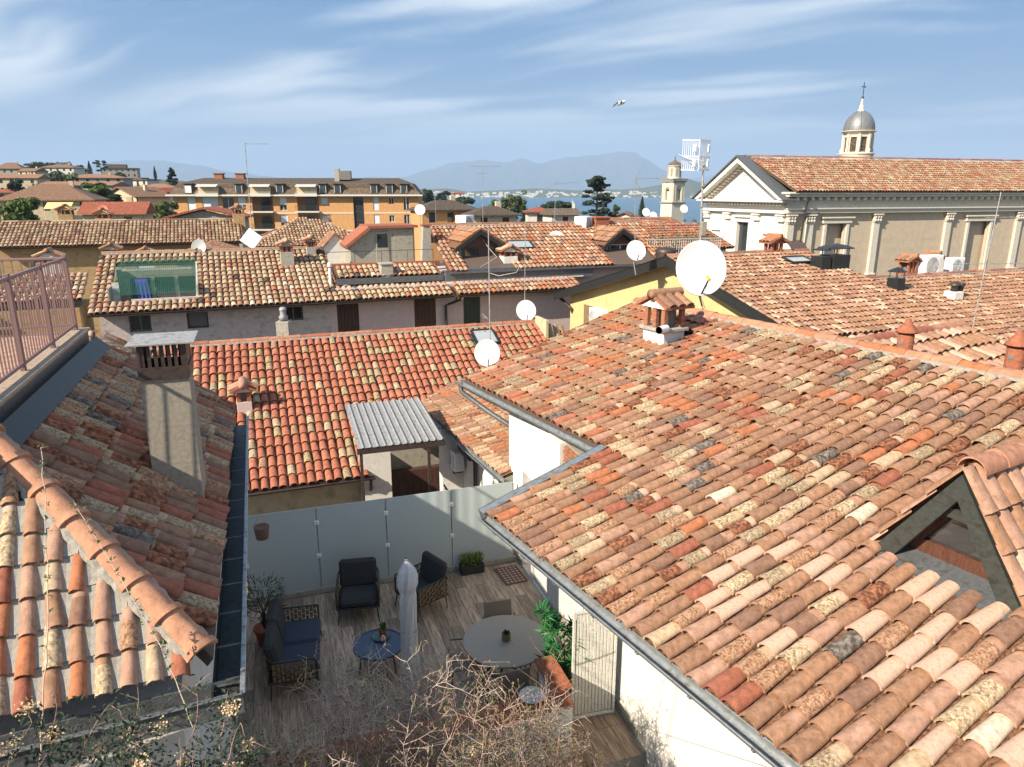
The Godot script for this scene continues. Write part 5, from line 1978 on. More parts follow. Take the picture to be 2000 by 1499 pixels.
	var vp := thing("vent_pipe", "thin white vent pipe standing on the lower roof strip", "pipe", T * fr(V(3.1, y0 + 0.45, -1.4)))
	part(vp, "pipe", lathe_of([[0, 0], [0.06, 0], [0.06, 0.75], [0, 0.75]], 12), M.whiteplastic)
	part(vp, "cap", lathe_of([[0.055, 0.8], [0.09, 0.82], [0.085, 0.95], [0.03, 1.0], [0, 1.0]], 12), M.whiteplastic)
	var vp2 := thing("roof_cowl", "grey round roof cowl on a short pillar below the lilac wall", "cowl", fr(V(-7.62, 7.25, -23.4)))
	part(vp2, "cowl", lathe_of([[0, 0.62], [0.13, 0.62], [0.15, 0.75], [0.10, 0.80], [0.10, 0.95], [0.13, 0.98], [0.09, 1.06], [0, 1.07]], 14), M.galv)
	var vb := mk()
	vb.box(V(0, 0.3, 0), V(0.42, 0.6, 0.42), 0.01)
	part(vp2, "pillar", vb, M.concrete)

# =====================================================================  yellow house, its long roof facing the viewer
func yellow_house():
	var T := fr(V(10.29, 0, -18.73), 22)
	var h := thing("yellow_house", "yellow walled house with dark metal verge and wide tan tile roof", "house", T)
	var roof := Node3D.new()
	roof.name = "roof"
	h.add_child(roof)
	lay(roof, Transform3D(Basis.IDENTITY, V(0, 8.43, 0)), 0.25, [rect(-3.15, 0.03, 2.7, 6.15)], 0.178, PAL_RIGHT, 300, [rect(1.5, 4.7, 2.7, 5.4)])
	ridge(roof, V(-3.2, 10.0, -6.2), V(2.7, 10.0, -6.2), ["red", "ridge", "brown"], 0.11, 0.4)
	var back := mk()
	back.X = Transform3D(Basis(V(1, 0, 0), V(0, -0.27, -1), V(0, 0.963, -0.27)), V(0, 9.97, -6.2))
	back.prism(rect(-3.15, 0, 2.7, 8.4), -0.09, 0.0)
	part(roof, "roof_deck", back, M.channel)
	var G := Transform3D(Basis(V(0, 0, 1), V(0, 1, 0), V(-1, 0, 0)), V(-2.75, 0, 0))   # gable frame: x toward the viewer
	var gw := mk()
	gw.X = G
	gw.prism(PackedVector2Array([Vector2(-13.9, 0), Vector2(-0.4, 0), Vector2(-0.4, 8.42), Vector2(-6.2, 9.86), Vector2(-13.9, 7.75)]), -5.2, 0)
	part(h, "wall", gw, M.yellow)
	for e in [[Vector2(-6.2, 9.98), Vector2(0.05, 8.42)], [Vector2(-6.2, 9.98), Vector2(-14.7, 7.70)]]:
		var q := mk()
		q.X = G
		var a: Vector2 = e[0]
		var b: Vector2 = e[1]
		q.prism(PackedVector2Array([a, b, b + Vector2(0, -0.30), a + Vector2(0, -0.30)]), 0.40, 0.46)
		q.prism(PackedVector2Array([a + Vector2(0, 0.03), b + Vector2(0, 0.03), b, a]), 0.1, 0.48)
		part(h, "verge_board", q, M.darkmetal)
		var s := mk()
		s.X = G
		s.prism(PackedVector2Array([a + Vector2(0, -0.12), b + Vector2(0, -0.12), b + Vector2(0, -0.16), a + Vector2(0, -0.16)]), 0.0, 0.40)
		part(h, "soffit", s, M.shutter)
	downpipe(h, [V(-2.95, 7.5, -14.5), V(-2.85, 7.25, -13.9), V(-2.85, 7.15, -13.6), V(-2.68, 6.9, -13.75), V(-2.70, 0.3, -13.8)], M.copperbrown, 0.07)
	var wf := mk()
	wf.X = G
	wf.box(V(-12.2, 6.9, 0.02), V(0.75, 1.2, 0.04))
	part(h, "lattice_window", wf, M.wicker)
	for e in [[-11.0, "larger white air conditioner on the yellow wall"], [-9.6, "white air conditioner with round fan on yellow wall near roof"]]:
		var a := thing("air_conditioner", e[1], "air conditioner", T * G * fr(V(e[0], 6.75, 0.2)), "air conditioners on the yellow wall")
		ac_parts(a, 0.95, 0.8, 0.36)
	# back block of the roof carries two dark metal cowls and a skylight
	var c := thing("metal_cowl", "wide dark metal chimney box with flat lid at roof corner", "chimney", T * fr(V(2.05, 9.45, -4.6)))
	var b1 := mk()
	b1.box(V(0.3, 0.25, 0), V(0.75, 0.6, 0.6), 0.01)
	part(c, "box", b1, M.darkmetal)
	var b2 := mk()
	b2.box(V(-0.35, 0.25, 0.05), V(0.40, 0.55, 0.5), 0.01)
	part(c, "side_box", b2, M.darkmetal)
	for s in [[-0.02, -0.25], [0.62, -0.25], [-0.02, 0.25], [0.62, 0.25]]:
		var q := mk()
		q.rod(V(s[0], 0.5, s[1]), V(s[0], 0.78, s[1]), 0.018, 5)
		part(c, "stay", q, M.darkmetal)
	part(c, "lid", shift(lathe_of([[0, 0.92], [0.3, 0.86], [0.52, 0.78], [0.53, 0.75], [0, 0.75]], 4), V(0.3, 0, 0), 1.2), M.darkmetal)
	part(c, "side_lid", shift(lathe_of([[0, 0.82], [0.3, 0.74], [0.31, 0.71], [0, 0.71]], 4), V(-0.35, 0, 0.05), 1.0), M.darkmetal)
	var sk := thing("skylight", "narrow blue grey skylight near the yellow house's ridge", "skylight", T * Transform3D(Basis(V(1, 0, 0), V(0, 0.97, 0.24), V(0, -0.24, 0.97)), V(1.35, 8.43 + 0.25 * 5.2 + 0.03, -5.2)))
	skylight_parts(sk, 0.9, 0.55)
	var hc := thing("hooded_chimney", "terracotta hooded chimney on the yellow house's ridge before the church", "chimney", T * fr(V(1.25, 9.85, -6.3)))
	chimney_parts(hc, 0.5, 0.42, 0.12, 0.44, M.terracotta, M.terracotta, ["orange", "tan"])

func shift(mb: MB, p: Vector3, s := 1.0) -> MB:
	var B := Basis(Vector3.UP, PI / 4).scaled(V(s, 1, s * 0.8))
	for i in mb.v.size():
		mb.v[i] = B * mb.v[i] + p
		mb.n[i] = (Basis(Vector3.UP, PI / 4) * mb.n[i]).normalized()
	return mb

func right_house():
	var T := fr(V(14.16, 0, -21.42), 22)
	var h := thing("tan_roof_house", "house with tan tile roof and chimneys below the church wall", "house", T)
	var roof := Node3D.new()
	roof.name = "roof"
	h.add_child(roof)
	lay(roof, Transform3D(Basis.IDENTITY, V(0, 7.68, 0)), 0.25, [PackedVector2Array([Vector2(0.1, -3.0), Vector2(11, -3.0), Vector2(11, 4.75), Vector2(-1.4, 4.75), Vector2(-1.4, 0.5), Vector2(0.1, 0.4)])], 0.19, PAL_RIGHT, 300)
	ridge(roof, V(-1.4, 8.95, -4.8), V(11, 8.95, -4.8), ["red", "brown", "ridge"], 0.11, 0.42)
	var w := mk()
	w.box(V(4.8, 3.7, -1.4), V(12.0, 7.2, 6.2))
	part(h, "wall", w, M.farcream)
	var g := mk()
	g.box(V(0.02, 7.3, 1.2), V(0.12, 0.14, 3.6), 0.0, Basis(V(1, 0, 0), atan(0.25)))
	part(h, "gutter", g, M.darkmetal)
	for e in [[4.15, -5.0, 0.9, 0.75, "larger white air conditioner standing on ridge below church wall"], [5.75, -5.2, 0.68, 0.58, "smaller white air conditioner right of tile hooded chimney"]]:
		var a := thing("air_conditioner", e[4], "air conditioner", T * fr(V(e[0], 8.92, e[1])), "air conditioners on the ridge")
		ac_parts(a, e[2], e[3], 0.36)
	for e in [[3.35, -5.3, "brown tile hooded chimney left of the rooftop air conditioner", 0.5], [5.15, -5.75, "orange tile hooded chimney between two rooftop air conditioners", 0.62]]:
		var c := thing("hooded_chimney", e[2], "chimney", T * fr(V(e[0], 8.75, e[1])), "hooded chimneys below the church")
		chimney_parts(c, e[3], 0.45, 0.3, 0.5, M.terracotta, M.brick, ["tan", "brown", "orange"])
	var mc := thing("metal_chimney", "square dark metal chimney with round lid on the tan roof", "chimney", T * fr(V(0.95, 8.55, -3.75)))
	var mb := mk()
	mb.box(V(0, 0.2, 0), V(0.42, 0.62, 0.42), 0.01)
	part(mc, "box", mb, M.darkmetal)
	for s in [[-0.16, -0.16], [0.16, -0.16], [-0.16, 0.16], [0.16, 0.16]]:
		var q := mk()
		q.rod(V(s[0], 0.5, s[1]), V(s[0], 0.74, s[1]), 0.014, 5)
		part(mc, "stay", q, M.darkmetal)
	part(mc, "lid", lathe_of([[0, 0.90], [0.15, 0.84], [0.31, 0.75], [0.31, 0.73], [0, 0.74]], 20), M.darkmetal)
	var wc := thing("white_block_chimney", "white block chimney with dark cowl and small cone on tan roof", "chimney", T * fr(V(2.55, 8.15, -2.7)))
	var wb := mk()
	wb.box(V(0, 0.18, 0), V(0.44, 0.62, 0.44), 0.012)
	part(wc, "block", wb, M.white)
	part(wc, "cowl", lathe_of([[0, 0.5], [0.11, 0.5], [0.11, 0.68], [0.22, 0.72], [0.05, 0.84], [0, 0.84]], 16), M.copperbrown)
	var wk := mk()
	wk.tube([V(0.26, 0.45, 0), V(0.34, 0.78, 0.02)], [0.09, 0.12], 8)
	part(wc, "side_flue", wk, M.iron)

# =====================================================================  church
func church():
	var T := fr(V(19.5, 0, -51.8), 18.0)
	var c := thing("church", "large pale church with pedimented white facade and long tiled nave roof", "church", T)
	var Wd := 10.2
	var Ln := 46.0
	# nave wall with framed blind windows
	var w := mk()
	var blind := [[3.3, 5.6], [17.0, 19.7], [32.5, 35.5]]
	var ops := []
	for b in blind: ops.append([b[0] + 0.35, 0.5, b[1] - 0.35, 9.75])
	w.wall(0.02, Ln, 0, 10.55, ops, 0.22)
	part(c, "nave_wall", w, M.beige)
	var inner := mk()
	inner.box(V(Ln / 2 + 0.6, 6.0, -Wd / 2 - 0.2), V(Ln - 1.4, 11.8, Wd - 0.5))
	part(c, "nave_core", inner, M.beige)
	for b in blind:
		var f := mk()
		for e in [[V(b[0] + 0.14, 5.2, 0.05), V(0.26, 9.2, 0.14)], [V(b[1] - 0.14, 5.2, 0.05), V(0.26, 9.2, 0.14)], [V((b[0] + b[1]) / 2, 9.95, 0.07), V(b[1] - b[0] + 0.3, 0.32, 0.2)], [V((b[0] + b[1]) / 2, 10.2, 0.12), V(b[1] - b[0] + 0.6, 0.12, 0.32)]]: f.box(e[0], e[1], 0.02)
		part(c, "window_surround", f, M.stone)
	for x in [0.32, 2.0, 8.0, 15.0, 22.4, 30.6, 38.0]:
		var p := mk()
		p.box(V(x, 4.9, 0.10), V(0.56, 9.8, 0.22), 0.015)
		var po := part(c, "pilaster", p, M.stone)
		var cap := mk()
		cap.box(V(x, 10.12, 0.14), V(0.66, 0.42, 0.28), 0.05)
		cap.box(V(x, 10.40, 0.18), V(0.86, 0.12, 0.40), 0.02)
		cap.box(V(x, 9.86, 0.12), V(0.64, 0.08, 0.28), 0.02)
		for k in [-1, 0, 1]:
			for j in 2: cap.box(V(x + k * 0.24, 10.0 + 0.22 * j, 0.31), V(0.14, 0.16, 0.12), 0.05)
		part(po, "capital", cap, M.stone)
		var ba := mk()
		ba.box(V(x, 6.0, 0.14), V(0.74, 0.16, 0.34), 0.03)
		part(po, "base", ba, M.stone)
	var ent := mk()
	ent.box(V(Ln / 2, 10.68, 0.14), V(Ln + 0.3, 0.26, 0.42))
	ent.box(V(Ln / 2, 10.87, 0.2), V(Ln + 0.4, 0.10, 0.56))
	ent.box(V(Ln / 2, 11.25, 0.12), V(Ln + 0.3, 0.66, 0.36))
	ent.box(V(Ln / 2, 11.75, 0.36), V(Ln + 1.0, 0.16, 0.8), 0.03)
	ent.box(V(Ln / 2, 11.92, 0.42), V(Ln + 1.2, 0.18, 0.95), 0.05)
	part(c, "cornice", ent, M.stone)
	for k in 66:
		var d := mk()
		d.box(V(0.3 + 0.66 * k, 11.55, 0.42), V(0.28, 0.22, 0.5), 0.02)
		part(c, "bracket", d, M.stone)
	# roof of the nave
	var roof := Node3D.new()
	roof.name = "roof"
	c.add_child(roof)
	lay(roof, Transform3D(Basis.IDENTITY, V(0, 12.05, 0.95)), 0.42, [rect(-0.1, 0, Ln, 6.05)], 0.25, PAL_CHURCH, 0)
	ridge(roof, V(-0.2, 14.65, -5.1), V(Ln, 14.65, -5.1), ["red", "lichr"], 0.16, 1.2, false)
	var back := mk()
	back.X = Transform3D(Basis(V(1, 0, 0), V(0, -0.42, -1), V(0, 0.92, -0.39)), V(0, 14.57, -5.1))
	back.prism(rect(-0.1, 0, Ln, 6.0), -0.1, 0.0)
	part(roof, "roof_deck", back, M.channel)
	# facade, facing left
	var F := Transform3D(Basis(V(0, 0, 1), V(0, 1, 0), V(-1, 0, 0)), V(0, 0, 0))    # x runs toward the viewer
	var fw := mk()
	fw.X = F
	fw.wall(-Wd, 0.0, 0, 11.4, [[-5.75, 5.4, -4.3, 9.72]], 0.4)
	fw.prism(PackedVector2Array([Vector2(-10.0, 11.4), Vector2(-0.2, 11.4), Vector2(-5.1, 14.2)]), -0.4, -0.02)
	part(c, "facade", fw, M.whitestain)
	var dr := mk()
	dr.X = F
	dr.box(V(-5.02, 7.5, -0.34), V(1.45, 4.4, 0.1))
	part(c, "tall_window", dr, M.glassdark)
	var ds := mk()
	ds.X = F
	ds.box(V(-5.02, 9.85, 0.03), V(1.6, 0.18, 0.12), 0.02)
	ds.box(V(-5.02, 10.18, 0.06), V(1.9, 0.14, 0.24), 0.02)
	part(c, "window_surround", ds, M.whitestain)
	var ni := mk()
	ni.X = F * Transform3D(Basis.IDENTITY, V(-1.75, 9.15, -0.02))
	var arc := PackedVector2Array([Vector2(-0.46, 0), Vector2(0.46, 0)])
	for k in 9: arc.append(Vector2(0.46 * cos(PI * k / 8), 0.1 + 0.46 * sin(PI * k / 8)))
	ni.prism(arc, 0.0, 0.03)
	part(c, "niche", ni, M.whitestain)
	var ns := mk()
	ns.X = F
	ns.box(V(-1.75, 9.04, 0.06), V(1.25, 0.12, 0.22), 0.02)
	ns.box(V(-8.5, 9.04, 0.06), V(1.25, 0.12, 0.22), 0.02)
	part(c, "niche_sill", ns, M.whitestain)
	for x in [-9.8, -6.9, -3.2, -0.4]:
		var p := mk()
		p.X = F
		p.box(V(x, 4.9, 0.08), V(0.60, 9.8, 0.18), 0.015)
		var po := part(c, "pilaster", p, M.whitestain)
		var cap := mk()
		cap.X = F
		cap.box(V(x, 10.12, 0.12), V(0.70, 0.40, 0.26), 0.05)
		cap.box(V(x, 10.38, 0.16), V(0.88, 0.12, 0.38), 0.02)
		for k in [-1, 0, 1]:
			for j in 2: cap.box(V(x + k * 0.25, 10.0 + 0.22 * j, 0.27), V(0.14, 0.15, 0.10), 0.04)
		part(po, "capital", cap, M.whitestain)
	var fe := mk()
	fe.X = F
	fe.box(V(-5.1, 10.62, 0.12), V(10.6, 0.22, 0.4), 0.02)
	fe.box(V(-5.1, 11.36, 0.34), V(11.0, 0.18, 0.9), 0.04)
	part(c, "cornice", fe, M.whitestain)
	for k in 27:
		var d := mk()
		d.X = F
		d.box(V(-10.0 + 0.38 * k, 11.16, 0.28), V(0.19, 0.20, 0.5), 0.02)
		part(c, "dentil", d, M.stone)
	for sg in [-1, 1]:
		var q := mk()
		q.X = F
		var foot := Vector2(-5.1 + sg * 5.7, 11.45)
		var top := Vector2(-5.1, 14.6)
		q.prism(PackedVector2Array([top, foot, foot + Vector2(-sg * 0.05, 0.42) * 0.0 + Vector2(-sg * 0.55, 0.0), top + Vector2(0, -0.42)]), -0.2, 0.85)
		part(c, "raking_cornice", q, M.whitestain)
		var rc := mk()
		rc.X = F
		rc.prism(PackedVector2Array([top + Vector2(0, 0.12), foot + Vector2(sg * 0.2, 0.06), foot + Vector2(sg * 0.2, -0.02), top]), -0.2, 1.0)
		part(c, "raking_flashing", rc, M.lead)
		var dirv := (foot - top)
		for k in 14:
			var m := mk()
			m.X = F
			var pos := top.lerp(foot, (k + 1.0) / 16.0) + Vector2(0, -0.52)
			m.box(V(pos.x, pos.y, 0.2), V(0.2, 0.2, 0.4), 0.02, Basis(V(0, 0, 1), atan2(dirv.y, dirv.x)))
			part(c, "dentil", m, M.stone)
	var ov := mk()
	ov.X = F * Transform3D(Basis(V(1, 0, 0), V(0, 0, 1), V(0, -1, 0)) * Basis.from_scale(V(0.75, 1, 1)), V(-5.1, 12.55, -0.02))
	ov.lathe([Vector2(0.80, 0.0), Vector2(0.80, 0.05), Vector2(0.72, 0.06), Vector2(0.70, 0.02)], 30)
	part(c, "oval_moulding", ov, M.whitestain)
	# volutes at the feet of the facade, copper roofed at the right
	for sg in [-1, 1]:
		var v := PackedVector2Array()
		for k in 11:
			var a := PI / 2 * k / 10
			v.append(Vector2(cos(a) * 2.0, 4.6 + sin(a) * 4.0))
		v.append(Vector2(-0.1, 0)); v.append(Vector2(2.0, 0))
		var q := mk()
		q.X = F * Transform3D(Basis.from_scale(V(sg, 1, 1)), V(0.0 if sg > 0 else -Wd, 0, 0)) if false else F
		var poly := PackedVector2Array()
		for e in v: poly.append(Vector2(e.x if sg > 0 else -Wd - e.x, e.y))
		q.prism(poly, -0.9, 0.0)
		part(c, "volute", q, M.whitestain)
		var cr := mk()
		cr.X = F
		for k in 10:
			var a: Vector2 = v[k]
			var b: Vector2 = v[k + 1]
			var ax: float = a.x if sg > 0 else -Wd - a.x
			var bx: float = b.x if sg > 0 else -Wd - b.x
			cr.out_quad(V(ax * 1.0, a.y + 0.06, 0.12), V(bx, b.y + 0.06, 0.12), V(bx, b.y + 0.06, -1.3), V(ax, a.y + 0.06, -1.3), V(-4.0 if sg < 0 else 0.0, 3, -0.5))
		part(c, "volute_roof", cr, mat(Color(0.16, 0.12, 0.11), 0.5, "metal", 0.7, 0.2, 0.3))
	# rainwater pipe and its shadow-casting brackets
	downpipe(c, [V(1.2, 11.6, 0.9), V(1.2, 11.3, 0.6), V(1.15, 10.6, 0.5), V(1.1, 8.2, 0.4)], M.iron, 0.07)
	downpipe(c, [V(29.3, 11.7, 1.0), V(29.3, 11.2, 0.7), V(29.0, 10.4, 0.35), V(29.0, 2.0, 0.3)], M.lead, 0.12)
	# lantern with a lead dome behind the ridge
	var l := thing("church_lantern", "octagonal stone lantern with grey ribbed dome and iron cross", "lantern tower", T * fr(V(12.15, 14.6, -7.2), 8) * Transform3D(Basis.from_scale(V(0.58, 0.73, 0.58)), Vector3.ZERO))
	l.set_meta("label", "octagonal stone lantern with grey ribbed dome and iron cross behind the church roof")
	var R := 1.95
	part(l, "base", lathe_of([[0, -3.0], [R * 1.18, -3.0], [R * 1.18, 0.55], [R * 1.26, 0.6], [R * 1.26, 0.75], [R * 1.05, 0.8], [0, 0.8]], 8), M.stone)
	for k in 8:
		var a := TAU * (k + 0.5) / 8
		var B := Basis(Vector3.UP, a)
		var wq := mk()
		wq.X = Transform3D(B, B * V(0, 0, R * 0.92))
		var hw := R * 0.92 * tan(PI / 8) + 0.02
		wq.wall(-hw, hw, 0.75, 2.75, [[-0.42, 0.85, 0.42, 2.45]], 0.25)
		part(l, "wall_bay", wq, M.stone)
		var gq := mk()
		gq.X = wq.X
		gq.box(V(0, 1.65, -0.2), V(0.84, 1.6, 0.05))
		part(l, "opening", gq, M.slate)  # solid dark panel; the shade inside the lantern is painted as its colour
		var pq := mk()
		var a2 := TAU * k / 8
		var B2 := Basis(Vector3.UP, a2)
		pq.X = Transform3D(B2, B2 * V(0, 0, R * 1.0))
		pq.box(V(0, 1.75, 0), V(0.34, 2.0, 0.3), 0.03)
		pq.box(V(0, 1.0, 0.14), V(0.36, 0.5, 0.3), 0.12)
		part(l, "pier", pq, M.stone)
	part(l, "cornice", lathe_of([[R * 0.9, 2.7], [R * 1.04, 2.75], [R * 1.06, 2.95], [R * 1.2, 3.05], [R * 1.22, 3.15], [R * 0.9, 3.2]], 8), M.stone)
	var dm := mk()
	var prof := []
	for k in 13:
		var a := PI / 2 * k / 12
		prof.append(Vector2(cos(a) * R * 1.06 + 0.0, 3.2 + sin(a) * 2.1))
	prof[12] = Vector2(0.35, 5.3)
	dm.lathe(prof, 32)
	var dome := part(l, "dome", dm, mat(Color(0.27, 0.29, 0.30), 0.5, "metal", 0.6, 0.2, 0.3))
	for k in 8:
		var a := TAU * k / 8
		var pts := []
		var rad := []
		for e in prof:
			pts.append(V(cos(a) * e.x, e.y, sin(a) * e.x) * 1.0)
			rad.append(0.05)
		var rb := mk()
		rb.tube(pts, rad, 5)
		part(dome, "rib", rb, M.lead)
	part(l, "finial", lathe_of([[0.45, 5.25], [0.42, 5.45], [0.30, 5.6], [0.36, 5.75], [0.16, 6.05], [0.22, 6.2], [0.1, 6.45], [0.10, 6.6], [0, 6.6]], 16), M.stone)
	var cr2 := mk()
	cr2.lathe([Vector2(0, 6.55), Vector2(0.17, 6.65), Vector2(0.17, 6.8), Vector2(0, 6.9)], 10)
	cr2.box(V(0, 7.5, 0), V(0.07, 1.5, 0.07))
	cr2.box(V(0, 7.85, 0), V(0.66, 0.09, 0.07))
	for e in [V(-0.33, 7.85, 0), V(0.33, 7.85, 0), V(0, 8.25, 0), V(0, 7.25, 0)]: cr2.box(e, V(0.16, 0.16, 0.09), 0.04)
	part(l, "cross", cr2, M.iron)

func bell_tower():
	var T := fr(V(36.0, -4.0, -164.0), 30)
	var t := thing("bell_tower", "old grey stone bell tower with arched belfry before the lake", "bell tower", T)
	var s := mk()
	s.box(V(0, 6.8, 0), V(3.7, 13.8, 3.7))
	part(t, "shaft", s, M.stone)
	var st := mk()
	st.box(V(0, 13.75, 0), V(4.2, 0.3, 4.2), 0.05)
	st.box(V(0, 18.3, 0), V(4.1, 0.3, 4.1), 0.05)
	st.box(V(0, 18.75, 0), V(4.5, 0.3, 4.5), 0.06)
	part(t, "string_course", st, M.stonedark)
	for k in 4:
		var B := Basis(Vector3.UP, PI / 2 * k)
		var w := mk()
		w.X = Transform3D(B, B * V(0, 0, 1.75))
		w.wall(-1.75, 1.75, 13.9, 18.2, [[-0.62, 14.3, 0.62, 16.6]], 0.4)
		part(t, "belfry_wall", w, M.stone)
		for sx in [-1.5, -0.95, 0.95, 1.5]:
			var p := mk()
			p.X = w.X
			p.box(V(sx, 16.0, 0.06), V(0.28, 4.2, 0.14))
			part(t, "pilaster", p, M.stone)
		var a := mk()
		a.X = w.X
		var poly := PackedVector2Array()
		for q in 9: poly.append(Vector2(0.62 * cos(PI * q / 8), 16.6 + 0.6 * sin(PI * q / 8)))
		a.prism(poly, -0.2, 0.02)
		part(t, "arch_head", a, M.stonedark)
	var core := mk()
	core.box(V(0, 15.9, 0), V(2.4, 4.2, 2.4))
	part(t, "belfry_infill", core, M.stone)  # added solid core; keeps sky from showing through the belfry openings
	part(t, "drum", lathe_of([[1.55, 18.9], [1.5, 21.4], [1.75, 21.5], [1.75, 21.75], [0, 21.8]], 8), M.stone)
	for k in 8:
		var B := Basis(Vector3.UP, TAU * (k + 0.5) / 8)
		var q := mk()
		q.X = Transform3D(B, B * V(0, 0, 1.42))
		q.box(V(0, 20.2, 0), V(0.42, 1.7, 0.1))
		part(t, "drum_window", q, M.stonedark)
	part(t, "cap", lathe_of([[1.8, 21.7], [1.2, 22.2], [0.4, 22.6], [0.12, 22.9], [0.1, 23.6], [0, 23.6]], 8), M.slate2)

# =====================================================================  houses further back
func back_houses():
	# long old roof at the left
	var T := fr(V(-25.35, 0, -46.99), 22)
	var h := thing("long_ochre_house", "long ochre house with streaky old tile roof at left", "house", T)
	var roof := Node3D.new()
	roof.name = "roof"
	h.add_child(roof)
	lay(roof, Transform3D(Basis.IDENTITY, V(0, 8.7, 0)), 0.4, [rect(-7.2, 0.05, 7.3, 3.4)], 0.235, PAL_FAR, 0)
	ridge(roof, V(-7.2, 10.12, -3.45), V(7.3, 10.12, -3.45), ["lich", "brown"], 0.12, 0.9, false)
	var w := mk()
	var ops := [[-5.2, 6.2, -3.9, 8.0], [0.6, 6.4, 1.6, 8.0], [4.2, 6.4, 5.2, 8.0]]
	w.X = Transform3D(Basis.IDENTITY, V(0, 0, -0.45))
	w.wall(-7.0, 7.1, 0, 8.6, ops, 0.3)
	part(h, "wall", w, M.ochre)
	for o in ops: shutter(h, Transform3D(Basis.IDENTITY, V(0, 0, -0.45)), o[0], o[1], o[2], o[3], mat(Color(0.14, 0.2, 0.30), 0.7))
	var bk := mk()
	bk.box(V(0, 4.2, -3.4), V(14.0, 8.5, 5.2))
	part(h, "rear_wall", bk, M.ochre)
	gutter(h, V(-7.2, 8.66, 0.08), V(7.3, 8.66, 0.08), M.copperbrown, 0.08, 3.0)
	# hipped roof right of it
	var T2 := fr(V(-14.2, 0, -50.8), 22)
	var h2 := thing("hip_roof_house", "house with speckled hip roof between diamond dish and white gable", "house", T2)
	var r2 := Node3D.new()
	r2.name = "roof"
	h2.add_child(r2)
	lay(r2, Transform3D(Basis.IDENTITY, V(0, 8.35, 0)), 0.36, [PackedVector2Array([Vector2(-4.0, 0), Vector2(4.6, 0), Vector2(1.4, 4.4), Vector2(-0.2, 4.9)])], 0.235, PAL_FAR, 0)
	lay(r2, Transform3D(Basis(Vector3.UP, -PI / 2), V(-4.0, 8.35, 0)), 0.42, [PackedVector2Array([Vector2(0, 0), Vector2(-5.5, 0), Vector2(-5.5, 3.6), Vector2(-4.9, 3.8)])], 0.235, PAL_RIGHT, 0)
	lay(r2, Transform3D(Basis(Vector3.UP, PI / 2), V(4.6, 8.35, 0)), 0.45, [PackedVector2Array([Vector2(0, 0), Vector2(6, 0), Vector2(6, 3), Vector2(4.4, 3.2)])], 0.235, PAL_FAR, 0)
	var w2 := mk()
	w2.box(V(0.3, 4.0, -3.6), V(7.8, 8.2, 6.4))
	part(h2, "wall", w2, M.ochre)
	# small tile hood peeping over the lilac ridge
	var ph := thing("pyramid_roof_house", "little tan pyramid roof peeping over the mottled ridge", "house", fr(V(-16.6, 0, -40.2), 22))
	var pq := mk()
	pq.lathe([Vector2(3.2, 8.55), Vector2(0.02, 9.45)], 4, PI / 4, TAU + PI / 4)
	part(ph, "roof", pq, M.farroof2)
	var pw := mk()
	pw.box(V(0, 4.2, 0), V(4.2, 8.4, 4.2))
	part(ph, "wall", pw, M.ochre)
	# pieces seen through the railing at the left
	var lowh := thing("low_side_house", "low house with old tiles seen through the pink railing", "house", fr(V(-15.6, 0, -23.5), 22))
	var lr := Node3D.new()
	lr.name = "roof"
	lowh.add_child(lr)
	lay(lr, Transform3D(Basis.IDENTITY, V(0, 8.1, -3.0)), 0.35, [rect(-7.0, 0, 0.6, 2.2)], 0.225, PAL_OLD, 120)
	lay(lr, Transform3D(Basis.IDENTITY, V(0, 6.6, 0)), 0.35, [rect(-7.0, 0, 1.2, 1.6)], 0.225, PAL_OLD, 120)
	var lw := mk()
	lw.box(V(-3.2, 3.6, -4.3), V(7.4, 8.4, 2.6))
	lw.box(V(-3.0, 3.2, -1.7), V(7.8, 6.4, 3.0))
	part(lowh, "wall", lw, M.ochre)
	var aw := mk()
	aw.box(V(-3.6, 7.55, -2.4), V(2.8, 0.05, 1.1), 0.0, Basis(V(1, 0, 0), 0.25))
	part(lowh, "awning_sheet", aw, M.galv)
	# chimneys along the old roofs
	var cs := [[V(-19.6, 8.3, -30.4), 0.75, 0.6, 0.75, "pale chimney with fanned tile cap behind the pink railing", M.whitestain], [V(-22.6, 7.7, -40.6), 0.8, 0.6, 0.9, "stubby grey chimney with dark opening before the long ochre house", M.concrete], [V(-20.6, 7.7, -40.4), 0.8, 0.6, 0.7, "low gabled chimney with red band before the long ochre house", M.whitestain], [V(-31.2, 9.6, -51.0), 0.9, 0.8, 0.9, "orange chimney with tile cap on the long old ridge", M.ochre], [V(-29.2, 9.6, -52.0), 1.0, 0.8, 0.6, "squat orange chimney right of the red dish", M.ochre], [V(-19.7, 9.6, -52.5), 0.8, 0.7, 0.9, "ochre chimney at the right end of the long old ridge", M.ochre]]
	for e in cs:
		var c := thing("old_chimney", e[4], "chimney", fr(e[0], 22), "chimneys along the old roofs at left")
		chimney_parts(c, e[1], e[2], e[3], 0.4, e[5], M.terracotta, ["tan", "rose", "lich"])
	# roofs crowding toward the bell tower
	var defs := [[V(9.5, 0, -52.0), 24, 8.6, 8.0, 0.30, "tan", "low house with tan tile roof right of the red brick chimney"], [V(11.8, 0, -46.0), 24, 8.5, 6.0, 0.34, "red", "house with dark red roof left of the church facade"], [V(13.2, 0, -66.0), 26, 8.4, 9.0, 0.3, "red", "long red brown roofed house below the bell tower"]]
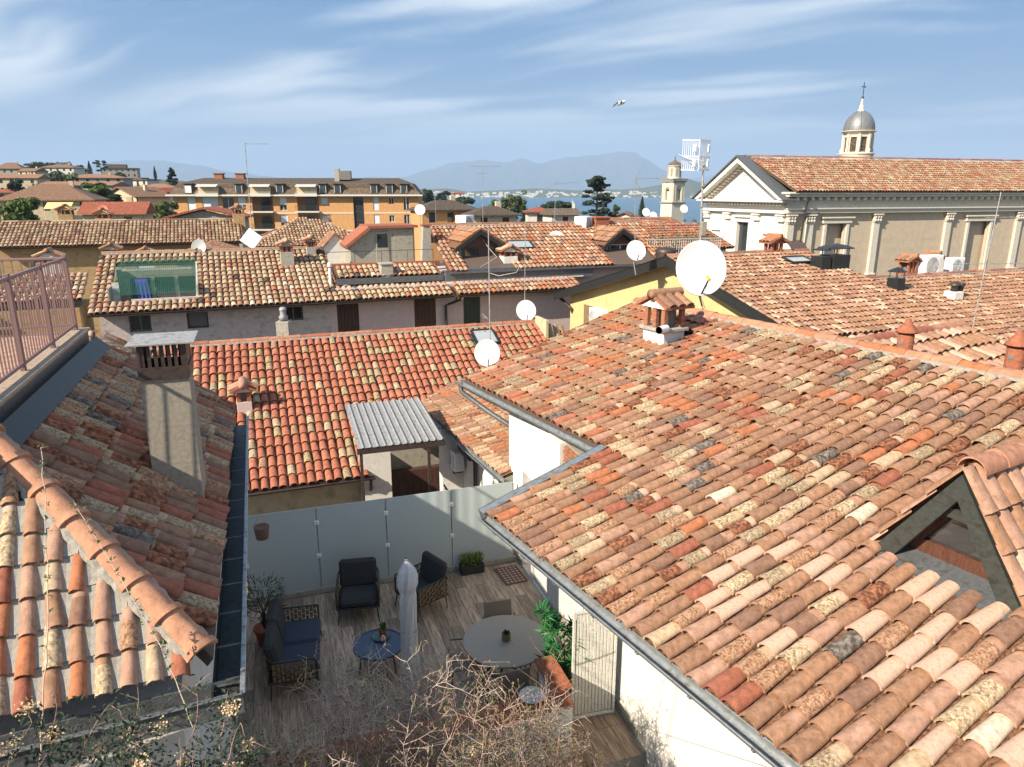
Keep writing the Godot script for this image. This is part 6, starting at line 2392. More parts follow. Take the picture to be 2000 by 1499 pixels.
	for e in defs:
		var hh := thing("town_house", e[6], "house", fr(e[0], e[1]))
		var rr2 := Node3D.new()
		rr2.name = "roof"
		hh.add_child(rr2)
		var pal := PAL_BACK if e[5] == "tan" else [["red", 3.0], ["brown", 3.0], ["lichr", 1.0]]
		lay(rr2, Transform3D(Basis.IDENTITY, V(0, e[2], 0)), e[4], [rect(-e[3] / 2, 0, e[3] / 2, 4.0)], 0.25, pal, 0)
		var ww := mk()
		ww.box(V(0, e[2] / 2 - 0.05, -2.4), V(e[3] - 0.6, e[2] - 0.1, 4.0))
		part(hh, "wall", ww, M.farwhite)
	var rt := thing("roof_garden_railing", "white roof terrace railing with green plants beside the yellow house", "railing", fr(V(9.3, 8.6, -38.5), 22))
	for k in 34:
		var q := mk()
		q.box(V(-2.4 + 0.14 * k, 0.5, 0), V(0.025, 1.0, 0.025))
		part(rt, "bar", q, M.sealwhite)
	for y in [0.05, 1.0]:
		var q := mk()
		q.box(V(0, y, 0), V(4.9, 0.05, 0.05))
		part(rt, "rail", q, M.sealwhite)
	var rtf := mk()
	rtf.box(V(0.0, -0.3, -1.5), V(6.0, 0.5, 3.4))
	part(rt, "terrace_slab", rtf, M.concrete)
	for k in 4: bush("roof_terrace_plant", ["leafy green plant behind the white roof railing, leftmost", "green plant behind the white roof railing, second from left", "green plant behind the white roof railing, third from left", "green plant behind the white roof railing, rightmost"][k], "plant", fr(V(9.3, 8.55, -38.5), 22) * V(-2.0 + 1.2 * k, 0, -0.6), 0.55, 1.2, [M.leaf, M.spring], 160, 0.2, "plants on the roof terrace")
	var rc := thing("stacked_cowl", "round dark ribbed chimney cowl on the roof beside the big dish", "cowl", fr(V(7.6, 8.5, -35.5)))
	part(rc, "cowl", lathe_of([[0, 0], [0.52, 0], [0.56, 0.12], [0.48, 0.2], [0.56, 0.32], [0.48, 0.4], [0.56, 0.52], [0.48, 0.6], [0.56, 0.72], [0.4, 0.86], [0, 0.9]], 18), M.copperbrown)

func orange_flats():
	var T := fr(V(-36.4, 0, -124.0), 4)
	var h := thing("orange_flats", "wide orange apartment block with brown mansard roof and balconies", "apartment block", T)
	var X := func(u): return (u - 580.0) * 0.0868
	var hw := 20.4
	var ops := []
	var wins := [[372, 387, 0, "r"], [400, 430, 0, "r"], [437, 460, 0, "d"], [467, 482, 0, "h"], [546, 560, 0, "h"], [626, 639, 3, "r"], [727, 738, 0, "r"], [757, 767, 2, "s"], [786, 797, 0, "d"]]
	for w in wins:
		for f in 3:
			var yb := 8.75 - 2.95 * f
			var top := yb + 2.45
			var bot := yb + 0.25
			if w[2] >= 2: bot = yb + 1.25
			if w[2] >= 2: top = yb + 2.35
			ops.append([X.call(w[0]), bot, X.call(w[1]), top, w[3]])
	for b in [[494, 534], [580, 622]]:
		for f in 3: ops.append([X.call(b[0]), 8.75 - 2.95 * f, X.call(b[1]), 8.75 - 2.95 * f + 2.6, "b"])
	ops.append([X.call(688), 0.5, X.call(708), 11.35, "t"])
	var wl := mk()
	wl.wall(-hw, hw, -1, 11.4, ops, 0.35)
	part(h, "wall", wl, M.orangewall)
	var bk := mk()
	bk.box(V(0, 5.2, -8.2), V(hw * 2 - 0.1, 12.4, 11.8))
	bk.box(V(-hw + 0.2, 5.2, -1.4), V(0.3, 12.4, 2.2))
	bk.box(V(hw - 0.2, 5.2, -1.4), V(0.3, 12.4, 2.2))
	part(h, "rear_wall", bk, M.orangewall)
	for f in 3:
		var bd := mk()
		for seg in [[-hw, X.call(494) - 0.05], [X.call(534) + 0.05, X.call(580) - 0.05], [X.call(622) + 0.05, X.call(688) - 0.05], [X.call(708) + 0.05, hw]]: bd.box(V((seg[0] + seg[1]) / 2, 8.55 - 2.95 * f, 0.03), V(seg[1] - seg[0], 0.22, 0.06))
		part(h, "floor_band", bd, mat(Color(0.66, 0.50, 0.36), 0.9))
	for o in ops:
		var q := mk()
		var cx: float = (o[0] + o[2]) / 2
		var w: float = o[2] - o[0]
		var hh: float = o[3] - o[1]
		match o[4]:
			"r":
				for k in 12: q.box(V(cx, o[1] + hh * (k + 0.5) / 12, -0.12), V(w - 0.06, hh / 12 - 0.015, 0.04), 0.01)
				part(h, "roller_shutter", q, M.rollshutter)
			"h":
				for k in 7: q.box(V(cx, o[3] - hh * 0.55 * (k + 0.5) / 7, -0.12), V(w - 0.06, hh * 0.55 / 7 - 0.015, 0.04), 0.01)
				part(h, "roller_shutter", q, M.rollshutter)
				window(h, Transform3D.IDENTITY, o[0], o[1], o[2], o[1] + hh * 0.45, M.sealwhite, M.glassdark, 0.2, 1, 0.08)
			"t":
				q.box(V(cx, 5.9, -0.32), V(w, 10.8, 0.05))
				part(h, "stair_glazing", q, M.glassdark)
				for k in 7:
					var bq := mk()
					bq.box(V(cx, 1.5 + 1.45 * k, -0.28), V(w, 0.12, 0.08))
					part(h, "stair_band", bq, M.shutter)
			"b":
				q.box(V(cx, o[1] + 1.1, -1.9), V(1.6, 2.2, 0.08))
				part(h, "balcony_door", q, M.glassdark)
				var b := Node3D.new()
				b.name = "balcony"
				h.add_child(b, true)
				var s := mk()
				s.box(V(cx, o[1] + 0.02, 0.6), V(w + 0.4, 0.24, 1.5), 0.02)
				part(b, "slab", s, M.sealwhite)
				var rl := mk()
				rl.box(V(cx, o[1] + 1.02, 1.28), V(w + 0.3, 0.06, 0.06))
				for k in 30: rl.box(V(o[0] - 0.1 + (w + 0.2) * k / 29, o[1] + 0.55, 1.28), V(0.03, 0.9, 0.03))
				part(b, "railing", rl, M.iron)
			_:
				window(h, Transform3D.IDENTITY, o[0], o[1], o[2], o[3], M.sealwhite, M.glassdark, 0.2, 1, 0.08)
	var cn := mk()
	cn.box(V(0, 11.46, 0.35), V(hw * 2 + 1.6, 0.28, 1.2), 0.03)
	part(h, "cornice", cn, M.sealwhite)
	# mansard: steep front, low upper slope
	var ms := mk()
	ms.prism(PackedVector2Array([Vector2(-hw - 0.4, 11.62), Vector2(hw + 0.4, 11.62), Vector2(hw - 0.9, 13.3), Vector2(-hw + 0.9, 13.3)]), -0.6, -0.1)
	part(h, "mansard", ms, M.slate2)
	var sp := mk()
	var A := [V(-hw - 0.4, 11.6, 0.5), V(hw + 0.4, 11.6, 0.5), V(hw - 1.0, 13.4, -0.5), V(-hw + 1.0, 13.4, -0.5), V(hw - 3.6, 14.4, -5.5), V(-hw + 3.6, 14.4, -5.5)]
	sp.quad(A[3], A[2], A[4], A[5])
	sp.tri(A[2], V(hw - 1.0, 13.4, -10.5), A[4])
	sp.tri(A[3], A[5], V(-hw + 1.0, 13.4, -10.5))
	sp.quad(A[5], A[4], V(hw - 1.0, 13.4, -10.5), V(-hw + 1.0, 13.4, -10.5))
	part(h, "upper_roof", sp, M.slate)
	var sp2 := mk()
	sp2.quad(A[0], A[1], A[2], A[3])
	sp2.quad(A[1], V(hw + 0.4, 11.6, -11), V(hw - 1.0, 13.4, -10.5), A[2])
	sp2.quad(V(-hw - 0.4, 11.6, -11), A[0], A[3], V(-hw + 1.0, 13.4, -10.5))
	part(h, "mansard", sp2, M.slate2)
	for u in [378, 473, 550, 632, 660, 730, 760, 788]:
		var d := Node3D.new()
		d.name = "mansard_dormer"
		h.add_child(d, true)
		var x: float = X.call(u)
		var q := mk()
		q.box(V(x, 12.55, -0.2), V(1.2, 1.5, 1.4))
		part(d, "cheek", q, M.slate2)
		var g := mk()
		g.box(V(x, 12.5, 0.52), V(0.95, 1.2, 0.03))
		part(d, "pane", g, M.glassdark if u != 378 else M.rollshutter)
		var rf := mk()
		rf.box(V(x, 13.36, -0.05), V(1.6, 0.12, 1.7), 0.02)
		part(d, "roof", rf, M.slate)
		var fr2 := mk()
		for e in [-0.5, 0.5]: fr2.box(V(x + e, 12.5, 0.53), V(0.08, 1.25, 0.06))
		part(d, "frame", fr2, M.sealwhite)
	for u in [415, 513, 601]:
		var b := Node3D.new()
		b.name = "roof_balcony"
		h.add_child(b, true)
		var x: float = X.call(u)
		var q := mk()
		q.box(V(x, 12.45, 0.30), V(3.3, 1.5, 0.4))
		part(b, "recess", q, M.farcream)
		var aw := mk()
		for k in 9: aw.box(V(x - 1.5 + 0.375 * k, 13.05, 1.05), V(0.34, 0.05, 1.3), 0.0, Basis(V(1, 0, 0), 0.30))
		part(b, "awning", aw, M.sealwhite)
		var rl := mk()
		rl.box(V(x, 12.0, 1.3), V(3.6, 0.06, 0.06))
		rl.box(V(x, 11.55, 1.3), V(3.6, 0.5, 0.08))
		part(b, "railing", rl, M.sealwhite)
	var chn := thing("square_roof_chimney", "big pale chimney with black opening on the orange flats' roof", "chimney", T * fr(V(7.2, 13.9, -3.0)))
	var cq := mk()
	cq.box(V(-0.7, 0.7, 0), V(0.8, 2.6, 1.2), 0.02)
	part(chn, "stack", cq, M.concrete)
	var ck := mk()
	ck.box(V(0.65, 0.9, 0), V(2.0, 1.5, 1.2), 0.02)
	part(chn, "black_box", ck, M.shade_and_soot)  # solid box; the opening's darkness is in its colour
	for e in [[-14.0, "brick chimney box at the left end of the orange flats' roof"], [-10.4, "second small brick chimney box on the orange flats' roof"]]:
		var c2 := thing("brick_box_chimney", e[1], "chimney", T * fr(V(e[0], 14.0, -5.0)), "brick boxes on the flats' roof")
		var bq := mk()
		bq.box(V(0, 0.4, 0), V(1.4, 1.3, 1.2), 0.02)
		part(c2, "box", bq, M.brick)
		var bt := mk()
		bt.box(V(0, 1.1, 0), V(1.7, 0.15, 1.5), 0.02)
		part(c2, "cap", bt, M.farroof)

# ---------------------------------------------------------------- ground heights
func gy(x: float, z: float) -> float:
	var left := 0.075 * maxf(-x - 18.0, 0.0) * smoothstep(40.0, 110.0, -z)
	left = minf(left, 26.0)
	var shore := smoothstep(190.0, 420.0, -z) * smoothstep(-230.0, -60.0, x)
	return left * (1.0 - 0.8 * shore) - 22.0 * shore

func terrain():
	var g := mk()
	var xs := []
	var zs := []
	for i in 57: xs.append(-760.0 + 1520.0 * i / 56)
	for i in 49: zs.append(60.0 - 760.0 * i / 48)
	for i in 56:
		for j in 48:
			var p := [V(xs[i], 0, zs[j]), V(xs[i + 1], 0, zs[j]), V(xs[i + 1], 0, zs[j + 1]), V(xs[i], 0, zs[j + 1])]
			for k in 4: p[k].y = gy(p[k].x, p[k].z)
			g.quad(p[0], p[1], p[2], p[3])
	structure("ground", g, M.grass)
	var st := mk()
	st.quad(V(-60, 0.06, 30), V(70, 0.06, 30), V(70, 0.06, -95), V(-15, 0.06, -95))
	structure("street", st, M.ground)
	# the lake, with low swell
	var l := mk()
	l.quad(V(-5000, -14, -200), V(5000, -14, -200), V(6500, -14, -4300), V(-6500, -14, -4300))
	structure("lake", l, M.water)

func far_shore_and_mountains():
	var nz := FastNoiseLite.new()
	nz.seed = 3
	nz.frequency = 0.0035
	nz.fractal_octaves = 4
	var sh := mk()
	var n := 110
	for i in n:
		var x0 := -6500.0 + 13000.0 * i / n
		var x1 := -6500.0 + 13000.0 * (i + 1) / n
		var H := func(x): return 12.0 + 26.0 * (0.5 + nz.get_noise_2d(x, 0)) + (55.0 * exp(-pow((x - 960.0) / 150.0, 2)))
		sh.quad(V(x0, -15, -3700), V(x1, -15, -3700), V(x1, H.call(x1), -4000), V(x0, H.call(x0), -4000))
		sh.quad(V(x0, H.call(x0), -4000), V(x1, H.call(x1), -4000), V(x1, -15, -4600), V(x0, -15, -4600))
	structure("far_shore", sh, M.grass)
	var bx := BoxMesh.new()
	bx.size = V(14, 10, 10)
	bx.material = M.farwhite
	var mm := MultiMesh.new()
	mm.transform_format = MultiMesh.TRANSFORM_3D
	mm.mesh = bx
	mm.instance_count = 420
	for k in 420:
		var x := rr(-1500, 1500)
		var f := rng.randf()
		var hh: float = 12.0 + 26.0 * (0.5 + nz.get_noise_2d(x, 0))
		mm.set_instance_transform(k, Transform3D(Basis.from_scale(V(rr(0.5, 1.8), rr(0.6, 1.4), 1)), V(x, lerpf(-13, hh, f * 0.6), lerpf(-3705, -3990, f * 0.6))))
	var town := MultiMeshInstance3D.new()
	town.name = "far_town"
	town.multimesh = mm
	add_child(town)
	town.set_meta("kind", "stuff")
	town.set_meta("label", "pale far-off town houses along the opposite lake shore")
	town.set_meta("category", "far town")
	# mountain ranges beyond the lake: (photo-like skyline as bearings in metres at 12 km, heights in metres)
	var left := [[-8300, 0], [-7500, 170], [-6900, 330], [-6300, 440], [-5750, 500], [-5200, 480], [-4700, 410], [-4250, 320], [-3500, 240], [-2700, 190], [-1900, 120], [-1200, 40]]
	var mid := [[-3200, 0], [-2400, 190], [-1800, 260], [-1300, 390], [-900, 500], [-450, 530], [-100, 490], [180, 555], [430, 480], [900, 570], [1350, 610], [1700, 640], [1950, 655], [2120, 560], [2450, 380], [2800, 250], [3300, 150], [4200, 120], [6500, 0]]
	var rear := [[-9500, 120], [-7000, 180], [-4000, 300], [-3300, 270], [-2700, 330], [-2000, 260], [0, 300], [3000, 260], [5000, 420], [7000, 350], [9000, 0]]
	for e in [[left, -11200.0, 4], [mid, -12000.0, 5], [rear, -14500.0, 6]]: range_mesh(e[0], e[1], e[2])

func range_mesh(pr: Array, zc: float, sd: int):
	var nz := FastNoiseLite.new()
	nz.seed = sd
	nz.frequency = 0.0016
	nz.fractal_octaves = 5
	var mb := mk()
	var x0: float = pr[0][0]
	var x1: float = pr[pr.size() - 1][0]
	var n := 130
	var rows := 14
	var grid := []
	for i in n + 1:
		var x := lerpf(x0, x1, float(i) / n)
		var h := 0.0
		for k in pr.size() - 1:
			if x >= pr[k][0] and x <= pr[k + 1][0]:
				var f: float = (x - pr[k][0]) / (pr[k + 1][0] - pr[k][0])
				h = lerpf(pr[k][1], pr[k + 1][1], f * f * (3 - 2 * f) * 0.5 + f * 0.5)
		var col := []
		for j in rows + 1:
			var f := float(j) / rows
			var prof := 1.0 - absf(f - 0.5) * 2.0
			var y := h * pow(prof, 0.8) * (1.0 + 0.10 * nz.get_noise_2d(x, f * 2600)) + 120.0 * nz.get_noise_2d(x * 1.3, f * 3400 + 90) * prof * (1.0 - prof) * 2.0
			if j == rows / 2: y = h * (1.0 + 0.05 * nz.get_noise_2d(x * 2.5, 0))
			col.append(V(x, maxf(y, 0) - 16.0, zc + (0.5 - f) * 3000.0))
		grid.append(col)
	for i in n:
		for j in rows: mb.quad(grid[i][j], grid[i + 1][j], grid[i + 1][j + 1], grid[i][j + 1])
	structure("mountains", mb, M.mountain)

func hill_houses():
	var defs := [
		[V(-211.1, 19.2, -312.7), 10.6, 2.3, 2.5, 10, "fargrey", "farroof", "hip", "grey villa with brown hip roof, topmost at far left of the hill"],
		[V(-188.8, 17.8, -291.6), 8.3, 2.1, 1.2, -15, "farcream", "farroof", "gable", "low brown roofed house right of the topmost grey villa"],
		[V(-152.9, 14.8, -228.6), 14.1, 1.4, 1.2, 12, "farcream", "farroof2", "gable", "long house with pale orange roof below the topmost grey villa"],
		[V(-208.3, 18.8, -343.6), 14.3, 4.1, 1.6, 5, "farwhite", "farroof", "hip", "white three storey villa on the hilltop beside a dark cypress"],
		[V(-139.9, 14.9, -249.4), 18.4, 1.7, 1.3, 14, "fargrey", "farroof2", "hip", "wide low house with tan hip roof below the hilltop cypress"],
		[V(-220.1, 21.1, -416.8), 17.6, 3.6, 2.0, 20, "fargrey", "slate2", "flat", "olive grey stepped apartment block on the hilltop right of the pine"],
		[V(-136.0, 14.6, -270.0), 10.1, 1.6, 0.6, -8, "farwhite", "slate2", "flat", "low white flat roofed house below the stepped apartment block"],
		[V(-70.4, 8.0, -112.8), 12.2, 2.9, 2.3, 16, "farcream", "farroof", "hip", "big cream villa with large brown hip roof and yellow awning"],
		[V(-108.1, 11.9, -186.4), 16.8, 1.8, 0.9, 8, "fargrey", "farroof2", "gable", "long low house with weathered roof behind the big cream villa"],
		[V(-71.0, 8.9, -139.0), 9.5, 2.2, 1.7, -30, "farcream", "farroof", "gablef", "cream gable fronted house with brown roof left of orange flats"],
		[V(-86.7, 11.9, -181.2), 8.2, 1.2, 0.9, 5, "farcream", "farroof2", "hip", "cream house with light brown hip roof left of orange flats' roof"],
		[V(-72.5, 9.9, -154.8), 2.9, 2.0, 0.8, -20, "farwhite", "farred", "gablef", "small white gable house with red roof beside the orange flats"],
		[V(-47.0, 8.5, -87.1), 6.4, 1.1, 1.3, 12, "farcream", "farred", "gable", "low cream house with bright red roof above the long old tile roof"],
		[V(-107.0, 11.1, -155.1), 4.5, 0.9, 0.6, 10, "farcream", "farred", "gable", "low house with red roof at the left edge below the hill"],
		[V(-30.5, 8.8, -73.7), 6.5, 0.8, 0.8, 10, "fargrey", "farred", "gablef", "low grey gabled house with red roof in front of orange flats"],
		[V(-9.1, 7.6, -97.2), 7.5, 2.2, 1.2, 25, "orangewall", "slate", "hip", "orange house with dark grey hip roof right of the orange flats"],
		[V(-2.7, 8.0, -92.1), 5.6, 1.3, 1.0, 18, "farcream", "slate", "hip", "house with dark grey pyramid roof behind the tall antenna mast"],
		[V(4.3, 7.3, -117.8), 3.9, 1.7, 0.7, 5, "farwhite", "farred", "hip", "white house with bright orange hip roof left of the flagpole"],
		[V(7.2, 7.6, -107.6), 4.1, 1.3, 0.8, 20, "farwhite", "slate2", "gable", "white house with grey gable roof below the cedar tree"],
		[V(20.9, 6.7, -133.2), 3.7, 0.9, 0.8, -20, "farwhite", "farroof", "gablef", "small white gable house right of the cedar tree's foot"],
		[V(-43.8, 7.8, -340.7), 7.6, 2.3, 1.6, 0, "farwhite", "farred", "hip", "distant white villa with red roof among trees by the lake"],
		[V(-32.1, 9.5, -434.4), 6.7, 1.8, 0.9, 0, "farwhite", "farred", "hip", "tiny distant white house with red roof above the round pine"],
	]
	for e in defs:
		var p: Vector3 = e[0]
		var W: float = e[1]
		var base := gy(p.x, p.z) - 0.5
		var eave: float = p.y + e[2]
		var D := clampf(W * 0.7, 3.5, 12.0)
		var o := thing("hill_house" if p.x < -40 and p.z < -80 else "distant_house", e[8], "house", fr(V(p.x, base, p.z), e[4]))
		var hh := eave - base
		var w := mk()
		# windows on the upper floors as real openings
		var ops := []
		var nw := clampi(int(W / 2.4), 1, 6)
		for k in nw:
			for f in 2:
				var cx := -W / 2 + W * (k + 0.5) / nw
				var yt := hh - 0.35 - 2.6 * f
				ops.append([cx - 0.45, yt - 1.25, cx + 0.45, yt])
		w.X = Transform3D(Basis.IDENTITY, V(0, 0, D / 2))
		w.wall(-W / 2, W / 2, 0, hh, ops, 0.25)
		w.X = Transform3D.IDENTITY
		w.box(V(0, hh / 2 - 0.05, -0.2), V(W - 0.02, hh - 0.1, D - 0.1))
		part(o, "wall", w, M[e[5]])
		for k in ops.size():
			var q := mk()
			q.box(V((ops[k][0] + ops[k][2]) / 2, (ops[k][1] + ops[k][3]) / 2, D / 2 - 0.16), V(0.9, 1.25, 0.05))
			part(o, "window", q, M.glassdark if rng.randf() < 0.6 else M.shutter)
		var r := mk()
		var ov := 0.5
		var rh: float = e[3]
		var x := W / 2 + ov
		var z := D / 2 + ov
		var y := hh
		match e[7]:
			"hip":
				var rl := maxf(x - z, 0.05)
				var a := [V(-x, y, z), V(x, y, z), V(x, y, -z), V(-x, y, -z), V(-rl, y + rh, 0), V(rl, y + rh, 0)]
				r.quad(a[0], a[1], a[5], a[4])
				r.tri(a[1], a[2], a[5])
				r.quad(a[2], a[3], a[4], a[5])
				r.tri(a[3], a[0], a[4])
				r.box(V(0, y - 0.08, 0), V(x * 2, 0.15, z * 2))
			"gable":
				r.X = Transform3D(Basis(V(0, 0, 1), V(0, 1, 0), V(-1, 0, 0)), Vector3.ZERO)
				r.prism(PackedVector2Array([Vector2(-z, y - 0.1), Vector2(z, y - 0.1), Vector2(0, y + rh)]), -x, x)
			"gablef":
				r.prism(PackedVector2Array([Vector2(-x, y - 0.1), Vector2(0, y + rh), Vector2(x, y - 0.1), Vector2(x, y + 0.08), Vector2(0, y + rh + 0.2), Vector2(-x, y + 0.08)]), -z, z)
			_:
				r.box(V(0, y + 0.15, 0), V(x * 2, 0.3, z * 2))
				r.box(V(-W * 0.1, y + 0.3 + rh / 2, -0.5), V(W * 0.55, rh, D * 0.6))
		part(o, "roof", r, M[e[6]])
		if e[7] == "gablef":
			var gq := mk()
			gq.prism(PackedVector2Array([Vector2(-x + 0.6, y - 0.1), Vector2(x - 0.6, y - 0.1), Vector2(0, y + rh - 0.1)]), D / 2 - 0.3, D / 2)
			part(o, "gable", gq, M[e[5]])
		if rh > 0.9 and e[7] != "flat":
			var cq := mk()
			cq.box(V(W * 0.2, y + rh * 0.9, -0.6), V(0.6, 1.4, 0.6))
			part(o, "chimney", cq, M.farcream)
	var aw := thing("yellow_awning", "pale yellow awning over the big cream villa's balcony", "awning", fr(V(-66.5, 10.0, -107.2), 16))
	var q := mk()
	q.prism(PackedVector2Array([Vector2(-1.7, 0), Vector2(1.7, 0), Vector2(1.7, 0.08), Vector2(-1.7, 0.08)]), -1.2, 1.0)
	var ao := part(aw, "cloth", q, mat(Color(0.75, 0.56, 0.22), 0.8))
	ao.rotation.x = 0.4
	var pl := mk()
	for s in [-1.6, 1.6]: pl.rod(V(s, -0.45, 0.95), V(s, -3.0, 0.95), 0.05, 5)
	part(aw, "pole", pl, M.sealwhite)

# =====================================================================  trees
func crown(mb: MB, c: Vector3, r: Vector3, n: int, s: float, hollow := 0.55):
	for k in n:
		var d := V(rng.randfn(), rng.randfn(), rng.randfn()).normalized()
		var q := lerpf(hollow, 1.0, sqrt(rng.randf()))
		var p := c + d * r * q
		var a := V(rr(-1, 1), rr(-0.6, 0.6), rr(-1, 1)).normalized()
		var b := a.cross(d + V(rr(-0.6, 0.6), rr(-0.6, 0.6), rr(-0.6, 0.6))).normalized()
		var l := s * rr(0.6, 1.4)
		mb.tri(p - a * l * 0.5, p + b * l * 0.45, p + a * l * 0.5)
		mb.tri(p - a * l * 0.5, p + a * l * 0.4 - b * l * 0.1, p - b * l * 0.45)

func far_trees():
	var defs := [
		["spring", V(-50.0, 9.0, -73.8), 3.9, 2.6, "broad", "large spring tree with pale blossom in front of the cream villa"],
		["leafdark", V(-104.5, 12.2, -155.4), 3.5, 2.7, "broad", "dark green tree beside the red roofed house at left edge"],
		["spring", V(-73.4, 10.5, -129.1), 6.5, 3.2, "broad", "wide light green tree behind the red roofed house"],
		["leafdark", V(-61.3, 10.7, -113.6), 2.1, 1.1, "broad", "dark clipped bush under the wide light green tree"],
		["conifer", V(-148.5, 17.5, -260.4), 2.0, 4.9, "cypress", "dark cypress on the hilltop right of the white villa"],
		["conifer", V(-156.1, 18.3, -281.4), 4.1, 5.6, "pine", "leaning pine on the hilltop right of the cypress"],
		["conifer", V(-150.8, 18.0, -312.3), 1.5, 4.4, "cypress", "thin distant cypress left of the big dark conifer"],
		["conifer", V(-90.8, 13.5, -197.2), 4.9, 4.8, "cone", "big dark conifer standing left of the orange flats"],
		["spring", V(-46.5, 8.3, -97.4), 3.6, 2.6, "broad", "yellow green trees in front of the orange flats' left end"],
		["olivegreen", V(-278.5, 24.7, -438.5), 18.8, 4.4, "broad", "hazy olive tree clump on the skyline beside the villa"],
		["leafdark", V(-166.0, 15.5, -270.3), 6.4, 4.3, "broad", "dark trees before the white three storey villa"],
		["olivegreen", V(-217.9, 20.4, -375.1), 5.7, 5.0, "broad", "olive trees left of the hilltop cypress"],
		["olivegreen", V(-165.0, 16.9, -312.1), 5.4, 3.6, "broad", "olive trees below the stepped apartment block"],
		["leafdark", V(-28.9, 8.2, -247.6), 5.9, 5.0, "broad", "dark tree right behind the orange flats"],
		["conifer", V(-25.5, 9.0, -268.5), 6.0, 3.6, "broad", "dark green trees above the dark hip roof"],
		["leafdark", V(-13.9, 8.0, -216.4), 8.6, 2.8, "dome", "round umbrella pine left of the light green poplars"],
		["spring", V(-3.5, 6.3, -153.8), 3.8, 4.8, "broad", "light green tree behind the dark pyramid roof"],
		["olivegreen", V(-0.1, 6.9, -143.6), 4.2, 4.7, "broad", "bushy green tree left of the tall poplar"],
		["spring", V(2.4, 6.3, -148.6), 2.7, 6.3, "poplar", "tall light green poplar in front of the lake"],
		["leafdark", V(10.9, 7.7, -174.9), 7.6, 2.4, "dome", "flat topped umbrella pine left of the cedar tree"],
		["conifer", V(14.3, 7.9, -123.2), 6.4, 7.4, "cedar", "tall dark cedar of layered branches standing before the lake"],
		["conifer", V(27.4, 6.9, -154.0), 1.5, 4.1, "cypress", "dark cypress left of the old bell tower"],
		["olivegreen", V(23.5, 6.6, -164.3), 2.0, 2.9, "broad", "small green tree right of the cedar"],
	]
	for e in defs:
		var p: Vector3 = e[1]
		var W: float = e[2]
		var Hh: float = e[3]
		var g := gy(p.x, p.z)
		var o := thing({"cypress": "cypress_tree", "cedar": "cedar_tree", "pine": "pine_tree", "dome": "umbrella_pine", "cone": "conifer_tree", "poplar": "poplar_tree"}.get(e[4], "leafy_tree"), e[5], "tree", fr(V(p.x, g - 0.2, p.z)))
		var b := p.y - g - 0.6                    # where the crown starts above the foot
		var top := p.y + Hh - g + 0.2
		var mid := (b + top) / 2
		var s := clampf(W * 0.10, 0.22, 1.1)
		var tr := mk()
		tr.tube([V(0, 0, 0), V(rr(-0.1, 0.1), maxf(b, 0.5), rr(-0.1, 0.1)), V(0, lerpf(b, top, 0.75), 0)], [0.04 * W + 0.12, 0.03 * W + 0.08, 0.04], 7)
		var cr := mk()
		match e[4]:
			"cypress":
				for k in 14:
					var f := (k + 0.5) / 14
					crown(cr, V(0, lerpf(b - 0.5, top, f), 0), V(W * 0.5 * sin(PI * pow(f, 0.7) * 0.93 + 0.15), (top - b) / 13, W * 0.5 * sin(PI * pow(f, 0.7) * 0.93 + 0.15)), 120, s * 1.2, 0.3)
			"poplar":
				for k in 26:
					var f := rng.randf()
					crown(cr, V(rr(-0.3, 0.3) * W * (1.1 - f), lerpf(b - 2, top, f), rr(-0.3, 0.3) * W), V(W * 0.24, Hh * 0.09, W * 0.24), 90, s, 0.2)
			"cone":
				for k in 40:
					var f := rng.randf()
					var a := rr(0, TAU)
					var rad := W * 0.5 * (1.05 - f)
					crown(cr, V(cos(a) * rad * 0.7, lerpf(b - 2, top, f), sin(a) * rad * 0.7), V(rad * 0.5 + 0.2, 0.35, rad * 0.5 + 0.2), 70, s, 0.1)
			"cedar":
				for k in 60:
					var f := pow(rng.randf(), 0.9)
					var a := rr(0, TAU)
					var rad := W * 0.52 * (1.0 - 0.62 * f) * rr(0.3, 1.0)
					var y := lerpf(b - 0.5, top - 0.3, f) - rad * 0.10
					crown(cr, V(cos(a) * rad, y, sin(a) * rad), V(rr(0.5, 1.1), rr(0.18, 0.34), rr(0.5, 1.1)), 130, s * 0.6, 0.1)
					tr.tube([V(0, y - 0.35, 0), V(cos(a) * rad, y - 0.05, sin(a) * rad)], [0.09, 0.03], 5)
			"dome":
				for k in 26:
					var a := rr(0, TAU)
					var q := sqrt(rng.randf()) * 0.44 * W
					crown(cr, V(cos(a) * q, lerpf(mid, top, 0.55) - 0.35 * Hh * pow(q / (0.5 * W), 2), sin(a) * q), V(W * 0.13, Hh * 0.22, W * 0.13), 90, s, 0.2)
			"pine":
				for k in 12:
					var y := lerpf(mid - 1, top, rng.randf())
					crown(cr, V(rr(-0.4, 0.4) * W, y, rr(-0.4, 0.4) * W), V(W * 0.2, Hh * 0.07, W * 0.2), 90, s, 0.1)
			_:
				for k in 24:
					var a := rr(0, TAU)
					var q := sqrt(rng.randf()) * 0.4
					var y := lerpf(b, top - 0.16 * Hh, pow(rng.randf(), 0.8))
					crown(cr, V(cos(a) * q * W, y, sin(a) * q * W), V(W * rr(0.11, 0.2), Hh * rr(0.10, 0.2), W * rr(0.11, 0.2)), 110, s, 0.25)
					if k < 8: tr.tube([V(0, maxf(b - 0.5, 0.3), 0), V(cos(a) * q * W, y, sin(a) * q * W)], [0.1, 0.02], 5)
		part(o, "trunk", tr, M.bark)
		part(o, "crown", cr, M[e[0]])
	# more trees among the villas, all much alike
	var first: Node3D = null
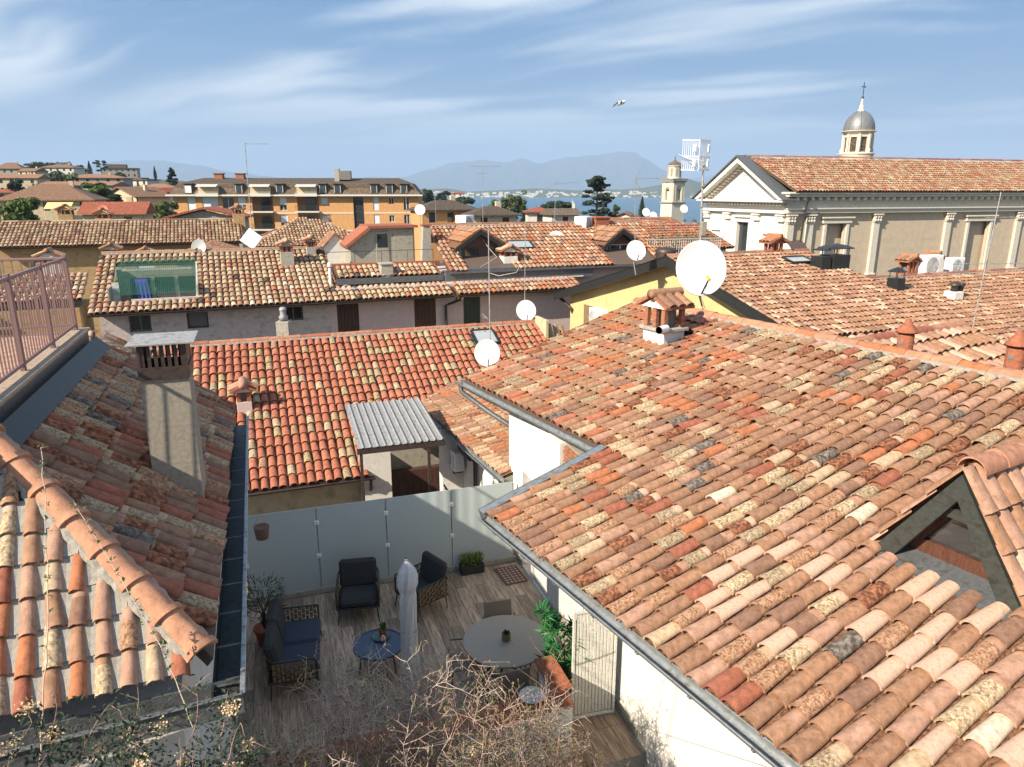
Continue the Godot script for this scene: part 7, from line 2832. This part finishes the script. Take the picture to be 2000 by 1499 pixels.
	for k in 34:
		var x := rr(-290, -62)
		var z := rr(-395, -150)
		if absf(x / z) < 0.28 or absf(x / z) > 0.78: continue
		var sc := rr(0.7, 1.5)
		if first == null:
			first = thing("hillside_tree", "olive green tree among the villas on the left hillside", "tree", fr(V(x, gy(x, z) - 0.2, z)), "trees among the hillside villas")
			var tk := mk()
			tk.tube([V(0, 0, 0), V(0.2, 3.0, 0), V(0, 6.0, 0.1)], [0.35, 0.25, 0.08], 7)
			part(first, "trunk", tk, M.bark)
			var ck := mk()
			for j in 22:
				var a := rr(0, TAU)
				var q := sqrt(rng.randf()) * 3.0
				crown(ck, V(cos(a) * q, rr(3.4, 7.8) - q * 0.3, sin(a) * q), V(rr(1.0, 1.7), rr(0.8, 1.3), rr(1.0, 1.7)), 80, 0.55, 0.3)
			part(first, "crown", ck, M.olivegreen)
			first.transform = fr(V(x, gy(x, z) - 0.2, z)).scaled_local(V(sc, sc, sc))
		else: copy(first, "hillside_tree", "olive green tree among the villas on the left hillside", fr(V(x, gy(x, z) - 0.2, z), rr(0, 360)).scaled_local(V(sc, sc * rr(0.8, 1.2), sc)))
	# low woods and gardens that fill the ground between far houses: too many to count
	var wood := mk()
	for k in 2200:
		var x := rr(-420, 330) if k < 900 else rr(-330, -70)
		var z := rr(-130, -420)
		if x > 8 and z < -250: continue
		if absf(x + 36) < 24 and z > -145: continue
		var g := gy(x, z)
		if g < -12: continue
		var r := rr(1.8, 4.6)
		crown(wood, V(x, g + r * 0.6, z), V(r, r * 0.8, r), 44, 1.0, 0.4)
	var wo := part(self, "woodland", wood, M.olivegreen)
	wo.set_meta("kind", "stuff")
	wo.set_meta("label", "low hazy greenery filling the ground between far houses")
	wo.set_meta("category", "woodland")

# =====================================================================  dishes, aerials
# dish facing `face`, its rim centre at p; the mast foot at foot
func dish(label: String, p: Vector3, r: float, face: Vector3, foot: Vector3, m: Material, lnb: Material, group := "satellite dishes on the roofs"):
	var o := thing("satellite_dish", label, "satellite dish", Transform3D(Basis.IDENTITY, foot), group)
	var q := p - foot
	var z := face.normalized()
	var x := Vector3.UP.cross(z).normalized()
	var y := z.cross(x)
	var B := Basis(x, z, -y)      # the lathe's y axis is the dish's axis
	var d := mk()
	d.X = Transform3D(B * Basis.from_scale(V(1, 1, 1.08)), q)
	var pr := []
	for k in 9:
		var f := k / 8.0
		pr.append(Vector2(r * f, 0.17 * r * f * f - 0.12 * r))
	pr[0].x = 0.0001
	var back := pr.duplicate()
	d.lathe(pr, 36)
	d.lathe([pr[8], pr[8] + Vector2(0.018 * r + 0.004, 0.0), pr[8] + Vector2(0.018 * r + 0.004, -0.03), pr[8] + Vector2(0, -0.03)], 36)
	part(o, "reflector", d, m)
	var low := q - y * r * 1.02
	var tip := q - y * r * 0.55 + z * r * 0.95
	var arm := mk()
	arm.rod(low, tip, 0.018 * maxf(r / 0.45, 0.8), 6)
	part(o, "arm", arm, M.iron)
	var lb := mk()
	var ld := (q - tip).normalized()
	lb.tube([tip - ld * 0.05, tip + ld * 0.06, tip + ld * 0.10], [0.032, 0.036, 0.045], 10)
	part(o, "receiver", lb, lnb)
	var bk := mk()
	var hub := q - z * r * 0.2
	bk.tube([hub, hub - z * 0.10], [0.06, 0.05], 8)
	bk.box(hub - z * 0.1 - y * r * 0.2, V(0.08, r * 0.5, 0.06))
	part(o, "bracket", bk, M.galv)
	var cbl := mk()
	cbl.tube([tip, (tip + low) * 0.5 - V(0, 0.10, 0), low - z * 0.05, hub - z * 0.12 - V(0, r * 0.6, 0), V(0.03, 0.1, -0.03)], [0.006, 0.006, 0.006, 0.006, 0.006], 4)
	part(o, "cable", cbl, M.iron)
	var ms := mk()
	var a := hub - z * 0.13
	ms.tube([V(0, 0, 0), V(a.x, a.y - 0.35, a.z) if Vector2(a.x, a.z).length() > 0.05 else V(a.x, 0.1, a.z), a + V(0, 0.1, 0)], [0.022, 0.022, 0.022], 7)
	part(o, "mast", ms, M.galv)
	return o

# aerial: mast from foot to top, booms given as [height below top, length, yaw, count, element length, tilt]
func aerial(label: String, foot: Vector3, top: Vector3, booms: Array, m: Material, r := 0.016):
	var o := thing("tv_aerial", label, "aerial", Transform3D(Basis.IDENTITY, foot), "aerials on the roofs")
	var t := top - foot
	var ms := mk()
	ms.tube([V(0, -0.1, 0), t], [r * 1.2, r], 6)
	var mast := part(o, "mast", ms, m)
	for k in int(t.length() / 0.5):
		var jn := mk()
		jn.tube([t * (0.5 * (k + 0.6) / t.length()), t * (0.5 * (k + 0.6) / t.length()) + V(0, 0.05, 0)], [r * 1.4, r * 1.4], 6)
		part(mast, "joint", jn, M.stonedark)
	for b in booms:
		var c: Vector3 = t - V(0, b[0], 0)
		var d := V(cos(b[2]), b[5], -sin(b[2])).normalized()
		var bo := mk()
		var a0: float = b[6] if b.size() > 6 else -0.25
		bo.rod(c + d * b[1] * a0, c + d * b[1] * (1.0 + a0), r * 0.75, 5)
		var boom := part(o, "boom", bo, m)
		var side := d.cross(Vector3.UP).normalized()
		for k in b[3]:
			var f: float = a0 + (k + 0.3) / b[3]
			var e := mk()
			var L: float = b[4] * (1.0 - 0.25 * f)
			e.rod(c + d * b[1] * f - side * L / 2 + V(0, 0.01, 0), c + d * b[1] * f + side * L / 2 + V(0, 0.01, 0), r * 0.4, 4)
			part(boom, "element", e, m)

func roof_things():
	var F := V(0.15, 0.42, 1.0)
	dish("very large white satellite dish with orange receiver behind the brick chimney", V(4.16, 10.38, -15.72), 0.55, V(0.05, 0.25, 1.0), V(4.33, 9.35, -15.85), M.dish, M.amber)
	dish("white satellite dish at the edge of the big roof over the red tiles", V(-0.68, 7.73, -19.04), 0.345, F, V(-0.62, 7.15, -19.5), M.dish, M.whiteplastic)
	dish("white satellite dish on a tall pole before the dark shaded wall", V(0.49, 8.05, -24.31), 0.335, F, V(0.46, 7.0, -24.6), M.dish, M.whiteplastic)
	dish("white satellite dish above the yellow house's dark verge", V(4.03, 10.17, -23.33), 0.31, F, V(4.1, 9.35, -23.6), M.dish, M.whiteplastic)
	dish("white satellite dish between the two dormers on the rear roof", V(2.27, 9.62, -36.9), 0.45, F, V(2.3, 8.95, -36.4), M.dish, M.whiteplastic)
	dish("grey round satellite dish over the mottled roof's ridge", V(-13.7, 9.68, -31.5), 0.31, V(0.05, 0.3, 1.0), V(-13.7, 8.9, -31.6), M.dishgrey, M.iron)
	dish("small white satellite dish before the orange flats' right end", V(-6.49, 10.8, -51.46), 0.36, F, V(-6.45, 9.0, -51.6), M.dish, M.whiteplastic)
	dish("red satellite dish above the long old ridge at left", V(-34.63, 10.52, -61.75), 0.42, V(0.1, 0.3, 1.0), V(-34.6, 8.2, -61.9), M.dishred, M.iron)
	for e in [[V(17.0, 9.53, -92.5), "tiny far white dish beside the cypress"], [V(17.9, 9.09, -92.4), "tiny far white dish, right of pair beside the cypress"], [V(21.8, 9.96, -92.6), "tiny far white dish right of the bell tower"]]:
		dish(e[1], e[0], 0.5, F, e[0] + V(0, -1.6, -0.2), M.dish, M.whiteplastic)
	# flat diamond-shaped aerial
	var fa := thing("flat_dish", "flat white diamond shaped satellite panel above the mottled roof", "satellite dish", fr(V(-11.75, 9.1, -32.6), 12))
	var q := mk()
	q.X = Transform3D(Basis(V(1, 0, 0), -0.25) * Basis(V(0, 0, 1), PI / 4 + 0.12), V(0, 0.86, 0.05))
	q.box(V(0, 0, 0), V(0.72, 0.72, 0.06), 0.03)
	part(fa, "panel", q, M.dish)
	var fm := mk()
	fm.tube([V(0, 0, 0), V(0, 0.8, -0.06)], [0.025, 0.025], 6)
	part(fa, "mast", fm, M.galv)
	var fl := mk()
	fl.tube([V(-0.1, 0.35, 0.02), V(-0.18, 0.6, 0.4)], [0.015, 0.02], 6)
	part(fa, "arm", fl, M.iron)
	# aerials
	aerial("tall slim mast with short aerial arm over the diamond dish", V(-12.12, 9.0, -33.7), V(-12.12, 14.17, -33.9), [[0.05, 1.1, 0.1, 4, 0.35, 0.0, 0.0]], M.galv)
	aerial("tall mast with wide fishbone aerial in front of the mountains", V(-1.9, 9.6, -47.6), V(-1.92, 13.62, -47.9), [[0.0, 2.1, 0.2, 9, 0.5, 0.0, -0.4], [0.45, 0.7, 0.2, 4, 0.5, 0.0, -0.5], [2.0, 1.6, -0.4, 6, 0.6, 0.0, -0.5]], M.galv)
	aerial("slender pole with insulated joints rising past the red roof's ridge", V(-0.63, 7.5, -20.1), V(-0.67, 11.08, -20.6), [], M.galv)
	aerial("thin pole holding the dish before the dark wall", V(0.44, 7.4, -24.6), V(0.46, 11.07, -24.9), [], M.galv, 0.013)
	aerial("mast with pale yagi aerial left of the cedar tree", V(2.65, 9.8, -45.3), V(2.7, 12.78, -45.5), [[0.3, 1.6, 0.1, 7, 0.5, 0.1, -0.1], [0.1, 0.8, 1.0, 2, 0.4, 1.6, -0.2]], M.alu)
	aerial("dark fishbone aerial with corner reflector left of the bell tower", V(4.73, 10.0, -27.7), V(4.68, 12.55, -28.0), [[0.06, 1.3, 0.05, 10, 0.22, 0.02, 0.0], [0.04, 0.55, 0.05, 1, 0.1, 1.9, 0.0], [0.08, 0.55, 0.05, 1, 0.1, -1.9, 0.0]], M.stonedark, 0.014)
	aerial("small aerial on thin mast above the dark hip roof", V(-6.5, 9.0, -61.9), V(-6.49, 12.3, -62.0), [[0.1, 2.2, 0.2, 6, 0.5, 0.0, -0.6]], M.galv)
	aerial("low aerial with blue tipped arm right of the orange flats", V(-8.4, 9.5, -58.0), V(-8.4, 12.1, -58.0), [[0.1, 1.8, 0.0, 5, 0.4, 0.0, 0.0]], M.stonedark)
	aerial("long aerial with thin crossbar over the tan roof at far right", V(12.89, 7.9, -19.6), V(13.78, 12.0, -20.7), [[2.0, 2.3, 0.1, 5, 0.12, 0.0, -0.55], [0.7, 1.2, 0.3, 4, 0.3, 0.0, -0.3]], M.galv, 0.013)
	# white grid panel aerial before the church
	var pa := thing("grid_aerial", "white double grid panel aerial on tall mast left of the church", "aerial", fr(V(6.67, 9.6, -25.5), 10))
	var ms := mk()
	ms.tube([V(0, 0, 0), V(0.12, 3.7, -0.5)], [0.04, 0.034], 8)
	part(pa, "mast", ms, M.galv)
	for e in [[-0.42, 3.15, 0.0], [0.10, 3.15, 0.5]]:
		var g := mk()
		g.X = Transform3D(Basis(Vector3.UP, e[2]), V(e[0], e[1], -0.4))
		for y in [0.0, 0.44, 0.98]: g.box(V(0, y, 0), V(0.62, 0.05, 0.03))
		part(pa, "grid_frame", g, M.whiteplastic)
		for k in 9:
			var b := mk()
			b.X = g.X
			b.box(V(-0.29 + 0.0725 * k, 0.5, 0), V(0.014, 0.96, 0.014))
			part(pa, "grid_bar", b, M.whiteplastic)
		for y in [0.22, 0.72]:
			var b := mk()
			b.X = g.X
			b.box(V(0.12, y, 0.08), V(0.12, 0.26, 0.05), 0.02)
			part(pa, "dipole", b, M.whiteplastic)
	var arm := mk()
	arm.tube([V(0.1, 3.45, -0.45), V(-0.5, 3.5, -0.35), V(-0.95, 3.66, -0.3)], [0.025, 0.025, 0.02], 6)
	arm.tube([V(0.1, 3.2, -0.4), V(-0.5, 3.42, -0.35)], [0.02, 0.02], 6)
	part(pa, "boom", arm, M.whiteplastic)
	var jb := mk()
	for k in 5: jb.box(V(0.02 + 0.02 * k, 0.5 + 0.7 * k, -0.05 - 0.09 * k), V(0.12, 0.06, 0.12), 0.01)
	jb.box(V(0.1, 1.15, -0.1), V(0.2, 0.5, 0.2), 0.02)
	part(pa, "clamp", jb, M.stonedark)
	# roof-top air conditioners on the skyline behind
	for e in [[V(-2.66, 9.9, -41.0), "white air conditioner on the ridge behind the left dormer"], [V(3.84, 9.9, -39.0), "white air conditioner with dark side behind the right dormer"]]:
		var a := thing("air_conditioner", e[1], "air conditioner", fr(e[0], 60))
		ac_parts(a, 0.85, 0.85, 0.7)
		var leg := mk()
		leg.box(V(0, -1.2, 0), V(0.8, 2.4, 0.6))
		part(a, "stand", leg, M.concrete)
	var bc := thing("red_brick_chimney", "red brick chimney behind the right dormer", "chimney", fr(V(4.75, 9.0, -39.4), 22))
	var bq := mk()
	bq.box(V(0, 0.7, 0), V(0.85, 1.9, 0.7), 0.02)
	part(bc, "stack", bq, M.terracotta)
	var bt := mk()
	bt.box(V(0, 1.68, 0), V(0.95, 0.1, 0.8), 0.02)
	part(bc, "cap", bt, M.terracotta)
	# loose white cable over the dormer
	var cb := mk()
	cb.tube([V(-1.6, 10.2, -33.9), V(-1.1, 9.5, -33.6), V(-0.7, 9.1, -33.2), V(-1.6, 8.6, -32.6), V(-0.6, 8.35, -32.2), V(0.2, 8.5, -32.2), V(0.35, 8.8, -32.4)], [0.012, 0.012, 0.012, 0.012, 0.012, 0.012, 0.012], 5)
	single("loose_cable", "loose pale cable hanging over the left dormer and lead strip", "cable", Transform3D.IDENTITY, cb, M.sealwhite)
	# a flag by the lake
	var fg := thing("flagpole", "white flagpole with small flag left of the cedar tree", "flagpole", fr(V(11.9, -3.0, -144.5)))
	var fp := mk()
	fp.rod(V(0, 0, 0), V(0, 13.6, 0), 0.06, 6)
	part(fg, "pole", fp, M.sealwhite)
	var ff := mk()
	ff.prism(PackedVector2Array([Vector2(0.05, 11.4), Vector2(0.5, 11.3), Vector2(0.55, 12.6), Vector2(0.05, 13.4)]), -0.02, 0.02)
	part(fg, "flag", ff, M.farwhite)

# =====================================================================  the dry shrub and shoots in the foreground
func twig_run(st: MB, p: Vector3, d: Vector3, L: float, r: float, lvl: int, tips: Array):
	var n := maxi(4, int(L / 0.075))
	var pts := [p]
	var rad := [r]
	var q := p
	var dir := d.normalized()
	for k in n:
		dir = (dir + V(rr(-0.20, 0.20), rr(-0.14, 0.16), rr(-0.20, 0.20))).normalized()
		q += dir * (L / n)
		pts.append(q)
		rad.append(lerpf(r, r * 0.35, float(k + 1) / n))
		if lvl > 0 and k > 0:
			for b in (2 if lvl > 1 else 1):
				if rng.randf() < 0.80:
					var side := dir.cross(V(rr(-1, 1), rr(-1, 1), rr(-1, 1))).normalized()
					twig_run(st, q, dir * 0.5 + side, L * rr(0.16, 0.42), maxf(r * 0.62, 0.0030), lvl - 1, tips)
		elif lvl == 0 and rng.randf() < 0.5: tips.append([q, dir])
	tips.append([q, dir])
	st.tube(pts, rad, 4 if r > 0.004 else 3, false)

func shrubs():
	# wide dry shrub outside the parapet
	var T := fr(V(-4.73, 4.7, -11.52), 18.3)
	var base := T * V(2.2, -1.36, 6.6)
	var o := thing("dry_shrub", "wide dry thorny shrub with pale seed heads along the foreground", "shrub", fr(base, 18.3))
	var st := mk()
	var st2 := mk()
	var tips := []
	for k in 560:
		var x := rr(-2.1, 1.6)
		var z := rr(-0.75, 1.1)
		var top := 3.98 + rr(-1.45, 0.05) - maxf(x + 0.25, 0.0) * 0.55 - maxf(-1.2 - x, 0.0) * 0.7 - z * 0.18
		var a := V(x * 0.75, 0, z)
		var b := V(x, maxf(top - 0.70, 0.6), z + rr(-0.2, 0.2))
		st.tube([a, a.lerp(b, 0.5) + V(rr(-0.1, 0.1), 0, rr(-0.1, 0.1)), b], [0.011, 0.008, 0.006], 5)
		twig_run(st if k % 3 else st2, b, V(rr(-0.7, 0.7), 0.8, rr(-0.5, 0.5)), rr(0.55, 0.85), 0.0065, 2, tips)
		if k % 3 == 0: twig_run(st2, a.lerp(b, 0.8), V(rr(-1, 1), 0.5, rr(-0.2, 1.0)), rr(0.5, 0.8), 0.0065, 2, tips)
	# a few long arching shoots standing clear of the mass
	for e in [[V(-1.2, 3.1, -0.1), V(0.25, 1, -0.45), 1.25], [V(0.0, 3.1, -0.1), V(0.8, 0.7, -0.5), 0.95], [V(0.85, 2.85, -0.1), V(0.35, 1, -0.15), 1.2], [V(0.75, 2.8, -0.1), V(0.1, 1, -0.2), 0.9], [V(-0.4, 3.1, 0), V(0.4, 0.9, -0.3), 0.85], [V(-1.9, 3.0, 0), V(-0.1, 1, -0.2), 0.8]]:
		twig_run(st2, e[0], e[1], e[2], 0.006, 1, tips)
	part(o, "branches", st, M.twig, "stuff")
	part(o, "thorny_shoots", st2, M.twigred, "stuff")
	var lf := mk()
	var ly := mk()
	var sd := mk()
	var dl := mk()
	for t in tips:
		var u := rng.randf()
		if u < 0.15: leaf(lf, t[0], t[1] + V(rr(-0.5, 0.5), rr(-0.2, 0.4), rr(-0.5, 0.5)), rr(0.018, 0.035), 0.6)
		elif u < 0.22: leaf(ly, t[0], t[1] + V(rr(-0.5, 0.5), 0, rr(-0.5, 0.5)), rr(0.02, 0.04), 0.6)
		elif u < 0.70: leaf(dl, t[0], t[1] + V(rr(-0.9, 0.9), rr(-0.6, 0.3), rr(-0.9, 0.9)), rr(0.018, 0.034), 0.45)
	for k in 46:
		var t: Array = tips[rng.randi() % tips.size()]
		var c: Vector3 = t[0]
		for j in 60: leaf(sd, c + V(rng.randfn(0, 0.026), rng.randfn(0, 0.022), rng.randfn(0, 0.026)), V(rr(-1, 1), rr(-1, 1), rr(-1, 1)), rr(0.012, 0.022), 0.8)
	part(o, "dry_leaves", dl, M.dryleaf, "stuff")
	part(o, "green_leaves", lf, M.leaf, "stuff")
	part(o, "yellow_leaves", ly, M.leafyellow, "stuff")
	part(o, "seed_heads", sd, M.seed, "stuff")
	var rt := mk()
	for k in 9: rt.tube([V(-1.5 + 0.33 * k, -0.3, 0.1), V(-1.6 + 0.36 * k, 2.2, 0.1)], [0.03, 0.016], 6)
	part(o, "stem", rt, M.bark)
	# a second one below the left gutter, full of dry flower heads
	var o2 := thing("dry_hydrangea", "dry climber with papery tan flower heads below the left gutter", "shrub", fr(V(-2.9, 5.6, -3.35), 20))
	var s2 := mk()
	var tips2 := []
	for k in 90:
		var x := rr(-1.7, 1.3)
		var b := V(x, rr(2.2, 3.15) - 0.1 * absf(x + 0.3), rr(-0.3, 0.3))
		s2.tube([V(x * 0.6, 0, 0), V(x * 0.85, 1.6, 0), b], [0.010, 0.008, 0.005], 5)
		twig_run(s2, b, V(rr(-0.7, 0.7), 0.6, rr(-0.5, 0.3)), rr(0.28, 0.5), 0.0045, 1, tips2)
	part(o2, "branches", s2, M.twigred, "stuff")
	var fl := mk()
	for k in 60:
		var t: Array = tips2[rng.randi() % tips2.size()]
		var c: Vector3 = t[0]
		for j in 90: leaf(fl, c + V(rng.randfn(0, 0.028), rng.randfn(0, 0.024), rng.randfn(0, 0.028)), V(rr(-1, 1), rr(-1, 1), rr(-1, 1)), rr(0.012, 0.022), 0.9)
	part(o2, "flower_heads", fl, M.seed, "stuff")
	var gl := mk()
	for k in 9000:
		var t: Array = tips2[rng.randi() % tips2.size()]
		leaf(gl, t[0] + V(rng.randfn(0, 0.07), rng.randfn(0, 0.07) - 0.12, rng.randfn(0, 0.07)), V(rr(-1, 1), rr(-0.6, 1), rr(-1, 1)), rr(0.028, 0.055), 0.5)
	part(o2, "leaves", gl, M.leafdark, "stuff")
	# two long shoots climbing across the left roof
	shoot("climbing_shoot", "long thin shoot with green tip rising before the shaded roof", [V(-3.05, 6.0, -3.3), V(-3.0, 8.0, -3.55), V(-3.05, 9.3, -4.1), V(-3.22, 9.85, -4.5), V(-3.35, 10.25, -4.75)], 0.008, 0.75)
	shoot("leafy_vine", "leafy vine shoot lying along the orange hip tiles", [V(-2.2, 6.2, -4.0), V(-2.25, 8.2, -4.25), V(-2.55, 8.75, -4.5), V(-2.95, 9.25, -4.75), V(-3.35, 9.7, -5.0)], 0.007, 0.15)
	var so := mk()
	so.box(V(-2.2, 5.2, -3.1), V(5.0, 0.8, 1.2))
	structure("planting_bed", so, M.soil)

func shoot(called: String, label: String, pts: Array, r: float, from: float):
	var o := thing(called, label, "plant", fr(pts[0]))
	var cv := Curve3D.new()
	for p in pts: cv.add_point(p - pts[0])
	var st := mk()
	var L := cv.get_baked_length()
	var P := []
	var R := []
	var lf := mk()
	var n := 44
	for k in n + 1:
		var f := float(k) / n
		var q := cv.sample_baked(L * f, true) + V(rr(-0.008, 0.008), 0, rr(-0.008, 0.008))
		P.append(q)
		R.append(lerpf(r, r * 0.35, f))
		if f > 0.35 and k % 2 == 0: st.tube([q, q + V(rr(-0.07, 0.07), rr(0.0, 0.05), rr(-0.05, 0.05))], [0.0022, 0.001], 3)
		if f > from:
			for j in 5: leaf(lf, q + V(rr(-0.02, 0.02), rr(-0.02, 0.02), rr(-0.02, 0.02)), V(rr(-1, 1), rr(-0.2, 1), rr(-1, 1)), rr(0.022, 0.045), 0.55)
		elif f > 0.4 and rng.randf() < 0.4: leaf(lf, q, V(rr(-1, 1), 0.3, rr(-1, 1)), 0.05, 0.4)
	st.tube(P, R, 5)
	part(o, "stem", st, M.twig)
	part(o, "leaves", lf, M.leaf)

# =====================================================================  gull in flight
func gull():
	var o := thing("gull", "grey white gull gliding in the sky left of the church dome", "bird", fr(V(5.53, 16.28, -38.44), 15))
	var b := mk()
	# body: one continuous shape from bill to tail, heading right
	b.tube([V(0.30, 0.15, 0), V(0.25, 0.155, 0), V(0.20, 0.155, 0), V(0.15, 0.135, 0), V(0.05, 0.07, 0), V(-0.08, 0.02, 0), V(-0.2, 0.0, 0), V(-0.32, 0.005, 0)], [0.004, 0.012, 0.034, 0.036, 0.058, 0.062, 0.036, 0.012], 10)
	for s in [-1, 1]:
		var w := [V(0.06, 0.09, 0.03 * s), V(-0.10, 0.06, 0.03 * s), V(0.10, 0.20, 0.26 * s), V(-0.06, 0.18, 0.26 * s), V(0.00, 0.10, 0.52 * s), V(-0.13, 0.07, 0.48 * s), V(-0.18, -0.06, 0.68 * s)]
		var up := V(0, 0.012, 0)
		for t in [[0, 1, 2], [1, 3, 2], [2, 3, 4], [3, 5, 4], [4, 5, 6]]:
			b.tri(w[t[0]] + up, w[t[1]] + up, w[t[2]] + up)
			b.tri(w[t[2]] - up, w[t[1]] - up, w[t[0]] - up)
	b.tri(V(-0.26, 0.01, 0.02), V(-0.42, 0.0, 0.07), V(-0.42, 0.0, -0.07))
	b.tri(V(-0.26, 0.004, 0.02), V(-0.42, -0.006, -0.07), V(-0.42, -0.006, 0.07))
	part(o, "body", b, mat(Color(0.42, 0.43, 0.44), 0.8))
	var tp := mk()
	for s in [-1, 1]:
		for up in [0.014, -0.014]:
			tp.tri(V(-0.02, 0.08 + up, 0.55 * s), V(-0.14, 0.04 + up, 0.53 * s), V(-0.185, -0.07 + up, 0.69 * s))
	part(o, "wing_tips", tp, M.iron)
